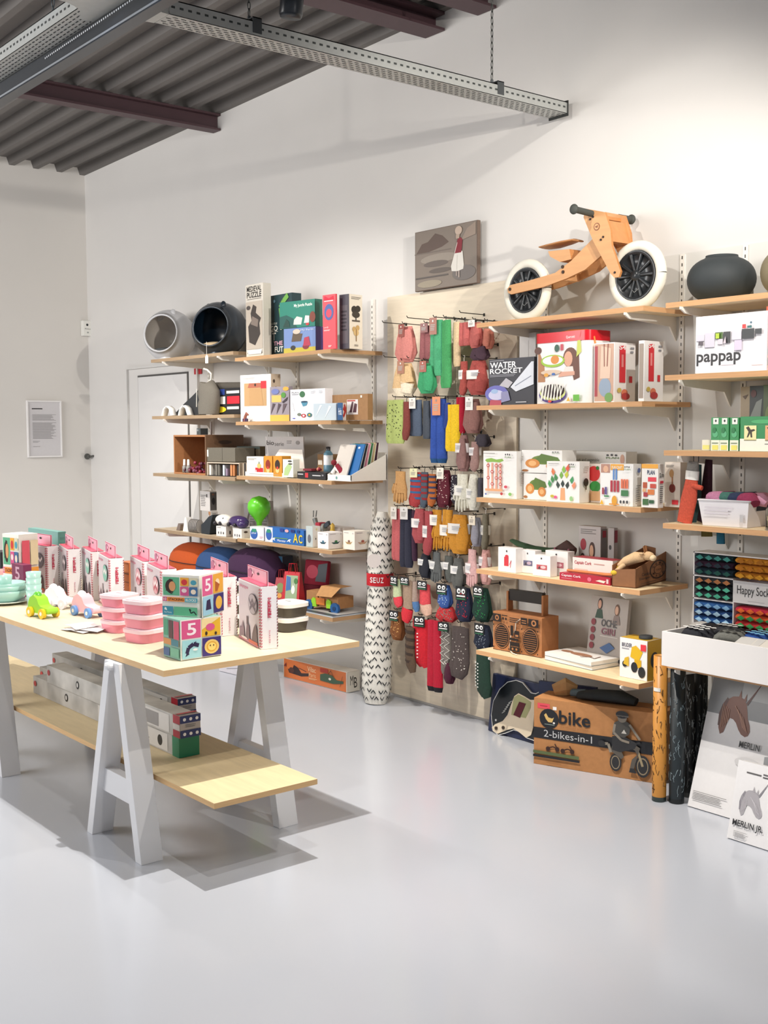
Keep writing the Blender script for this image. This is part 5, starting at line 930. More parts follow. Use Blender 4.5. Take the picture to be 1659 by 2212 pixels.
SP = [
 # px, y0, y1, w, kind, col, label, card, accent, zig
 (877, 706, 783, 46, 'short', 'c47c74', 'pink bundle of tights with a brown card, top left of the sock panel', ('top', '8a4a40', .07), None, None),
 (874, 785, 856, 42, 'short', 'cfae82', 'beige bundle with a cream bottom hanging below the top left pink tights', ('top', '9a6448', .07), 'e8d8c0', None),
 (924, 704, 776, 26, 'tights', '8d5658', 'dusty mauve tights left of the long green tights, top row', ('top', '7a4440', .05), None, None),
 (923, 785, 850, 36, 'short', '3c9a68', 'green bundle with brown card below the dusty mauve tights', ('top', 'a05a4c', .06), None, None),
 (944, 692, 812, 28, 'tights', '4aa072', 'long green tights with a brown card in the top row', ('top', '96604e', .09), None, None),
 (966, 692, 838, 28, 'tights', '459a5c', 'longest green tights on the sock panel, top row', None, None, None),
 (989, 696, 792, 18, 'tights', 'd6bd96', 'narrow beige tights right of the long green ones', None, None, None),
 (1006, 697, 747, 22, 'tights', 'b9605c', 'red pink folded tights beside the narrow beige ones', None, None, None),
 (1029, 697, 752, 30, 'short', 'b4605a', 'rose folded tights with a white card, top row right', ('top', 'e9e4de', .035), None, None),
 (1055, 699, 754, 24, 'short', 'b8705e', 'salmon folded tights at the right end of the top row', None, None, None),
 (1037, 748, 778, 38, 'short', '4a3440', 'dark plum socks below the rose folded tights', None, None, None),
 (1005, 777, 853, 20, 'sock', 'a34c44', 'narrow rust sock pair with a white band, right of the green tights', ('band', 'eae4dc', .3), None, None),
 (1034, 779, 853, 38, 'short', 'a34c46', 'wide rust bundle with a white band beside the rocket box', ('band', 'ece7e0', .28), None, None),
 (856, 864, 958, 42, 'tights', 'a6b46a', 'lime green tights with black marks at the left of the second row', None, '1c1c1c', 'dots'),
 (881, 864, 950, 18, 'sock', '7a3a34', 'brown red socks between the lime and slate tights', None, None, None),
 (900, 864, 942, 28, 'tights', '4e5a6c', 'slate blue tights with a tall white card, second row', ('top', 'e2ddd6', .06), None, None),
 (924, 866, 948, 20, 'tights', '474e58', 'darker slate tights right of those with the tall white card', None, None, None),
 (949, 862, 1000, 28, 'tights', '2c4c9c', 'long royal blue tights with an orange card', ('top', 'd08258', .10), '1c4a78', None),
 (970, 866, 925, 14, 'sock', '283c80', 'blue sock pair half hidden behind the royal blue tights', None, None, None),
 (981, 874, 975, 30, 'tights', 'e4bc22', 'bright yellow tights in the second row', None, None, None),
 (997, 858, 936, 18, 'tights', 'a3102a', 'crimson tights right of the yellow ones', None, None, None),
 (1022, 862, 936, 36, 'short', '8d655e', 'taupe bundle with a square white card, second row', ('top', 'ecebe6', .07), None, None),
 (1001, 940, 1018, 30, 'short', '8b6864', 'taupe bundle with a white band below the square card one', ('band', 'e8e2e0', .22), None, None),
 (1029, 950, 1016, 24, 'sock', '9a7a74', 'grey pink sock pair with a white band above the white glove pack', ('band', 'e6e0de', .25), None, None),
 (1043, 938, 965, 34, 'short', '38323a', 'dark charcoal socks poking out beside the plant kit shelf', None, None, None),
 (868, 1018, 1088, 38, 'glove', 'b98c58', 'tan knitted gloves at the left of the third row', None, None, None),
 (901, 1016, 1093, 24, 'sock', 'a2383a', 'red and blue striped socks with a cream card, third row', ('top', 'e0dcb0', .05), '34608c', 'bands'),
 (920, 1016, 1095, 24, 'sock', '4a5562', 'slate socks with dark red tops, third row', None, '8a2428', 'bands'),
 (936, 1020, 1092, 20, 'sock', 'b0622e', 'orange brown and navy striped socks, third row', None, '3a3c58', 'bands'),
 (960, 1015, 1096, 34, 'short', '5a1828', 'burgundy dotted bundle with a cream card, third row', ('top', 'ece6d8', .06), 'e8c8c0', 'dots'),
 (985, 1022, 1090, 18, 'sock', '2c2630', 'black dotted sock pair right of the burgundy dotted bundle', None, 'd8d8d8', 'dots'),
 (1001, 1024, 1106, 28, 'glove', 'd9d6c6', 'cream gloves with a white band at the right of the third row', ('band', 'efece4', .3), None, None),
 (1024, 1024, 1102, 24, 'short', 'd8d5c8', 'cream socks with a wide white band at the right end of the third row', ('band', 'eeebe4', .4), None, None),
 (1040, 1028, 1082, 12, 'sock', '45434c', 'narrow dark grey socks behind the cream ones', None, None, None),
 (860, 1099, 1210, 24, 'tights', 'b55a5c', 'dusty rose knee socks at the left of the fourth row', ('top', 'e2dcd2', .07), None, None),
 (879, 1099, 1225, 22, 'tights', '2b2c3c', 'long navy knee socks with a white card, fourth row', ('top', 'd6d4d0', .07), None, None),
 (895, 1102, 1211, 14, 'tights', '3c2036', 'dark aubergine knee socks right of the navy ones', None, None, None),
 (908, 1099, 1173, 26, 'short', 'a44c50', 'rose bundle with a white band on a white hanger, fourth row', ('band', 'ebe6e2', .28), None, None),
 (928, 1100, 1197, 22, 'sock', '9d4246', 'deep rose socks with a low white band, fourth row', ('band', 'e9e4e0', .36), None, None),
 (946, 1101, 1188, 24, 'glove', 'c28628', 'mustard gloves with a white band, left of the mustard bundles', ('band', 'efebe2', .12), None, None),
 (969, 1101, 1190, 26, 'glove', 'c68a2c', 'mustard gloves with a lower white band, middle of the fourth row', ('band', 'efebe2', .36), None, None),
 (994, 1112, 1196, 40, 'short', 'c4862a', 'big mustard bundle with a brown top, fourth row', ('band', 'e6e2dc', .22), None, None),
 (1030, 1118, 1180, 22, 'short', '8e8d97', 'pale grey lilac bundle right of the mustard ones', ('top', 'e8dcc8', .05), None, None),
 (1052, 1106, 1186, 16, 'sock', '6c6656', 'olive grey sock pair at the right end of the fourth row', ('band', 'c8c4ba', .35), None, None),
 (920, 1197, 1248, 28, 'short', '22242e', 'short black bundle with a white band, fifth row', ('band', 'e8e6e2', .2), None, None),
 (946, 1192, 1258, 32, 'glove', '595c5c', 'grey gloves with a white band, fifth row', ('band', 'e6e6e2', .3), None, None),
 (972, 1197, 1256, 20, 'sock', '565854', 'grey sock pair with a white band between the grey gloves and grey bundle', ('band', 'e8e6e2', .28), None, None),
 (991, 1206, 1271, 24, 'short', '5c5d5a', 'grey bundle with a white band, right of the grey socks', ('band', 'e8e6e2', .24), None, None),
 (1023, 1187, 1268, 28, 'glove', 'cfa6a4', 'pale pink gloves with a white band, fifth row', ('band', 'ece6e4', .36), None, None),
 (1050, 1187, 1262, 26, 'short', 'cc9c96', 'pale pink bundle at the right end of the fifth row', ('band', 'eae2e0', .2), None, None),
 (861, 1248, 1308, 24, 'sock', 'b8c49a', 'pale green socks with watermelon red feet and a black eyed card', ('top', 'blackeyes', .055), 'd8404c', None),
 (883, 1250, 1343, 24, 'sock', '9c8470', 'beige socks with bright red toes, sixth row', ('top', 'blackeyes', .045), 'd02c38', None),
 (899, 1252, 1320, 14, 'sock', 'a08c80', 'beige socks with blue toes, sixth row', None, '5078a8', None),
 (920, 1258, 1327, 24, 'sock', 'd0484e', 'red and flesh coloured character socks with a black eyed card', ('top', 'blackeyes', .05), 'd8b09a', None),
 (962, 1264, 1313, 26, 'short', '38589a', 'blue camouflage bundle with a black eyed card, sixth row', ('top', 'blackeyes', .06), 'a8c4dc', 'dots'),
 (965, 1310, 1342, 36, 'short', 'b42c30', 'grey and red sock feet hanging below the blue camouflage bundle', None, '8a8880', 'dots'),
 (1004, 1270, 1342, 32, 'short', '20253c', 'navy and red bundle with a large black eyed card, sixth row', ('top', 'blackeyes', .075), 'c8283c', 'dots'),
 (1042, 1270, 1342, 38, 'short', '12352a', 'dark green and black bundle beside the boombox, sixth row', ('top', 'blackeyes', .06), '2f9a50', 'dots'),
 (859, 1322, 1382, 26, 'short', '7c4a24', 'brown monkey socks with a black eyed card, lowest row left', ('top', 'blackeyes', .06), 'd8a868', 'dots'),
 (888, 1350, 1450, 24, 'sock', '594636', 'long brown striped socks in the lowest row', None, '3a2c24', 'bands'),
 (912, 1334, 1438, 32, 'sock', 'c41a2a', 'red crocodile socks with white teeth in the lowest row', ('top', 'blackeyes', .06), 'f2ece8', 'teeth'),
 (941, 1340, 1493, 26, 'tights', 'b01630', 'longest red socks with black ends reaching nearest the floor', None, '1c1a20', None),
 (965, 1347, 1456, 22, 'tights', '77706a', 'grey socks with a white zigzag in the lowest row', ('top', 'blackeyes', .05), 'e0dcd4', 'zig'),
 (996, 1350, 1463, 34, 'sock', '4c4240', 'dark cow patterned socks in the lowest row', None, 'd0c8c0', 'dots'),
 (971, 1432, 1476, 20, 'short', '48182e', 'burgundy sock foot hanging behind the zigzag socks', None, None, None),
 (1045, 1350, 1403, 38, 'short', '1a2336', 'navy dinosaur bundle with a black eyed card, lowest row right', ('top', 'blackeyes', .06), '8a94a0', 'dots'),
 (1046, 1400, 1503, 38, 'sock', '173428', 'dark green crocodile socks with white teeth, lowest of all on the right', None, 'eceae4', 'teeth'),
]
for s_ in SP: sockpack(s_[0], s_[1], s_[2], s_[3], s_[4], s_[5], s_[6], s_[7], s_[8], zig=s_[9], Y=-.15-.02*((s_[0]*3) % 5)/5)
seen = []
for s_ in SP:
    P = yp(s_[0], s_[1]-6, -.15)
    if any(abs(P.x-q[0]) < .05 and abs(P.z-q[1]) < .04 for q in seen) or s_[0] in (965, 971) and s_[1] > 1300 and s_[1] != 1347: continue
    seen.append((P.x, P.z))
    if P.x < -4.23 and P.x > -5.26: prong((P.x, -.021, P.z), .15, 'thin dark wire hook of the sock panel')
for px, py in ((840, 702), (893, 692), (1007, 681), (843, 776), (893, 778)): P = yp(px, py, -.15); prong((max(P.x, -5.25), -.021, P.z+.01), .17, 'thin dark wire hook of the sock panel')
# ================================================================ bike shelves (B)
YB = -.20
def q(px, py, Y=YB): v = yp(px, py, Y); return (v.x, v.z)
bz = SH['B0']
ox = q(1139, 626)[0]
t = thing('balance_bike', 'wooden balance bike with white tyres on the top shelf', 'balance bike', (ox, YB, bz+.001))
def L(px, py): v = q(px, py); return (v[0]-ox, v[1]-bz)
bw = mat('cf9a68', 'wood'); bw2 = mat('b97c46', 'edge'); tyre = mat('dedacd', 'rubber'); blk = mat('26292c', 'plastic')
def mk_wheel(cx, r):
    m = MB(); rt_ = .024; pth = []; n = 40
    m2 = []
    for i in range(n+1): a = 2*PI*i/n; pth.append((cx+(r-rt_)*math.cos(a), 0, r+(r-rt_)*math.sin(a)))
    m.sweep(pth, [(rt_, rt_)]*(n+1), tyre, 12, ref=(0, 1, 0), cap=False); w_ = m.build('wheel', t)
    m = MB(); R1 = r-2*rt_+.004
    m.T = Matrix.Translation((cx, 0, r)) @ Matrix.Rotation(PI/2, 4, 'X')
    m.lathe([(R1, -.018), (R1-.012, -.020), (R1-.016, -.006), (.025, -.010), (.022, -.022), (.001, -.022)], blk, 36); m.lathe([(.001, .022), (.022, .022), (.025, .010), (R1-.016, .006), (R1-.012, .020), (R1, .018)], blk, 36)
    m.T = Matrix()
    for i in range(10):
        a = 2*PI*i/10; c, s = math.cos(a), math.sin(a)
        for sy in (-1, 1): m.sweep([(cx+.02*c, sy*.012, r+.02*s), (cx+(R1-.01)*c, sy*.013, r+(R1-.01)*s)], [(.006, .004), (.011, .004)], blk, 6)
    m.prints(1, 1, 1, [('F', 'w', 'e8e8e4', .016, .2, .6, .4, .3, .9, .7)], ((cx-.02, -.021, r-R1*.78), (.05, 0, 0), (0, 0, .035), (0, -1, 0)))
    o = m.build('rim', w_)
    return r
rf = (q(1377, 520)[1]-bz)/2; rb = rf*.99
c1 = L(1377, 592)[0]; mk_wheel(0, rb); mk_wheel(c1, rf)
m = MB(); pts = [L(1112, 626), L(1118, 618), L(1160, 608), L(1215, 592), L(1250, 566), L(1302, 513), L(1318, 552), L(1280, 585), L(1240, 604), L(1190, 622), L(1120, 638), L(1113, 634)]
m.prism(pts, -.052, -.040, bw, bw2); m.prism(pts, .040, .052, bw, bw2)
for p in (L(1118, 627), L(1232, 579), L(1233, 590)): m.cyl((p[0], -.056, p[1]), (p[0], -.051, p[1]), .008, 'mat' and mat('3a2a20', 'metal'), 12)
m.box((L(1225, 600)[0], -.04, L(1225, 600)[1]-.02), (L(1240, 600)[0], .04, L(1240, 600)[1]+.03), bw); m.build('frame', t)
m = MB(); pts = [L(1288, 455), L(1330, 463), L(1342, 500), L(1345, 535), L(1364, 590), L(1360, 602), L(1350, 603), L(1342, 594), L(1305, 525), L(1284, 474)]
m.prism(pts, -.075, -.062, bw, bw2); m.prism(pts, .062, .075, bw, bw2)
a = L(1290, 457); b = L(1345, 500)
for p in (L(1299, 478), L(1305, 473), L(1322, 522), L(1327, 516), L(1352, 592)): m.cyl((p[0], -.079, p[1]), (p[0], -.074, p[1]), .005, mat('2a2220', 'metal'), 10)
p = L(1313, 494); m.cyl((p[0], -.0765, p[1]), (p[0], -.0745, p[1]), .017, mat('7a4626'), 20); m.cyl((p[0], -.0772, p[1]), (p[0], -.0764, p[1]), .013, mat('cf9a68'), 20); m.prints(1, 1, 1, [('F', 'p', '7a4626', .2, .6, .4, .3, .75, .3, .8, .8, .5, .6)], ((p[0]-.013, -.0775, p[1]-.012), (.026, 0, 0), (0, 0, .024), (0, -1, 0)))
m.build('fork', t)
m = MB(); A_ = L(1330, 470); m.box((A_[0]-.07, -.062, A_[1]-.01), (A_[0]-.02, .062, A_[1]+.005), mat('b97c46', 'wood')); B_ = L(1345, 500)
m.add([(A_[0]-.04, -.062, A_[1]-.01), (A_[0]+.005, -.062, A_[1]-.02), (A_[0]+.035, -.062, B_[1]-.05), (A_[0], -.062, B_[1]-.05), (A_[0]-.04, .062, A_[1]-.01), (A_[0]+.005, .062, A_[1]-.02), (A_[0]+.035, .062, B_[1]-.05), (A_[0], .062, B_[1]-.05)], [(0, 1, 2, 3), (7, 6, 5, 4), (1, 5, 6, 2), (0, 4, 5, 1), (3, 2, 6, 7), (0, 3, 7, 4)], mat('c08450', 'wood')); m.build('head_plate', t)
hb = L(1302, 466)
m = MB(); gr = mat('3c3f3a', 'rubber')
m.sweep([(hb[0], -.075, hb[1]), (hb[0]-.0, -.19, hb[1]+.006)], .0145, gr, 14); m.ell((hb[0], -.195, hb[1]+.006), (.023, .014, .023), gr); m.build('handlebar_grip', t)
m = MB(); m.sweep([(hb[0]+.03, .075, hb[1]-.004), (hb[0]+.03, .16, hb[1]-.004)], .0145, gr, 14); m.ell((hb[0]+.03, .165, hb[1]-.004), (.023, .014, .023), gr); m.build('handlebar_grip', t)
m = MB(); s0 = L(1178, 537); s1 = L(1255, 527); s2 = L(1225, 530)
pth = [(s0[0], 0, s0[1]+.002), (s0[0]+.05, 0, s0[1]+.003), (s2[0], 0, s2[1]+.012), (s1[0]-.03, 0, s1[1]+.020), (s1[0], 0, s1[1]+.012)]
k = [(.006, .05), (.008, .06), (.008, .05), (.007, .032), (.005, .02)]
m.sweep(pth, k, mat('b07a4a', 'wood'), 12); m.build('seat', t)
m = MB(); sp_ = [L(1196, 545), L(1242, 540), L(1246, 562), L(1222, 568), L(1200, 556)]; m.prism(sp_, -.039, .039, bw, bw2); m.build('seat_post', t)
# painting on the panel top
P0 = yp(903, 628, -.03); P1 = yp(1038, 610, -.03); PT = yp(908, 499, -.03); W_ = P1.x-P0.x; H_ = PT.z-P0.z
t = thing('painting', 'brown grey painting of a girl in red jacket and white skirt, standing on the panel', 'painting', (P0.x, -.030, 2.3695))
m = MB(); m.box((0, -.022, 0), (W_, .0, H_), mat('6a5a50', 'fabric')); m.build('canvas', t, .002)
m = MB(); pr = [('F', 'r', '7d7268', .01, .01, .99, .99), ('F', 'p', '5a4a42', .02, .62, .12, .78, .22, .80, .34, .92, .46, .86, .56, .74, .45, .68, .2, .62), ('F', 'r', '6d625a', .0, .61, .6, .63), ('F', 'e', '8f857a', .4, .5, .3, .08), ('F', 'e', '645a54', .35, .42, .2, .05), ('F', 'e', '5f5650', .42, .3, .18, .04), ('F', 'r', '57504c', .02, .2, .55, .225), ('F', 'e', '948a78', .25, .1, .2, .06), ('F', 'e', '6b6460', .8, .2, .18, .12), ('F', 'p', '8f7f72', .75, .72, .98, .78, .98, .98, .85, .9),
      ('F', 'p', 'd4d0c8', .61, .25, .60, .33, .66, .55, .78, .55, .80, .33, .79, .26, .7, .235), ('F', 'w', 'b4b0a8', .01, .69, .26, .70, .5), ('F', 'p', '7a1424', .66, .53, .68, .62, .70, .74, .74, .78, .78, .74, .77, .6, .76, .53), ('F', 'w', 'd8c8c0', .012, .66, .54, .70, .70), ('F', 'e', 'b8a494', .72, .89, .055, .07), ('F', 'p', 'a89484', .68, .83, .74, .83, .73, .76, .68, .76), ('F', 'r', '9a8c84', .68, .16, .70, .24), ('F', 'r', '9a8c84', .715, .13, .74, .24)]
m.prints(1, 1, 1, pr, ((0, -.022, 0), (W_, 0, 0), (0, 0, H_), (0, -1, 0))); m.build('picture_surface', t)

def portrait(f, u, v, s, hair='4a2c24', skin='e0b090', top='e8e4e0'):
    return [(f, 'e', hair, u, v, s*.75, s), (f, 'e', skin, u-.1*s, v-.05*s, s*.5, s*.72), (f, 'p', top, u-s*1.2, v-s*2.4, u+s*1.2, v-s*2.4, u+s*.7, v-s*.9, u-s*.7, v-s*.9)]
# row 2
bx('science_kit', 'dark box reading WATER ROCKET with bottle pictures', 'science kit', 1056, 1153, 777, BZ[1], -.32, .06, 0, '34343c',
   [('F', 'b', 'f2f2f4', .03, .80, .62, .93, 'WATER'), ('F', 'b', 'f2f2f4', .03, .68, .75, .79, 'ROCKET'), ('F', 'x', '8a8a92', .03, .60, .6, .66, 2), ('F', 'x', 'b8b8be', .03, .945, .35, .965, 1), ('F', 'e', '6a6ab4', .18, .25, .26, .18), ('F', 'e', 'c4c4e0', .18, .22, .18, .11), ('F', 'e', '9ab4d8', .14, .3, .08, .05), ('F', 'p', 'b9b6bc', .25, .42, .4, .58, .55, .48, .45, .36), ('F', 'p', 'd8dce4', .5, .38, .95, .9, 1, .9, 1, .42, .62, .28),
    ('F', 'w', '8a90a0', .02, .6, .4, .95, .6), ('F', 'p', 'b04858', .03, .0, .3, .0, .3, .1, .05, .12), ('F', 'x', 'd8d8de', .62, .03, .85, .06, 1), ('F', 'p', '8a8ab0', .3, .05, .5, .1, .45, .3, .3, .28)])
bx('white_box', 'plain white box standing behind the water rocket kit', 'box', 1122, 1156, 721, BZ[1], -.10, .06, 0, 'dcd9d6', [('F', 'r', 'c8c4c2', .55, .6, .57, .9), ('F', 'x', 'c0bcba', .1, .5, .5, .55, 2)])
P0, rz, W_, D_, H_ = place(1155, 1270, 722, BZ[1]+.001, -.345, .16, 0)
t = thing('craft_tin', 'big white drum box with a red lid, orange handle and weaving bowl picture', 'craft box', P0, rz)
m = MB(); m.rbox((0, 0, 0), (W_, D_, H_*.88), mat('f2efec', 'paper'), .03, 5); m.build('drum', t)
m = MB(); pr = []
pr += [('F', 'p', 'b07a50', 0, .35, .16, .35, .14, .6, .05, .8, .0, .85), ('F', 'e', '5a3428', .0, .86, .08, .06), ('F', 'e', '6a4030', .70, .72, .15, .16), ('F', 'p', '6a4030', .62, .75, .88, .8, .9, .4, .78, .36, .72, .55), ('F', 'e', 'dba488', .66, .70, .09, .12), ('F', 'p', 'f0dcd4', .55, .45, .78, .5, .76, .58, .6, .58), ('F', 'p', 'dba48c', .45, .42, .8, .44, .8, .5, .5, .5), ('F', 'e', '9ac23a', .33, .68, .26, .10), ('F', 'e', 'f2efec', .33, .69, .22, .07), ('F', 'e', 'd88a3a', .38, .70, .09, .07), ('F', 'e', '2f5a48', .42, .88, .05, .06), ('F', 'r', 'c24a5a', .50, .84, .56, .94), ('F', 'p', 'c8d060', .84, .72, .94, .8, .92, .98, .86, .98),
       ('F', 'e', '4a3080', .34, .14, .30, .135), ('F', 'e', 'd8e08a', .34, .17, .28, .125), ('F', 'e', '4a3a3a', .34, .20, .26, .11), ('F', 'e', 'd8c0a8', .30, .5, .22, .04), ('F', 'e', 'e0a03a', .2, .46, .05, .03), ('F', 'e', '3a6ab0', .36, .47, .04, .02)]
for i in range(7): pr.append(('F', 'p', 'f0ece0', .10+.07*i, .06, .12+.07*i, .06, .17+.06*i, .31, .15+.06*i, .31)); pr.append(('F', 'p', 'f0ece0', .13+.075*i, .31, .15+.075*i, .31, .10+.07*i, .07, .08+.07*i, .07))
pr += [('F', 'e', 'e0402a', .3, .035, .04, .02), ('F', 'r', '6ab83a', .8, .03, .93, .13), ('F', 'p', 'e8b83a', .66, .03, .7, .1, .74, .03)]
m.prints(1, 1, 1, pr, ((W_*.07, 0, 0), (W_*.86, 0, 0), (0, 0, H_*.88), (0, -1, 0))); m.build('printed_front', t)
m = MB(); m.rbox((-.003, -.003, H_*.86), (W_+.003, D_+.003, H_), mat('cf1626', 'plastic'), .032, 5); m.prints(1, 1, 1, [('F', 'b', 'f4e8e6', .60, .25, .76, .55, 'Quercetti'), ('F', 'w', 'e86a6a', .12, .84, .3, .86, .9)], ((0, -.003, H_*.86), (W_, 0, 0), (0, 0, H_*.14), (0, -1, 0))); m.build('lid', t)
m = MB(); m.sweep([(W_*1.01, D_*.3, H_*.70), (W_*1.01, D_*.2, H_*.9), (W_*.85, D_*.3, H_*1.01), (W_*.5, D_*.4, H_*1.03), (W_*.15, D_*.5, H_*1.005), (-.005, D_*.5, H_*.85)], .0045, mat('e0883a', 'plastic'), 8); m.build('carry_handle', t)
bx('white_box', 'slim white box between the red lidded drum and the photo boxes', 'box', 1273, 1286, 783, BZ[1], -.25, .08, 0, 'dedad6')
def pole(f): return [(f, 'r', 'c9a088', .03, .02, .97, .98), (f, 'r', 'a83038', .03, .1, .18, .95), (f, 'e', '8fa0b4', .55, .25, .3, .16), (f, 'p', 'e0c0a8', .3, .4, .8, .4, .85, .9, .35, .95), (f, 'w', '8a4a38', .02, .5, .98, .52, .6), (f, 'w', '8a4a38', .02, .7, .98, .66, .6), (f, 'e', '6a9a4a', .75, .08, .2, .08)]
def redst(f): return [(f, 'r', 'd2303a', .22, .33, .5, .95), (f, 'b', 'f4e8e6', .2, .88, .5, .96, 'S4'), (f, 'x', 'e88a8a', .3, .38, .4, .8, 1), (f, 'p', 'd2303a', .68, .33, .82, .33, .82, .44, .68, .44), (f, 'x', '8a8a90', .72, .8, .9, .93, 2), (f, 'e', 'd87a5a', .45, .16, .15, .06), (f, 'e', 'b03a3a', .5, .1, .2, .06), (f, 'e', 'c8b05a', .2, .2, .1, .04)]
bx('tall_kit_box', 'tall white box with a photo front and red spine, left of the pair', 'toy box', 1284, 1325, 742, BZ[1], -.33, 1370, 3, 'efecea', pole('F')+redst('R'))
bx('tall_kit_box', 'tall white box with a red spine at the right end of the second shelf', 'toy box', 1380, 1389, 736, BZ[1], -.34, 1430, 3, 'efecea', [('F', 'r', '9a8a7c', .1, .05, .9, .95)]+redst('R'))
bx('price_label', 'white back card behind the photo box pair', 'card', 1317, 1326, 768, BZ[1], -.02, .004, 0, 'd9d6d2') if False else None
# row 3
lg = lambda f, u=.78: [(f, 'e', '3a3a3c', u-.06, .93, .018, .02), (f, 'e', '3a3a3c', u, .935, .018, .02), (f, 'e', '3a3a3c', u+.06, .93, .018, .02), (f, 'b', '6a8a5a', u-.08, .86, u+.1, .895, 'PLAN')]
def beads(f):
    p = [(f, 'p', '8ab84a', .06, .80, .12, .76, .3, .77, .5, .76, .62, .80, .58, .84, .4, .82, .25, .85, .1, .83)]
    for i in range(4):
        p.append((f, 'r', 'e8a890', .13+.13*i, .2, .18+.13*i, .75))
        for j in range(4):
            if (i+j) % 2 or i == 3: p += [(f, 'e', 'c8403c', .155+.13*i, .3+.13*j, .045, .035), (f, 'e', 'f0d8d0', .155+.13*i, .3+.13*j, .025, .018)]
    return p+[(f, 'r', 'e8a878', .1, .15, .62, .2), (f, 'e', '6a7ab4', .12, .08, .03, .02), (f, 'e', 'd24a5a', .72, .25, .05, .03), (f, 'e', '8ac06a', .85, .1, .05, .035), (f, 'e', 'c03a3a', .6, .1, .04, .03), (f, 'x', 'a8a4a0', .05, .93, .4, .96, 1)]+lg(f)
bx('wooden_toy_box', 'white box with rows of red ring beads under green grass', 'toy box', 1044, 1116, 974, BZ[2], -.345, 1134, 3, 'f2f0ec', beads('F')+[('R', 'x', '9a8a80', .3, .3, .7, .6, 8), ('R', 'x', 'b8b0a8', .3, .8, .7, .9, 3)])
dino = lambda f: [(f, 'e', '6f8a3c', .55, .58, .3, .2), (f, 'p', '5d7a34', .3, .5, .5, .85, .9, .7, .98, .5, .7, .4), (f, 'e', 'd88c42', .28, .42, .18, .2), (f, 'e', 'f0b878', .28, .42, .1, .12), (f, 'e', 'd88c42', .78, .32, .16, .18), (f, 'e', 'f0b878', .78, .32, .09, .1), (f, 'e', 'a86a34', .1, .1, .08, .05)]
bx('wooden_toy_box', 'lower white box with a green turtle puzzle picture', 'toy box', 1131, 1183, 1022, BZ[2], -.30, .10, 0, 'f2f0ec', dino('F'))
bx('wooden_toy_box', 'upper white box with a green turtle puzzle picture', 'toy box', 1131, 1214, yp(1131, 972, -.30).z, yp(1131, 1022, -.3).z+.002, -.30, .10, 0, 'f2f0ec', dino('F')+lg('F', .85))
bx('wooden_toy_box', 'long white box behind the cactus box on the third shelf', 'toy box', 1207, 1352, 974, BZ[2], -.13, .08, 0, 'efece6', [('F', 't', '7a7a74', .08, .78, .62, .86, 'assorted fruit and vegetable'), ('F', 'e', 'd8a890', .95, .85, .03, .1)]+lg('F', .8))
def cactus(f):
    p = [(f, 'p', 'e8a878', .42, .05, .58, .05, .56, .35, .44, .35)]
    for u, v, a, c in ((.5, .45, 0, '2c3a34'), (.36, .42, 1, '33443c'), (.64, .42, -1, '2c3a34'), (.46, .66, 0, '7ab04a'), (.3, .6, 1, '3f8a4a'), (.62, .68, -1, 'c8c83a'), (.78, .55, -1, '3f9a5a'), (.2, .55, 1, '3f8a4a'), (.22, .74, 1, 'e07a4a'), (.54, .8, 0, '8ac04a'), (.66, .84, -1, 'e8583a'), (.12, .44, 1, '4a9a5a'), (.85, .42, -1, 'e8906a')): p.append((f, 'p', c, u, v-.09, u+.06, v, u-.03*a, v+.1, u-.06, v))
    return p+[(f, 'e', 'e0508a', .3, .12, .05, .035), (f, 'e', 'c8b83a', .2, .14, .06, .035), (f, 'e', '9ac88a', .78, .1, .05, .06), (f, 'x', 'a8a4a0', .08, .92, .4, .95, 1)]+lg(f)
bx('wooden_toy_box', 'white box with a colourful balancing cactus picture', 'toy box', 1181, 1252, 996, BZ[2], -.345, 1274, 3, 'f2f0ec', cactus('F')+[('R', 'e', '3a2a28', .5, .5, .25, .1), ('R', 'r', '5a4038', .45, .32, .55, .45), ('R', 'x', 'b8b0a8', .3, .75, .75, .88, 3)])
bx('wooden_toy_box', 'white box with red and green apple halves partly behind the cactus box', 'toy box', 1266, 1300, 1002, BZ[2], -.25, .08, 0, 'eee0d6', [('F', 'e', 'd83a3a', .5, .75, .4, .2), ('F', 'e', '3f9a4a', .6, .42, .35, .14), ('F', 'r', 'e8b88a', .05, .05, .95, .3), ('F', 'e', '2f7a3a', .75, .9, .1, .05)])
def pegs(f):
    p = [(f, 'r', 'b88a78', .02, .78, .3, .99), (f, 'e', 'e0b090', .17, .87, .08, .08), (f, 'r', 'eda93a', .32, .85, .72, .99), (f, 'b', 'f4ead8', .36, .88, .68, .95, 'PLAN CRAFT')]
    for u in (.42, .50): p.append((f, 'r', '5a8ac8', u-.025, .62, u+.025, .88))
    for u in (.36, .46, .56): p.append((f, 'r', 'b03040', u-.035, .33, u+.035, .6))
    for u in (.68, .76, .84): p.append((f, 'r', 'e0704a', u-.03, .42, u+.03, .64))
    p += [(f, 'r', '3f7a4a', .66, .24, .88, .38), (f, 'e', 'e0a030', .46, .12, .08, .12), (f, 'r', 'd89030', .3, .02, .6, .05), (f, 'r', 'a03a4a', .08, .26, .14, .42), (f, 'r', '5a4a8a', .17, .26, .23, .44), (f, 'r', '4a8a5a', .15, .2, .3, .24), (f, 'p', 'e8b030', .02, .02, .14, .02, .08, .14), (f, 'e', '3a3a3c', .66, .1, .03, .04), (f, 'e', '3a3a3c', .76, .1, .03, .04), (f, 'e', '3a3a3c', .86, .1, .03, .04)]
    return p+lg(f, .85)
bx('wooden_toy_box', 'white box with blue, red and orange wooden pegs on a yellow topped front', 'toy box', 1297, 1368, 1001, BZ[2], -.35, 1385, 3, 'f2f0ec', pegs('F')+[('R', 'e', '5a6a9a', .5, .85, .2, .06), ('R', 'x', '8a8a88', .2, .1, .7, .5, 8)])
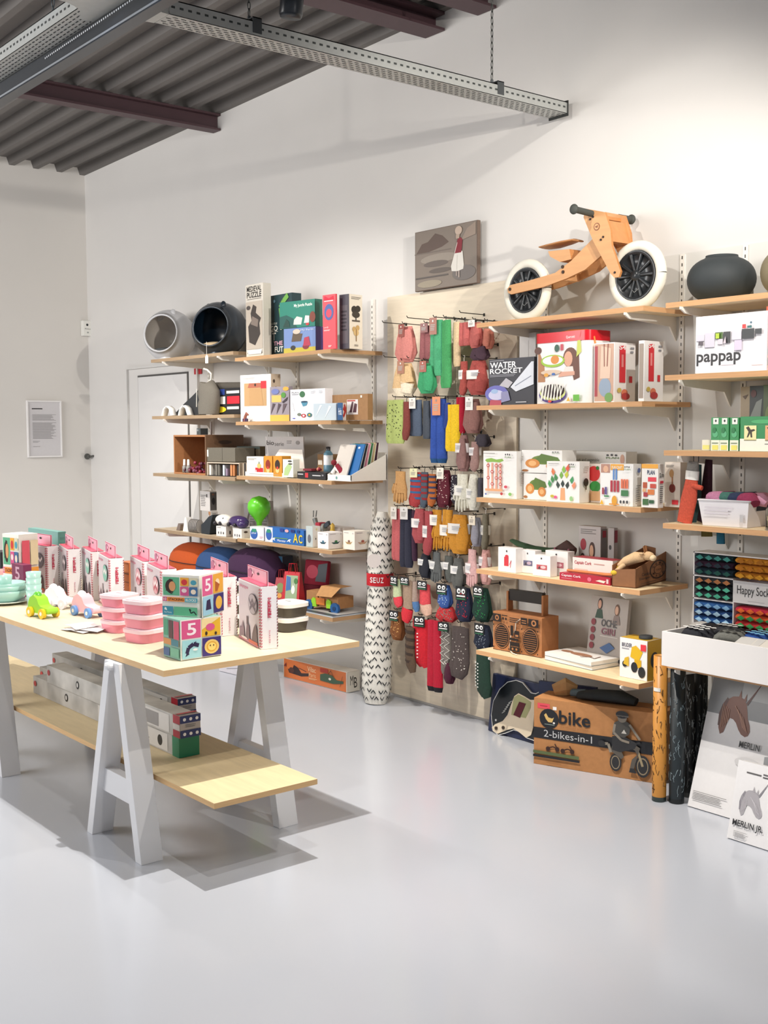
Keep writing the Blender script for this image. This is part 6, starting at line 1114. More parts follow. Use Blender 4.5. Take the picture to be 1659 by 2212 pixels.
blk_ = lambda f: [(f, 'r', 'eda93a', 0, .9, 1, 1), (f, 'r', 'e03a4a', .4, .60, .9, .70), (f, 'b', '3a4a6a', .35, .76, .8, .86, 'PLAN'), (f, 'r', 'b8502a', .1, .45, .35, .58), (f, 'r', '3f6a3a', .1, .06, .45, .2), (f, 'r', 'd87a3a', .4, .3, .8, .42), (f, 'r', 'a8303a', .15, .25, .4, .35), (f, 'r', 'c84a3a', .55, .45, .9, .55), (f, 'r', '2f5a3a', .5, .1, .8, .18), (f, 'r', 'e0a878', .1, .36, .3, .44)]
bx('wooden_toy_box', 'white box with small coloured food blocks near the right end of the third shelf', 'toy box', 1386, 1422, 1002, BZ[2], -.345, 1434, 3, 'f0ece6', blk_('F')+[('R', 'b', '3a3a3a', .1, .7, .9, .8, '2m'), ('R', 'x', '6a6a68', .2, .1, .8, .5, 9), ('R', 'r', 'd03a4a', .2, .56, .8, .62)])
bx('wooden_toy_box', 'cream box with a wooden rattle picture at the right end of the third shelf', 'toy box', 1436, 1470, 998, BZ[2], -.24, .05, 0, 'efe2d4', [('F', 'e', '8a3a34', .5, .42, .2, .1), ('F', 'r', 'b8805a', .46, .5, .54, .7), ('F', 'e', 'c89a6a', .45, .75, .14, .09), ('F', 'r', 'e8404a', .5, .06, .9, .16), ('F', 'x', '9a948c', .1, .88, .6, .94, 2)])
# row 4
for i, (xl, xr, yt, Y_, rr_, lb, c) in enumerate([(1076, 1115, 1181, -.345, 0, 'white card box with a red toy picture, first on the fourth shelf', 0), (1124, 1157, 1187, -.30, 5, 'white card box with a dark square picture, second on the fourth shelf', 1), (1151, 1190, 1198, -.335, 3, 'white card box with a red square picture, lower in front of its neighbours', 2), (1178, 1228, 1188, -.26, 2, 'white card box with a pink picture, behind the low one', 3)]):
    pr = [('F', 'r', 'd23a44', .35, .25, .6, .62), ('F', 'e', 'd23a44', .5, .65, .1, .06), ('F', 'w', 'd23a44', .02, .65, .3, .75, .5, .7, .2)] if c == 0 else [('F', 'r', ['', '6a6a8a', 'c05a60', 'b86a78'][c], .22, .32, .82, .55), ('F', 'e', ['', 'c0a8b8', 'e8c0c0', 'e8c0c8'][c], .6, .44, .15, .07), ('F', 'p', '4a4044', .3, .35, .45, .35, .4, .5)]
    bx('gift_card_box', lb, 'gift box', xl, xr, yt, BZ[3], Y_, .05, rr_, 'ece8e6', pr+[('F', 'e', '2a2a2c', .5, .86, .035, .04)])
m = MB(); P = yp(1112, 1170, -.12)
m.sweep([(0, 0, .13), (.05, 0, .115), (.15, 0, .10), (.26, .0, .10), (.33, 0, .11)], [(.008, .02), (.012, .03), (.014, .03), (.012, .03), (.01, .02)], mat('3d5a40', 'fabric'), 8)
for dx in (.10, .28): m.sweep([(dx, 0, .1), (dx, 0, .0)], .006, mat('3d5a40', 'fabric'), 6)
o = m.build('felt_leaf'); seat(o, P.x, -.14, BZ[3]+.002); tag(o, 'long dark green felt leaf behind the white card boxes', 'felt toy')
m = MB(); P = yp(1208, 1180, -.12)
m.sweep([(0, 0, .05), (.04, 0, .09), (.08, 0, .12), (.12, 0, .10)], [(.03, .02), (.045, .03), (.04, .03), (.03, .02)], mat('5a4440', 'fabric'), 10); m.sweep([(.06, 0, .09), (.06, 0, 0)], .02, mat('4a3a38', 'fabric'), 8)
for i in range(14): rr = random.Random(i); m.ell((rr.uniform(0, .12), -.03, .05+rr.uniform(0, .07)), .006, mat(rr.choice(['b87a8a', '7a9a7a', 'd8b0a0']), 'fabric'), 6, 4)
o = m.build('soft_toy'); seat(o, P.x, -.15, BZ[3]+.002); tag(o, 'dark flowered soft toy behind the white card boxes', 'soft toy')
bx('photo_box', 'tall grey box with portrait photo and red dot at the fourth shelf back', 'gift box', 1250, 1299, 1135, BZ[3], -.12, 1312, 3, 'c9c4c2', [('F', 'x', '8a8684', .1, .82, .8, .94, 3), ('F', 'e', 'a83040', .22, .62, .13, .12)]+portrait('F', .62, .5, .18)+portrait('F', .2, .3, .14, '3a2420', 'd8a898', 'c04a5a')+[('R', 'r', '8a8684', .05, .05, .95, .95), ('R', 'r', 'a83a4a', .2, .78, .8, .92)])
bx('photo_box', 'second grey box half hidden right of the portrait box', 'gift box', 1313, 1328, 1140, BZ[3], -.1, 1336, 3, 'b8b2b0', [('F', 'e', '3a3a3c', .4, .6, .2, .05), ('R', 'r', '9a3a4a', .1, .7, .9, .95)])
bx('cork_kit', 'white box reading Captain Cork with orange band', 'craft kit', 1237, 1326, 1203, BZ[3], -.28, .08, 2, 'ece4dc', [('F', 'b', 'b8505a', .05, .66, .48, .86, 'Captain Cork'), ('F', 'x', 'c89a90', .54, .72, .8, .8, 1), ('F', 'r', 'c8603a', .4, .05, .98, .35), ('F', 'r', 'e8c8b8', .05, .05, .38, .5)], top='a8303c')
P0, rz, W_, D_, H_ = place(1217, 1321, BZ[3]+.034, BZ[3]+.001, -.35, .07, 2)
m = MB(); m.box((0, 0, 0), (W_, D_, H_), mat('b3243a')); m.prints(W_, D_, H_, [('F', 'b', 'f4e4e4', .04, .45, .43, .85, 'Captain Cork'), ('F', 'x', 'e8a8b0', .04, .2, .25, .3, 1), ('F', 'e', 'd86a80', .6, .5, .04, .3), ('F', 'p', 'f0d8c8', .72, .4, .8, .6, .92, .5, .88, .2, .8, .3), ('F', 'r', 'e8c0c0', .93, .2, .97, .8)])
o = m.build('cork_kit'); seat(o, P0.x, P0.y, P0.z, rz); tag(o, 'flat dark red box reading Captain Cork at the shelf front', 'craft kit')
m = MB(); wd_ = mat('c87a48', 'wood'); m.sweep([(0, 0, 0), (.16, 0, .0), (.22, 0, .0), (.28, 0, .004), (.33, 0, .002)], [(.006, .010), (.007, .011), (.007, .02), (.008, .028), (.005, .016)], wd_, 12)
o = m.build('wooden_spatula'); seat(o, P0.x+.02, P0.y+.035, P0.z+H_+.009, rz); tag(o, 'orange brown wooden spatula lying on the dark red flat box', 'spatula')
# open cookie crate
P0, rz, W_, D_, H_ = place(1322, 1377, 1209, BZ[3]+.001, -.352, 1449, 14)
t = thing('cardboard_crate', 'open brown cardboard crate reading Cookie Stamper and HOME MADE', 'crate', P0, rz)
kc = mat('8c5f3e', 'kraft'); m = MB(); th = .004
def wall_(x0, y0, x1, y1, h0, h1, pr=None):
    dx, dy = x1-x0, y1-y0; l = math.hypot(dx, dy); nx, ny = dy/l*th, -dx/l*th
    m.add([(x0, y0, 0), (x1, y1, 0), (x1-nx, y1-ny, 0), (x0-nx, y0-ny, 0), (x0, y0, h0), (x1, y1, h1), (x1-nx, y1-ny, h1), (x0-nx, y0-ny, h0)], [(0, 3, 2, 1), (4, 5, 6, 7), (0, 1, 5, 4), (1, 2, 6, 5), (2, 3, 7, 6), (3, 0, 4, 7)], kc)
wall_(0, 0, W_, 0, H_*.62, H_*.72); wall_(W_, 0, W_, D_, H_*.72, H_*1.15); wall_(W_, D_, 0, D_, H_*1.15, H_*1.3); wall_(0, D_, 0, 0, H_*1.25, H_*.8); m.box((0, 0, 0), (W_, D_, .004), kc)
cc_ = '2c1d16'; pr = [('R', 'e', cc_, .68, .52, .27, .36), ('R', 'e', '8c5f3e', .68, .52, .235, .31), ('R', 'e', cc_, .68, .52, .14, .18), ('R', 'e', '8c5f3e', .68, .52, .125, .16)]
for k, (chs, a0, st) in enumerate((('HOME', 150, -37), ('MADE', 210, 37))):
    for i, ch in enumerate(chs):
        an = R(a0+st*i); u, v = .68+.185*math.cos(an), .52+.245*math.sin(an); pr.append(('R', 'b', cc_, u-.03, v-.045, u+.03, v+.045, ch))
pr += [('R', 't', cc_, .6, .49, .76, .55, 'OUR'), ('R', 'b', cc_, .14, .40, .40, .52, 'Cookie'), ('R', 'b', cc_, .06, .24, .42, .36, 'Stamper'), ('R', 'r', cc_, .05, .06, .95, .075), ('R', 'x', '3a261c', .1, .1, .8, .14, 1)]
m.prints(W_, D_, H_, pr); m.build('carton', t)
t = thing('plush_giraffe', 'beige plush giraffe with yellow feet lying in the cookie crate', 'plush toy', P0+Vector((.0, .05, H_*.72)), .25)
pl = mat('d8b48a', 'fabric'); m = MB(); m.sweep([(.00, 0, .0), (.03, 0, .022), (.08, 0, .045), (.12, 0, .05)], [(.014, .014), (.022, .022), (.026, .024), (.018, .018)], pl, 12); m.sweep([(.03, -.01, .01), (.0, -.035, -.02)], [(.012, .012), (.010, .010)], pl, 8); m.build('body', t)
m = MB(); m.ell((.135, -.0, .055), (.030, .020, .020), pl); m.ell((.160, -.004, .048), (.016, .015, .014), mat('e8cfa8', 'fabric')); m.build('head', t)
for s_ in (-1, 1):
    m = MB(); m.cyl((.125, .008*s_, .07), (.120, .012*s_, .098), .005, mat('8a5a34', 'fabric'), 8, .004); m.build('horn', t)
    m = MB(); m.ell((.115, .024*s_, .066), (.012, .010, .006), pl, 10, 6); m.build('ear', t)
for s_ in ((-.004, -.042, -.024), (-.012, .0, -.008)): m = MB(); m.ell(s_, (.018, .014, .012), mat('e0b83a', 'fabric'), 10, 6); m.build('foot', t)
# row 5
P0 = zp(1065, 1402, BZ[4]); P1 = zp(1170, 1422, BZ[4]); rz = math.atan2(P1.y-P0.y, P1.x-P0.x); W_ = math.hypot(P1.x-P0.x, P1.y-P0.y); H_ = hv(P0, 1065, 1320)-BZ[4]
Q_ = Vector((P0.x, P0.y, 0))+Vector((math.cos(rz), math.sin(rz), 0))*W_; D_ = min(.24, abs(hp(Q_, (-math.sin(rz), math.cos(rz)), 1209)))
t = thing('boombox', 'brown cardboard boombox with two printed speakers and a black handle bar', 'boombox', (P0.x, P0.y, BZ[4]+.001), rz)
m = MB(); m.box((0, 0, 0), (W_, D_, H_), mat('ae7448', 'kraft')); k = '241a16'; kk = 'ae7448'
pr = [('F', 'r', k, .005, .0, .995, .01)]
for u in (.19, .79):
    pr += [('F', 'e', k, u, .38, .165, .33), ('F', 'e', kk, u, .38, .155, .31), ('F', 'e', k, u, .38, .145, .29)]
    for i in range(9): v = .16+.055*i; hw_ = .13*math.sqrt(max(0, 1-((v-.38)/.29)**2)); pr.append(('F', 'r', kk, u-hw_, v, u+hw_, v+.012))
    for du, dv in ((-.16, -.3), (.16, -.3), (-.16, .28), (.16, .28)): pr.append(('F', 'e', k, u+du, .38+dv, .012, .022))
pr += [('F', 'r', k, .03, .76, .2, .96), ('F', 'e', kk, .12, .86, .04, .07), ('F', 'e', k, .12, .86, .02, .035), ('F', 'e', k, .25, .86, .02, .035), ('F', 'e', k, .31, .86, .02, .035), ('F', 'r', k, .22, .93, .34, .955), ('F', 'r', k, .77, .76, .97, .96), ('F', 'e', kk, .88, .86, .05, .08), ('F', 'e', k, .88, .86, .025, .04), ('F', 'r', k, .62, .78, .75, .96), ('F', 'r', kk, .64, .82, .73, .84), ('F', 'r', kk, .64, .88, .73, .9),
      ('F', 'r', k, .40, .06, .60, .30), ('F', 'r', kk, .42, .18, .58, .19), ('F', 'e', kk, .46, .12, .02, .03), ('F', 'e', kk, .54, .12, .02, .03), ('F', 'r', k, .40, .34, .58, .4), ('F', 'r', k, .5, .42, .6, .6), ('F', 'r', kk, .52, .45, .58, .5), ('F', 'r', k, .42, .46, .48, .72), ('F', 'x', k, .4, .78, .6, .92, 3)]
m.prints(W_, D_, H_, pr); m.build('cabinet', t, .001)
m = MB()
for u in (.12, .84): m = MB(); m.box((W_*u, D_*.45, H_), (W_*(u+.035), D_*.75, H_+.10), mat('ae7448', 'kraft')); m.build('handle_post', t)
m = MB(); m.box((W_*.155, D_*.5, H_+.055), (W_*.84, D_*.7, H_+.11), mat('29241f')); m.build('handle_bar', t)
m = MB(); m.sweep([(W_*.58, -.006, H_*.9), (W_*.5, -.008, H_*.8), (W_*.49, -.008, H_*.6), (W_*.40, -.008, H_*.45), (W_*.38, -.008, H_*.2), (W_*.40, -.012, .01), (W_*.5, -.03, .004), (W_*.62, -.04, .003)], .0028, mat('e8dccb', 'plastic'), 6); m.build('cable', t)
# flat books
A_ = zp(1177, 1425, BZ[4]); B_ = zp(1279, 1449, BZ[4]); C_ = zp(1350, 1436, BZ[4]); rz = math.atan2(B_.y-A_.y, B_.x-A_.x); W_ = math.hypot(B_.x-A_.x, B_.y-A_.y); D_ = min(.28, math.hypot(C_.x-B_.x, C_.y-B_.y))
for i in range(2):
    m = MB(); m.box((0, 0, 0), (W_, D_, .017), mat('efebe6')); m.box((-.001, -.001, -.0015), (W_+.001, D_, 0), mat('8a9aa4')); 
    if i: m.prints(W_, D_, .017, [('T', 'e', 'a8785c', .18, .42, .12, .09), ('T', 'e', 'a8785c', .50, .40, .22, .12), ('T', 'w', '6a4a3a', .03, .62, .2, .72, .35, .85, .3, .8, .55), ('T', 'w', 'b0b8b8', .02, .3, .8, .5, .85, .7, .75)])
    o = m.build('picture_book'); seat(o, A_.x, A_.y, BZ[4]+.003+i*.020, rz-.02*i); tag(o, ('upper' if i else 'lower')+' of two large white picture books lying flat right of the boombox', 'book')
# leaning poster behind
P0 = yp(1266, 1398, -.13); PT = yp(1277, 1284, -.05); W_ = yp(1346, 1405, -.13).x-P0.x; H_ = math.hypot(PT.z-BZ[4], .07)
m = MB(); m.box((0, 0, 0), (W_, .02, H_), mat('b2aaa4'))
m.prints(W_, 0, H_, portrait('F', .25, .88, .09, '3a2a24', 'd0a088', '2f4a3a')+portrait('F', .72, .82, .09, '6a4a34', 'd0a890', '8a7a74')+[('F', 'b', '5a5a5c', .33, .55, .75, .66, 'OCHE'), ('F', 'b', '8a5a68', .35, .43, .72, .53, 'GIRI'), ('F', 'r', 'd8d4d0', .33, .4, .8, .41), ('F', 'e', '8a3a44', .12, .6, .06, .05), ('F', 'e', '8a3a44', .12, .48, .06, .05), ('F', 'e', '8a3a44', .12, .36, .06, .05), ('F', 'e', '8a3a44', .12, .24, .06, .05), ('F', 'p', '4a6a9a', .35, .22, .55, .15, .75, .25, .6, .32)]+[('F', 'e', '2a2a2c', .32+.12*i, .07, .035, .03) for i in range(6)])
o = m.build('poster_box'); seat(o, P0.x, -.13, BZ[4]+.001, 0, .13); tag(o, 'tall grey poster box with two children leaning behind the flat books', 'poster')
# truck box
P0, rz, W_, D_, H_ = place(1339, 1412, 1376, BZ[4]+.001, ('b', 1456), 1432, 4)
bx('toy_box', 'white and yellow box with a yellow dump truck picture beside the flat books', 'toy box', 1339, 1403, 1376, BZ[4], -.30, .1, 3, 'eeebe8', [('F', 'b', '4a4a5a', .08, .78, .45, .88, 'BRUDER'), ('F', 'x', '9a9aa0', .08, .7, .35, .75, 1), ('F', 'p', 'e0b41e', .40, .55, .7, .45, .85, .7, .6, .85, .45, .8), ('F', 'r', 'd8a818', .55, .3, .8, .5), ('F', 'e', '26282a', .55, .3, .12, .13), ('F', 'e', '26282a', .82, .2, .13, .14), ('F', 'e', '26282a', .2, .35, .09, .08), ('F', 'p', 'd8b030', .15, .35, .35, .3, .35, .55, .2, .5), ('F', 'r', 'e03a44', .78, .74, .97, .9), ('R', 'r', 'b8901a', 0, 0, 1, 1), ('R', 'e', '26282a', .5, .5, .3, .2)], top='c9a02a')
m = MB(); m.lathe([(.03, 0), (.03, .012), (.02, .014), (.001, .014)], mat('2c2e30', 'rubber'), 20); P = yp(1412, 1385, -.22); o = m.build('rubber_ring'); seat(o, P.x-.02, -.25, yp(1339, 1376, -.3).z+.003); tag(o, 'small black toy tyre on the yellow truck box', 'toy wheel')

# ================================================================ floor in front of the bike shelves
A_ = zp(1153, 1649, 0); B_ = zp(1399, 1690, 0); rz = math.atan2(B_.y-A_.y, B_.x-A_.x); W_ = math.hypot(B_.x-A_.x, B_.y-A_.y)*1.12; H_ = hv(A_, 1155, 1507)
D_ = .17; m = MB(); kf = mat('b88150', 'kraft'); m.box((0, 0, 0), (W_, D_, H_), kf); k = '1c1d22'
pr = [('F', 'r', 'e0505c', .03, .85, .13, .93), ('F', 'x', 'b03040', .05, .87, .11, .9, 1), ('F', 'r', 'f0ece6', .155, .85, .185, .9), ('F', 'p', k, .0, .37, .92, .37, .92, .60, .0, .53) ]
pr[3] = ('F', 'p', k, .0, .40, 1, .40, 1, .58, .0, .56)
pr += [('F', 'e', k, .125, .71, .078, .15), ('F', 'p', 'd8b46c', .085, .76, .10, .70, .12, .66, .15, .66, .165, .74, .15, .72, .12, .73, .10, .79), ('F', 'e', 'f0ece6', .165, .655, .009, .015), ('F', 'r', '8a9a94', .09, .62, .17, .63), ('F', 'b', k, .205, .66, .455, .86, 'bike'), ('F', 't', 'a06a3c', .215, .60, .44, .635, 'the ultimate pre-bike'),
       ('F', 't', 'c8c8c8', .085, .435, .47, .54, '2-bikes-in-1')]
for u in (.12, .24):
    pr += [('F', 'e', '3a1f16', u, .26, .018, .035), ('F', 'e', '3a1f16', u+.075, .27, .018, .035), ('F', 'w', '3a1f16', .018, u, .27, u+.04, .30, u+.075, .28), ('F', 'w', '3a1f16', .018, u+.075, .28, u+.055, .35)]
pr += [('F', 'p', '5d6a42', 0, .17, .37, .165, .37, .215, 0, .215), ('F', 'p', k, 0, .115, .375, .12, .375, .155, 0, .155), ('F', 'x', 'a4703f', .11, .03, .23, .06, 1)]
# child on a bike
g1, g2, g3 = '2c2c2e', '8f8678', '5c564e'
pr += [('F', 'e', g1, .655, .22, .045, .13), ('F', 'e', '9a8a70', .655, .22, .034, .10), ('F', 'e', g1, .655, .22, .028, .085), ('F', 'e', g1, .86, .22, .055, .16), ('F', 'e', '9a8a70', .86, .22, .042, .125), ('F', 'e', g1, .86, .22, .035, .105), ('F', 'w', 'a89878', .035, .86, .22, .82, .45, .79, .52), ('F', 'w', g1, .03, .77, .50, .84, .56),
       ('F', 'p', g3, .62, .38, .70, .28, .72, .32, .68, .48, .72, .5, .80, .44, .82, .38, .78, .30, .76, .12, .79, .12, .82, .34, .84, .48, .74, .58, .64, .56), ('F', 'p', g1, .63, .40, .69, .38, .80, .46, .82, .54, .72, .62, .63, .60), ('F', 'w', g2, .04, .62, .36, .60, .48, .555, .47), ('F', 'e', g1, .55, .47, .028, .045), ('F', 'p', g1, .76, .11, .82, .11, .80, .17, .77, .17),
       ('F', 'p', '4a4844', .63, .62, .645, .80, .68, .84, .74, .84, .77, .80, .76, .66, .72, .60), ('F', 'w', g2, .035, .65, .78, .64, .66, .70, .56, .76, .54), ('F', 'w', g2, .035, .76, .80, .80, .70, .84, .60), ('F', 'p', 'c8c4bc', .70, .66, .72, .72, .74, .66), ('F', 'e', g2, .705, .88, .035, .065), ('F', 'e', g1, .705, .93, .048, .055), ('F', 'r', '6a655e', .66, .90, .755, .92), ('F', 'r', g1, .69, .895, .70, .905), ('F', 'r', g1, .715, .895, .725, .905)]
m.prints(W_, D_, H_, pr); m.prints(W_, D_, H_, [('T', 'w', '2a2a2c', .02, .1, .5, .9, .5)])
o = m.build('bike_carton'); seat(o, A_.x, A_.y, .001, rz); tag(o, 'large brown carton reading bike 2-bikes-in-1 with a helmeted child, on the floor', 'cardboard box')
bc = (A_.x, A_.y, rz, W_, H_)
# things lying on the carton
def oncarton(name, lab, cat, u, v, fn, h=0.0, rzz=0):
    m = MB(); fn(m); o = m.build(name); o.location = (bc[0]+math.cos(bc[2])*W_*u-math.sin(bc[2])*D_*v, bc[1]+math.sin(bc[2])*W_*u+math.cos(bc[2])*D_*v, .003+bc[4]+h); o.rotation_euler = (0, 0, bc[2]+rzz); tag(o, lab, cat)
oncarton('flat_parcel', 'flat dark blue folder sticking out above the carton, left end', 'folder', -.10, 1.12, lambda m: m.box((0, 0, -.25), (.30, .02, .035), mat('2b3454')), 0)
oncarton('paper_bag', 'crumpled brown paper piece on the carton left end', 'paper', .1, .5, lambda m: m.sweep([(0, 0, .01), (.06, 0, .03), (.11, 0, .02)], [(.03, .012), (.045, .02), (.02, .01)], mat('b08a5c', 'kraft'), 7, sm=False), .012, .4)
oncarton('dark_case', 'dark folded case lying along the top of the carton', 'case', .5, .5, lambda m: m.sweep([(-.12, 0, .018), (-.04, 0, .028), (.08, 0, .032), (.16, 0, .018)], [(.018, .04), (.026, .05), (.03, .05), (.016, .03)], mat('2c2f30', 'fabric'), 10), 0, 0)
oncarton('blue_pouch', 'small grey blue pouch on the carton, middle', 'pouch', .24, .6, lambda m: m.sweep([(0, 0, .02), (.07, 0, .024)], [(.018, .03), (.02, .03)], mat('5a6a72', 'fabric'), 8), 0)
# guitar picture box
A_ = zp(1062, 1578, 0); B_ = zp(1155, 1606, 0)
t = thing('guitar_box', 'dark blue guitar shaped toy pack leaning beside the bike carton', 'toy guitar', (A_.x-.01, A_.y-.02, .001), 0)
W_g = .42; Hg = hv(A_, 1085, 1455)
m = MB(); m.box((0, .0, 0), (W_g, .035, Hg), mat('232b4c', 'paper')); m.build('backing', t, .006)
gx = lambda px, py: (yp(px, py, A_.y-.02).x-t.location.x, yp(px, py, A_.y-.02).z)
body = [gx(*p) for p in ((1062, 1545), (1064, 1515), (1075, 1490), (1090, 1475), (1108, 1471), (1122, 1476), (1133, 1488), (1142, 1498), (1152, 1500), (1164, 1494), (1180, 1490), (1186, 1500), (1186, 1585), (1160, 1601), (1140, 1594), (1128, 1582), (1112, 1577), (1095, 1584), (1080, 1588), (1068, 1578))]
m = MB(); m.prism(body, -.012, -.001, mat('22272c', 'plastic'), mat('d8d8d6', 'plastic'))
cx_ = sum(p[0] for p in body)/len(body); cz_ = sum(p[1] for p in body)/len(body)
for a_, b_ in zip(body, body[1:]+body[:1]): m.sweep([(a_[0], -.013, a_[1]), (b_[0], -.013, b_[1])], .0022, mat('dcdcda', 'plastic'), 5)
m.build('guitar_body', t)
m = MB(); pg = [gx(*p) for p in ((1108, 1505), (1116, 1499), (1130, 1506), (1142, 1513), (1153, 1513), (1153, 1572), (1150, 1588), (1140, 1594), (1126, 1583), (1112, 1574), (1098, 1577), (1080, 1585), (1070, 1580), (1066, 1572), (1072, 1565), (1088, 1558), (1097, 1545), (1102, 1525))]
m.prism(pg, -.016, -.0125, mat('e6d6bc', 'plastic'))
sc = [gx(*p) for p in ((1120, 1517), (1134, 1521), (1124, 1551), (1110, 1545))]; m.prism(sc, -.019, -.0162, mat('5a1020', 'plastic'), mat('1c1418', 'plastic'))
gr_ = [gx(*p) for p in ((1107, 1508), (1116, 1501), (1130, 1508), (1145, 1518), (1145, 1530), (1136, 1552), (1105, 1545))]; m.prism(gr_, -.0168, -.0161, mat('a9a87a', 'plastic'))
for p in ((1076, 1573), (1091, 1572)): c_ = gx(*p); m.cyl((c_[0], -.022, c_[1]), (c_[0], -.016, c_[1]), .009, mat('3a2c24', 'plastic'), 14)
c_ = gx(1073, 1556); m.cyl((c_[0], -.016, c_[1]), (c_[0], -.012, c_[1]), .006, mat('e0e0de', 'plastic'), 12)
for i in range(6): a_ = gx(1085+2.4*i, 1541-4.3*i); m.sweep([(a_[0], -.016, a_[1]), (a_[0]+.022, -.016, a_[1]+.014)], .002, mat('d8d8d4', 'metal'), 5)
m.build('pickguard', t); t.rotation_euler = (-.12, 0, 0)
# tubes
def tube_(px, py, ptop, rad, h, col, lab, marks=None, kind='paper', cap='2f3a38', cat='poster tube'):
    P = zp(px, py, 0); hh = h or hv(P, px, ptop); P = Vector((P.x, P.y+rad, 0))
    t = thing('poster_tube', lab, cat, (P.x, P.y, .001)); m = MB(); m.lathe([(rad, 0), (rad, hh), (rad*.93, hh), (rad*.93, hh-.02)], mat(col, kind), 26)
    rr = random.Random(int(px))
    if marks:
        for i in range(46):
            z = rr.uniform(.05, hh-.06); a = rr.uniform(-2.6, .4); pts = [(rad*1.01*math.cos(a), rad*1.01*math.sin(a), z)]
            for k in range(4): a += rr.uniform(-.22, .22); z += rr.uniform(-.02, .02); pts.append((rad*1.012*math.cos(a), rad*1.012*math.sin(a), z))
            m.sweep(pts, .0012, mat(marks, 'paper'), 4)
    m.build('tube', t); m = MB(); m.lathe([(rad*.93, hh-.008), (.001, hh-.008)], mat(cap, 'plastic'), 20); m.build('cap', t)
    m = MB(); m.lathe([(rad*1.015, 0), (rad*1.015, .02)], mat(cap if marks else col, 'plastic'), 26); m.build('rim', t); return t, P, hh
t, P, hh = tube_(1414, 1732, 1418, .030, None, 'c98a3c', 'tall orange kraft poster tube with black scribbles standing on the floor', '4a3018')
m = MB(); 
for k in range(6):
    a = -2.0+k*.18; m.add([(.0315*math.cos(a), .0315*math.sin(a), z) for z in (hh*.76, hh*.785)]+[(.0315*math.cos(a+.19), .0315*math.sin(a+.19), z) for z in (hh*.785, hh*.76)], [(0, 1, 2, 3)], mat('ece8e0'))
m.build('paper_strip', t)
tube_(1451, 1736, 1424, .032, .595, '20282c', 'black map poster tube with white scribbles next to the orange one', '8a9aa0', cap='14181a')
for i, (px, py, c) in enumerate(((1478, 1722, '2a2c2c'), (1497, 1712, '1c2022'), (1508, 1706, '303634'), (1466, 1716, '3a3c3a'), (1488, 1704, '24282a'))):
    tube_(px, py, 1424, .022+.003*(i % 2), .55-.012*i, c, ['dark tube right behind the black map tube', 'black tube against the large leaning poster box', 'dark green grey tube furthest right of the tube group', 'dark grey tube wedged behind the orange tube', 'black tube at the back of the tube group'][i], 'b0b4b2' if i != 3 else None, cap='4a4c4a')
# leaning unicorn boxes
def uni(f, head, mane, hl, U0, V0, SU, SV):
    def M_(*pts): return tuple((U0+(p-.25)*SU) if i % 2 == 0 else (V0+(p-.53)*SV) for i, p in enumerate(pts))
    hp_ = (.25, .66, .27, .58, .30, .53, .335, .55, .35, .60, .365, .655, .38, .68, .42, .675, .46, .65, .50, .60, .54, .565, .59, .55, .62, .565, .635, .60, .62, .65, .585, .70, .565, .76, .54, .82, .50, .86, .44, .875, .37, .865, .31, .83, .27, .76)
    o = [(f, 'p', head)+M_(*hp_), (f, 'p', mane)+M_(.245, .70, .255, .60, .275, .60, .285, .72, .33, .83, .31, .85, .265, .78), (f, 'p', mane)+M_(.535, .83, .555, .81, .70, 1.06), (f, 'p', head)+M_(.435, .86, .45, .93, .475, .86), (f, 'p', head)+M_(.50, .85, .525, .91, .53, .84)]
    for k in range(5): o.append((f, 'w', hl, .004)+M_(.28+.02*k, .79-.01*k, .285+.02*k, .68-.01*k, .30+.016*k, .59+.012*k))
    for k in range(4): o.append((f, 'w', hl, .004)+M_(.42+.035*k, .79-.025*k, .49+.03*k, .72-.03*k, .55+.018*k, .62-.01*k))
    return o
def leaner(pbl, ptl, xr_, T_, lab, pr, Wm):
    P0 = zp(*pbl, 0); PT = xp(*ptl, P0.x); th_ = math.atan2(PT.y-P0.y, PT.z); H_ = math.hypot(PT.y-P0.y, PT.z)
    m = MB(); m.box((0, 0, 0), (Wm, T_, H_), mat('e6e4e4')); m.box((-.001, .001, -.001), (Wm+.001, T_+.001, H_+.001), mat('2a2a2c')) if False else None
    m.prints(Wm, T_, H_, pr); o = m.build('poster_box'); seat(o, P0.x, P0.y, .004, 0, th_); tag(o, lab, 'poster box'); return o, P0, th_, H_
lb = lambda c='9a9898': [('F', 'x', c, .05, .06, .34, .12, 5)]
leaner((1485, 1742), (1545, 1452), 0, .03, 'large leaning box reading MERLIN with a wooden unicorn head', [('F', 'r', '8f9193', .0, .70, 1, 1), ('F', 'r', 'a8aaac', .25, .84, 1, .97)]+uni('F', '7c5040', '5a3a34', 'b08068', .105, .56, .68, .85)+[('F', 'b', '2a2a2c', .31, .50, .47, .545, 'MERLIN'), ('F', 'e', 'cfcdcd', .4, .4, .1, .04), ('F', 'e', 'd2d0d0', .55, .33, .08, .03), ('F', 'x', '9a9898', .03, .055, .30, .12, 6), ('F', 'x', '6a6868', .36, .05, .42, .058, 1), ('F', 'x', 'b8b6b6', .52, .08, .8, .11, 3)], .60)
leaner((1570, 1811), (1596, 1643), 0, .045, 'smaller leaning box reading MERLIN JR with a pale unicorn head, in front', [('F', 'x', '5a5858', .12, .84, .3, .88, 1), ('F', 'x', '5a5858', .32, .83, .42, .9, 2)]+uni('F', 'a8a4a8', '8a868c', 'd0ccd0', .09, .32, .74, 1.0)+[('F', 'b', '2a2a2c', .05, .16, .42, .26, 'MERLIN JR.'), ('F', 'x', 'aaa8a8', .08, .04, .24, .12, 5)], .36)
P = zp(1590, 1700, 0)
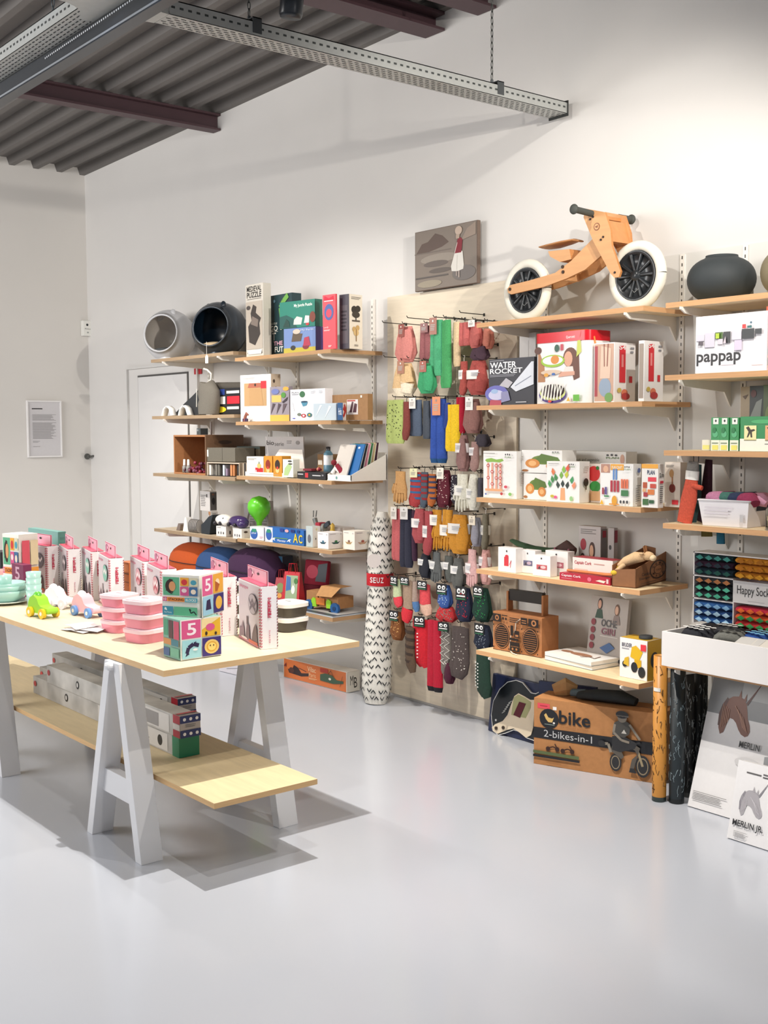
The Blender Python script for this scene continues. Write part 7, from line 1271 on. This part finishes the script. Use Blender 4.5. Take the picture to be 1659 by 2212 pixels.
m = MB(); m.box((0, 0, 0), (.4, .03, .31), mat('8a8c8e')); m.prints(.4, .03, .31, [('T', 'r', '6a3034', .05, 0, .95, 1)]); o = m.build('board_book'); seat(o, -2.50, -.44, .004, 0, .22); tag(o, 'grey and dark red book leaning between the two unicorn boxes', 'book')
# ================================================================ vase shelves (C)
def vase(px, yt, zb, Y, wpx, col, lab):
    P = yp(px, yt+30, Y); r = (yp(px+wpx/2, yt+30, Y).x-yp(px-wpx/2, yt+30, Y).x)/2*.84; H_ = (yp(px, yt, Y).z-zb)*.96
    t = thing('vase', lab, 'vase', (P.x, Y, zb+.001)); m = MB(); pr = []
    for i in range(15):
        a = -PI/2+.42+(PI-.84)*i/14; pr.append((r*math.cos(a)**.75, H_*.485+H_*.50*math.sin(a)))
    pr = [(.001, 0), (pr[0][0], 0)]+pr[1:]+[(r*.47, H_*.97), (r*.47, H_), (r*.40, H_), (r*.38, H_*.8)]
    m.lathe(pr, mat(col, 'rubber'), 40); m.build('body', t)
    m = MB(); m.cyl((0, 0, 0), (0, -.003, 0), .007, 'f0efec'); qd = m.build('sticker', t); a = -2.2; qd.location = (r*.83*math.cos(a), r*.83*math.sin(a), H_*.62); qd.rotation_euler = (0, 0, a+PI/2)
vase(1559, 549, CZ[0], -.19, 148, '2f3436', 'dark ribbed oval vase on the top right shelf')
vase(1706, 530, CZ[0], -.19, 130, '7a7058', 'grey brown vase cut off by the right photo edge')
def papp(f):
    p = [(f, 'b', '1c1b1d', .02, .13, .65, .34, 'pappap'), (f, 'x', 'c8b8c0', .38, .115, .55, .13, 1), (f, 'x', 'd8b0a8', .8, .09, .95, .105, 1)]
    for a in ((.02, .56, .13, .68, 'd9d4e0'), (.14, .44, .28, .70, 'd4cfdc'), (.29, .58, .40, .70, '4a6a2a'), (.33, .48, .40, .58, 'd9d0d8'), (.41, .50, .51, .70, '39393b'), (.53, .54, .66, .72, 'd9d4e0'), (.57, .36, .67, .54, 'd4c8dc'), (.67, .55, .84, .72, '35383a'), (.85, .62, .94, .71, '3d4042'), (.06, .49, .13, .56, '5a5058')): p.append((f, 'r', a[4], a[0], a[1], a[2], a[3])); p.append((f, 'r', '55535a', a[0], a[1], a[2], a[1]+.008))
    return p+[(f, 'r', 'b8d030', .31, .59, .36, .68), (f, 'r', 'd03a3a', .68, .73, .73, .80), (f, 'r', '2f6a6a', .75, .73, .81, .77), (f, 'e', '4a6a7a', .80, .82, .015, .02), (f, 'p', 'd9c8d0', .42, .5, .46, .5, .45, .62)]
bx('graphic_box', 'flat white box reading pappap with grey square shelves picture', 'box', 1503, 1652, 685, CZ[1], -.345, .06, 0, 'f1edf0', papp('F'))
bx('game_box', 'red and orange game box at the right photo edge beside the white graphic box', 'game box', 1655, 1700, 662, CZ[1], -.335, .05, 0, 'c8502c', [('F', 'r', '8ab06a', 0, .66, 1, .72), ('F', 'r', 'd83a34', 0, .5, 1, .64), ('F', 'r', '3a2c28', 0, .25, .5, .35), ('F', 'r', 'e8b040', 0, .06, 1, .22), ('F', 'b', '2a2a2a', .1, .08, .9, .2, 'M')])
# row 3
for i, px in enumerate((1536, 1555, 1577)):
    bx('seed_packet', ['left', 'middle', 'right'][i]+' slim green packet of the three left of the dinosaur box', 'packet', px, px+18, 902, CZ[2], -.33+.002*i, .06, 3, '3d9458', [('F', 'r', 'eef0dc', .02, 0, .98, .32), ('F', 'e', '5ab07a', .5, .5, .3, .1), ('F', 'r', 'f0efe6', .25, .80, .85, .98), ('F', 'e', '3a3a3a', .55, .9, .1, .04), ('F', 'x', '4a6a3a', .15, .2, .85, .24, 1), ('F', 'r', 'e8e070', .2, .03, .85, .17), ('F', 'e', '2a7a46', .4, .62, .2, .08)])
dn = lambda f, u, c: [(f, 'r', c, u, .32, u+.22, .74), (f, 'w', '8a7a4a', .02, u, .32, u+.22, .32), (f, 'p', '3a3024', u+.03, .68, u+.08, .72, u+.12, .62, u+.18, .64, u+.20, .60, u+.14, .56, u+.15, .4, u+.12, .4, u+.11, .52, u+.07, .4, u+.05, .4, u+.08, .56, u+.05, .64)]
bx('dino_kit', 'wide green box with dinosaur picture cards', 'toy box', 1599, 1720, 900, CZ[2], -.34, .08, 0, '2f8a50', [('F', 'r', 'f2f0e0', 0, 0, 1, .36), ('F', 'e', '4aa868', .4, .85, .2, .06), ('F', 'x', '6a6a68', .45, .18, .7, .22, 1)]+dn('F', .08, 'f0e6a8')+dn('F', .46, 'e8a878'))
bx('small_tin', 'small yellow cream box left of the green packets', 'box', 1516, 1534, 950, CZ[2], -.30, .05, 0, 'ece6d4', [('F', 'r', 'e8e080', .1, .1, .9, .5)])
bx('card_pack', 'tall beige card with faded picture behind the dinosaur box', 'card', 1600, 1618, 836, CZ[2], -.12, .03, 0, 'b5a184', [('F', 'r', '8a7a5a', .1, .1, .8, .5), ('F', 'p', '6a5038', .2, .85, .8, .88, .5, .8)])
bx('puzzle_box', 'dark box with a white bird shape behind the dinosaur box', 'puzzle box', 1619, 1647, 834, CZ[2], -.12, .03, 0, '3f4442', [('F', 'p', '9aa09a', .05, .5, .5, .75, .9, .8, .8, .45, .5, .3, .45, .4), ('F', 'e', '6a3a34', .3, .88, .2, .06)])
bx('puzzle_box', 'moss green box at the right photo edge behind the dinosaur box', 'puzzle box', 1648, 1700, 832, CZ[2], -.12, .03, 0, '5f6e44', [('F', 'e', '8a9a5a', .3, .5, .2, .2)])
# row 4: basket with socks
P0, rz, W_, D_, H_ = place(1508, 1619, 1079, CZ[3]+.001, -.34, .26, 3)
t = thing('storage_basket', 'white plastic basket full of folded colourful socks', 'basket', P0, rz); wp = mat('ece9ec', 'plastic')
m = MB(); a_ = .014
for (x0, y0, x1, y1) in ((0, 0, W_, 0), (W_, 0, W_, D_), (W_, D_, 0, D_), (0, D_, 0, 0)):
    def ins(x, y, s_=a_): return (x+(s_ if x == 0 else -s_), y+(s_ if y == 0 else -s_))
    b0, b1 = ins(x0, y0), ins(x1, y1); th = .003
    m.add([(*b0, 0), (*b1, 0), (x1, y1, H_), (x0, y0, H_)], [(0, 1, 2, 3)], wp); c0, c1, d1_, d0_ = ins(x0, y0, a_+th), ins(x1, y1, a_+th), ins(x1, y1, th), ins(x0, y0, th)
    m.add([(*c0, .003), (*c1, .003), (*d1_, H_), (*d0_, H_), (x0, y0, H_), (x1, y1, H_)], [(3, 2, 1, 0), (4, 5, 2, 3)], wp)
m.poly([(a_, a_, 0), (a_, D_-a_, 0), (W_-a_, D_-a_, 0), (W_-a_, a_, 0)], wp); m.poly([(a_, a_, .003), (W_-a_, a_, .003), (W_-a_, D_-a_, .003), (a_, D_-a_, .003)], wp)
m.prints(1, 1, 1, [('F', 'x', 'dcd6dc', .1, .4, .7, .75, 3), ('F', 'r', 'c8c6c8', .86, .2, .93, .5)], ((.01, .006, 0), (W_-.02, 0, 0), (0, -.010, H_), (0, -1, 0))); 
m.prints(1, 1, 1, [('F', 'r', '2a3040', .25, .62, .75, .80)], ((W_-.012, 0, 0), (0, D_, 0), (.012, 0, H_), (1, 0, 0))); m.build('basket', t)
m = MB(); m.sweep([(0, 0, H_), (W_, 0, H_), (W_, D_, H_), (0, D_, H_), (0, 0, H_)], .004, wp, 6); m.build('rim', t)
ci = [('b87a98', 'mauve'), ('c03a84', 'hot pink'), ('3f6a60', 'green'), ('8fa8a4', 'pale mint'), ('26304c', 'navy'), ('1f2a48', 'dark blue'), ('8a3050', 'raspberry'), ('c890a8', 'pale pink')]
for i, (c, nme) in enumerate(ci):
    u, v = .04+.115*i, (.25 if i % 2 == 0 else .42); m = MB(); m.sweep([(-.02, 0, .0), (.0, 0, .016), (.03, .0, .018), (.055, 0, .002)], [(.022, .03), (.03, .045), (.03, .045), (.018, .03)], mat(c, 'knit'), 12)
    o = m.build('folded_sock'); seat(o, P0.x+.025+W_*u*.92, P0.y+D_*v, P0.z+H_-.012, .3*(i % 3-1)); tag(o, nme+' folded socks in the white basket', 'socks')
P0 = yp(1478, 1125, -.30); PT_ = yp(1487, 1030, -.30)
t = thing('hanging_socks', 'salmon red sock pack with a white band leaning left of the basket', 'socks', (P0.x, -.30, CZ[3]+.002), .1)
H_ = PT_.z-CZ[3]; m = MB(); m.sweep([(0, 0, .0), (.02, 0, H_*.5), (.035, .0, H_*.98)], [(.035, .008), (.038, .013), (.028, .010)], mat('c8553f', 'knit'), 12); m.sweep([(.04, -.004, H_*.80), (.085, -.006, H_*.76)], [(.012, .01), (.010, .008)], mat('c8553f', 'knit'), 8); m.build('sock', t)
m = MB(); m.sweep([(.033, 0, H_*.93), (.036, 0, H_*1.12)], [(.032, .012)]*2, mat('ece8e0'), 12, cap=False); m.build('paper_band', t)
m = MB(); m.sweep([(.036, 0, H_*1.1), (.038, 0, H_*1.32)], [(.030, .010), (.026, .009)], mat('8a8680', 'knit'), 12); m.build('cuff', t)
m = MB(); m.sweep([(.04, 0, H_*1.3), (.04, 0, H_*1.42), (.03, 0, H_*1.5), (.02, 0, H_*1.44)], .002, mat('3a3a3a', 'plastic'), 6); m.sweep([(.06, .005, H_*1.3), (.06, 0.005, H_*1.42), (.07, .005, H_*1.5), (.08, .005, H_*1.44)], .002, mat('3a3a3a', 'plastic'), 6); m.build('hanger', t)
for i, (px, c, nme, hh) in enumerate(((1508, '2f4a4c', 'dark teal', 1.25), (1522, '3a1c28', 'dark burgundy', 1.35))):
    P = yp(px, 1120, -.22); m = MB(); m.sweep([(-.02, 0, 0), (0, 0, H_*.6), (.01, 0, H_*hh)], [(.026, .008), (.03, .012), (.018, .008)], mat(c, 'knit'), 10); o = m.build('sock_pack'); seat(o, P.x, -.24+.03*i, CZ[3]+.002, 0); tag(o, nme+' sock pack standing behind the salmon one', 'socks')
for px, w_, c, nme, y1_ in ((1474, 30, '5a4f20', 'olive', 1161), (1504, 22, '155268', 'petrol blue', 1177)):
    P = yp(px, 1140, -.375); ht_ = CZ[3]-.024-yp(px, y1_, -.375).z; m = MB(); m.sweep([(0, 0, 0), (.002, 0, -ht_)], [(w_*.0009, .007), (w_*.00095, .008)], mat(c, 'knit'), 10); o = m.build('sock_pack'); seat(o, P.x+.03, -.25, CZ[3]-.026); tag(o, nme+' socks hanging below the basket shelf', 'socks')
# glass jar at right edge
t = thing('glass_jar', 'small glass jar with red and dark bits right of the white basket', 'jar', (yp(1658, 1130, -.37).x, -.325, CZ[3]+.001))
m = MB(); m.lathe([(.001, 0), (.03, 0), (.032, .01), (.032, .085), (.027, .095), (.027, .1), (.025, .1), (.030, .08), (.030, .012), (.001, .003)], mat('e8ecec', 'glass'), 24); m.build('glass', t)
m = MB(); rr = random.Random(4)
for i in range(14): m.ell((rr.uniform(-.015, .015), rr.uniform(-.015, .015), .015+.005*i), .009, mat(['b03040', '2a2c34', 'e0d8d0'][i % 3], 'plastic'), 7, 5)
m.build('contents', t)
# row 5: display board with sock drawer
P0 = yp(1432, 1432, -.42); P1 = yp(1432, 1358, -.42); x0 = P0.x; zb = CZ[4]+.002; zt = zb+.145; W_ = 1.0; Y0, Y1 = -.43, -.03
t = thing('display_tray', 'wide white open display drawer full of patterned socks', 'display drawer', (x0, Y0, zb)); wd_ = mat('e4e0dd', 'painted'); D_ = Y1-Y0; H_ = zt-zb
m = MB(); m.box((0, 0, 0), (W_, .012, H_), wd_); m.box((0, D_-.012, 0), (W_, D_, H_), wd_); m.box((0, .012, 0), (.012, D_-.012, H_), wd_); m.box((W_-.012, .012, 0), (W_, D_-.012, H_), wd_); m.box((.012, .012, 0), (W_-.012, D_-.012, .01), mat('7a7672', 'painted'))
m.build('tray', t, .001)
m = MB()
for u in (.30, .48, .66): m.box((W_*u, .014, .012), (W_*u+.005, D_-.014, H_*.85), wd_)
m.build('divider', t)
xb = yp(1531, 1200, -.05).x
bd = thing('sock_display', 'white display board with cubby holes reading Happy Socks', 'display board', (xb, -.16, zt+.001))
zt2 = yp(1531, 1192, -.12).z; HB = zt2-zt; WB = .62
m = MB(); m.box((0, .10, 0), (WB, .112, HB), wd_)
cells = [(0, .66, .20), (.21, .66, .21), (.43, .66, .21), (0, .34, .20), (0, .0, .20), (.21, .0, .21)]
def vw(x, z0, z1): m.box((x, .0, z0), (x+.005, .10, z1), wd_)
def hw_(x0_, x1_, z): m.box((x0_, 0, z), (x1_, .10, z+.005), wd_)
hw_(0, WB, HB-.005); hw_(0, .20, HB*.66); hw_(0, .20, HB*.34); hw_(.42, WB, HB*.34); vw(0, 0, HB); vw(.20, 0, HB*.66); vw(.41, 0, HB*.34); vw(WB-.005, 0, HB)
m.box((.205, .0, HB*.36), (.40, .01, HB*.66), wd_); m.prints(1, 1, 1, [('F', 't', '1e1e20', .08, .30, .92, .80, 'Happy Socks'), ('F', 'x', 'b8b4b4', .35, .1, .75, .14, 1), ('F', 'r', 'c9c6c6', 0, .88, 1, 1)], ((.205, .0, HB*.36), (.195, 0, 0), (0, 0, HB*.30), (0, -1, 0)))
m.build('shelf_frame', bd)
def rolls(x, z, n, cols, w_, nme, dh):
    for i in range(n):
        m = MB(); c = cols[i % len(cols)]; r_ = dh*.5
        m.sweep([(0, -.01, r_), (w_*.5, -.014, r_), (w_, -.01, r_)], [(r_*.9, .04), (r_, .045), (r_*.9, .04)], mat(c[0], 'knit'), 14)
        k = int(w_/.04)
        for j in range(k): xx = .012+j*.045; m.add([(xx, -.062, r_), (xx+.02, -.060, r_*1.75), (xx+.04, -.062, r_), (xx+.02, -.060, r_*.3)], [(0, 3, 2, 1)], mat(c[1], 'knit'))
        o = m.build('folded_sock'); seat(o, xb+x, -.11, zt+.002+z+dh*i); tag(o, '%s folded socks, %s in their cubby of the sock display' % (nme, ['lowest', 'middle', 'third', 'topmost'][i if i < n-1 or n == 1 else 3]), 'socks')
tq = HB*.34/3.4
rolls(.008, HB*.66+.006, 3, [('1c3442', '24584e'), ('3a1c34', '24343e'), ('16383e', '3f8a80')], .185, 'teal and dark', tq)
rolls(.21, HB*.66+.006, 3, [('c07c1c', 'd8962a'), ('c88420', 'b8701a'), ('d08a24', 'a86818')], .19, 'mustard yellow', tq)
rolls(.42, HB*.66-.02, 3, [('141a20', '5a1c34'), ('1a2028', '3a2c34'), ('1c1c22', '9a2c38')], .19, 'black cherry patterned', tq*1.1)
rolls(.008, HB*.34+.006, 3, [('2a3036', '4aa888'), ('22282e', '5ab898'), ('3a3a3e', 'b8784a')], .185, 'black and mint diamond', tq)
rolls(.008, .004, 3, [('23508a', '8fb4d0'), ('20457a', '9ab8cc'), ('2a5a94', '7aa4c8')], .185, 'blue diamond', tq)
rolls(.215, .004, 3, [('b83030', '2f8a4a'), ('d85a2c', '2f8a4a'), ('c82c44', 'e0682c')], .185, 'red orange and green', tq)
# socks in the drawer
DR = [(.06, .06, '23242a', 'e8e6e0', 'black and white checked', .12), (.14, .20, '2a2a2e', 'dcdad4', 'black and white diamond', .10), (.24, .08, '6c6c66', '3a3a3a', 'grey patterned', .12), (.40, .14, '24488c', '7ab8d0', 'bright blue', .10), (.53, .16, '20304c', 'd89a3a', 'navy and orange', .10), (.74, .10, '1f2c48', '5ab0cc', 'navy and sky blue', .12), (.86, .2, '2c2028', '8a7a84', 'dark plum speckled', .10), (.2, .30, 'a02030', 'e8e0d8', 'red and white', .06)]
for i, (u, v, c1_, c2_, nme, w_) in enumerate(DR):
    m = MB(); m.sweep([(0, 0, .0), (w_*.3, 0, .022), (w_*.8, 0, .020), (w_*1.1, 0, .0)], [(.02, .04), (.03, .06), (.03, .06), (.018, .04)], mat(c1_, 'knit'), 14)
    for j in range(4):
        for l in range(3): xx, yy = w_*(.15+.25*j), -.04+.035*l; m.add([(xx, yy, .052), (xx+.016, yy-.012, .0525), (xx+.032, yy, .052), (xx+.016, yy+.012, .0525)], [(0, 1, 2, 3)], mat(c2_, 'knit'))
    o = m.build('folded_sock'); seat(o, x0+W_*u*.72, Y0+v+.055, zb+H_-.03, .2*((i*7) % 3-1)); tag(o, nme+' folded socks lying in the white drawer', 'socks')
for i, (u, nme, c) in enumerate(((.30, 'grey', 'c9c6c2'), (.38, 'white', 'd8d2c8'), (.46, 'cream', 'e6d8bc'))):
    m = MB(); m.add([(0, 0, .0), (.11, 0, .0), (.11, .10, .035), (0, .10, .035), (0, .001, -.004), (.11, .001, -.004), (.11, .101, .031), (0, .101, .031)], [(0, 1, 2, 3), (7, 6, 5, 4), (0, 4, 5, 1), (1, 5, 6, 2), (2, 6, 7, 3), (3, 7, 4, 0)], mat(c)); o = m.build('paper_card'); seat(o, x0+W_*u, Y0+.03, zb+H_-.03, .1*i); tag(o, nme+' blank card lying in the white sock drawer', 'card')
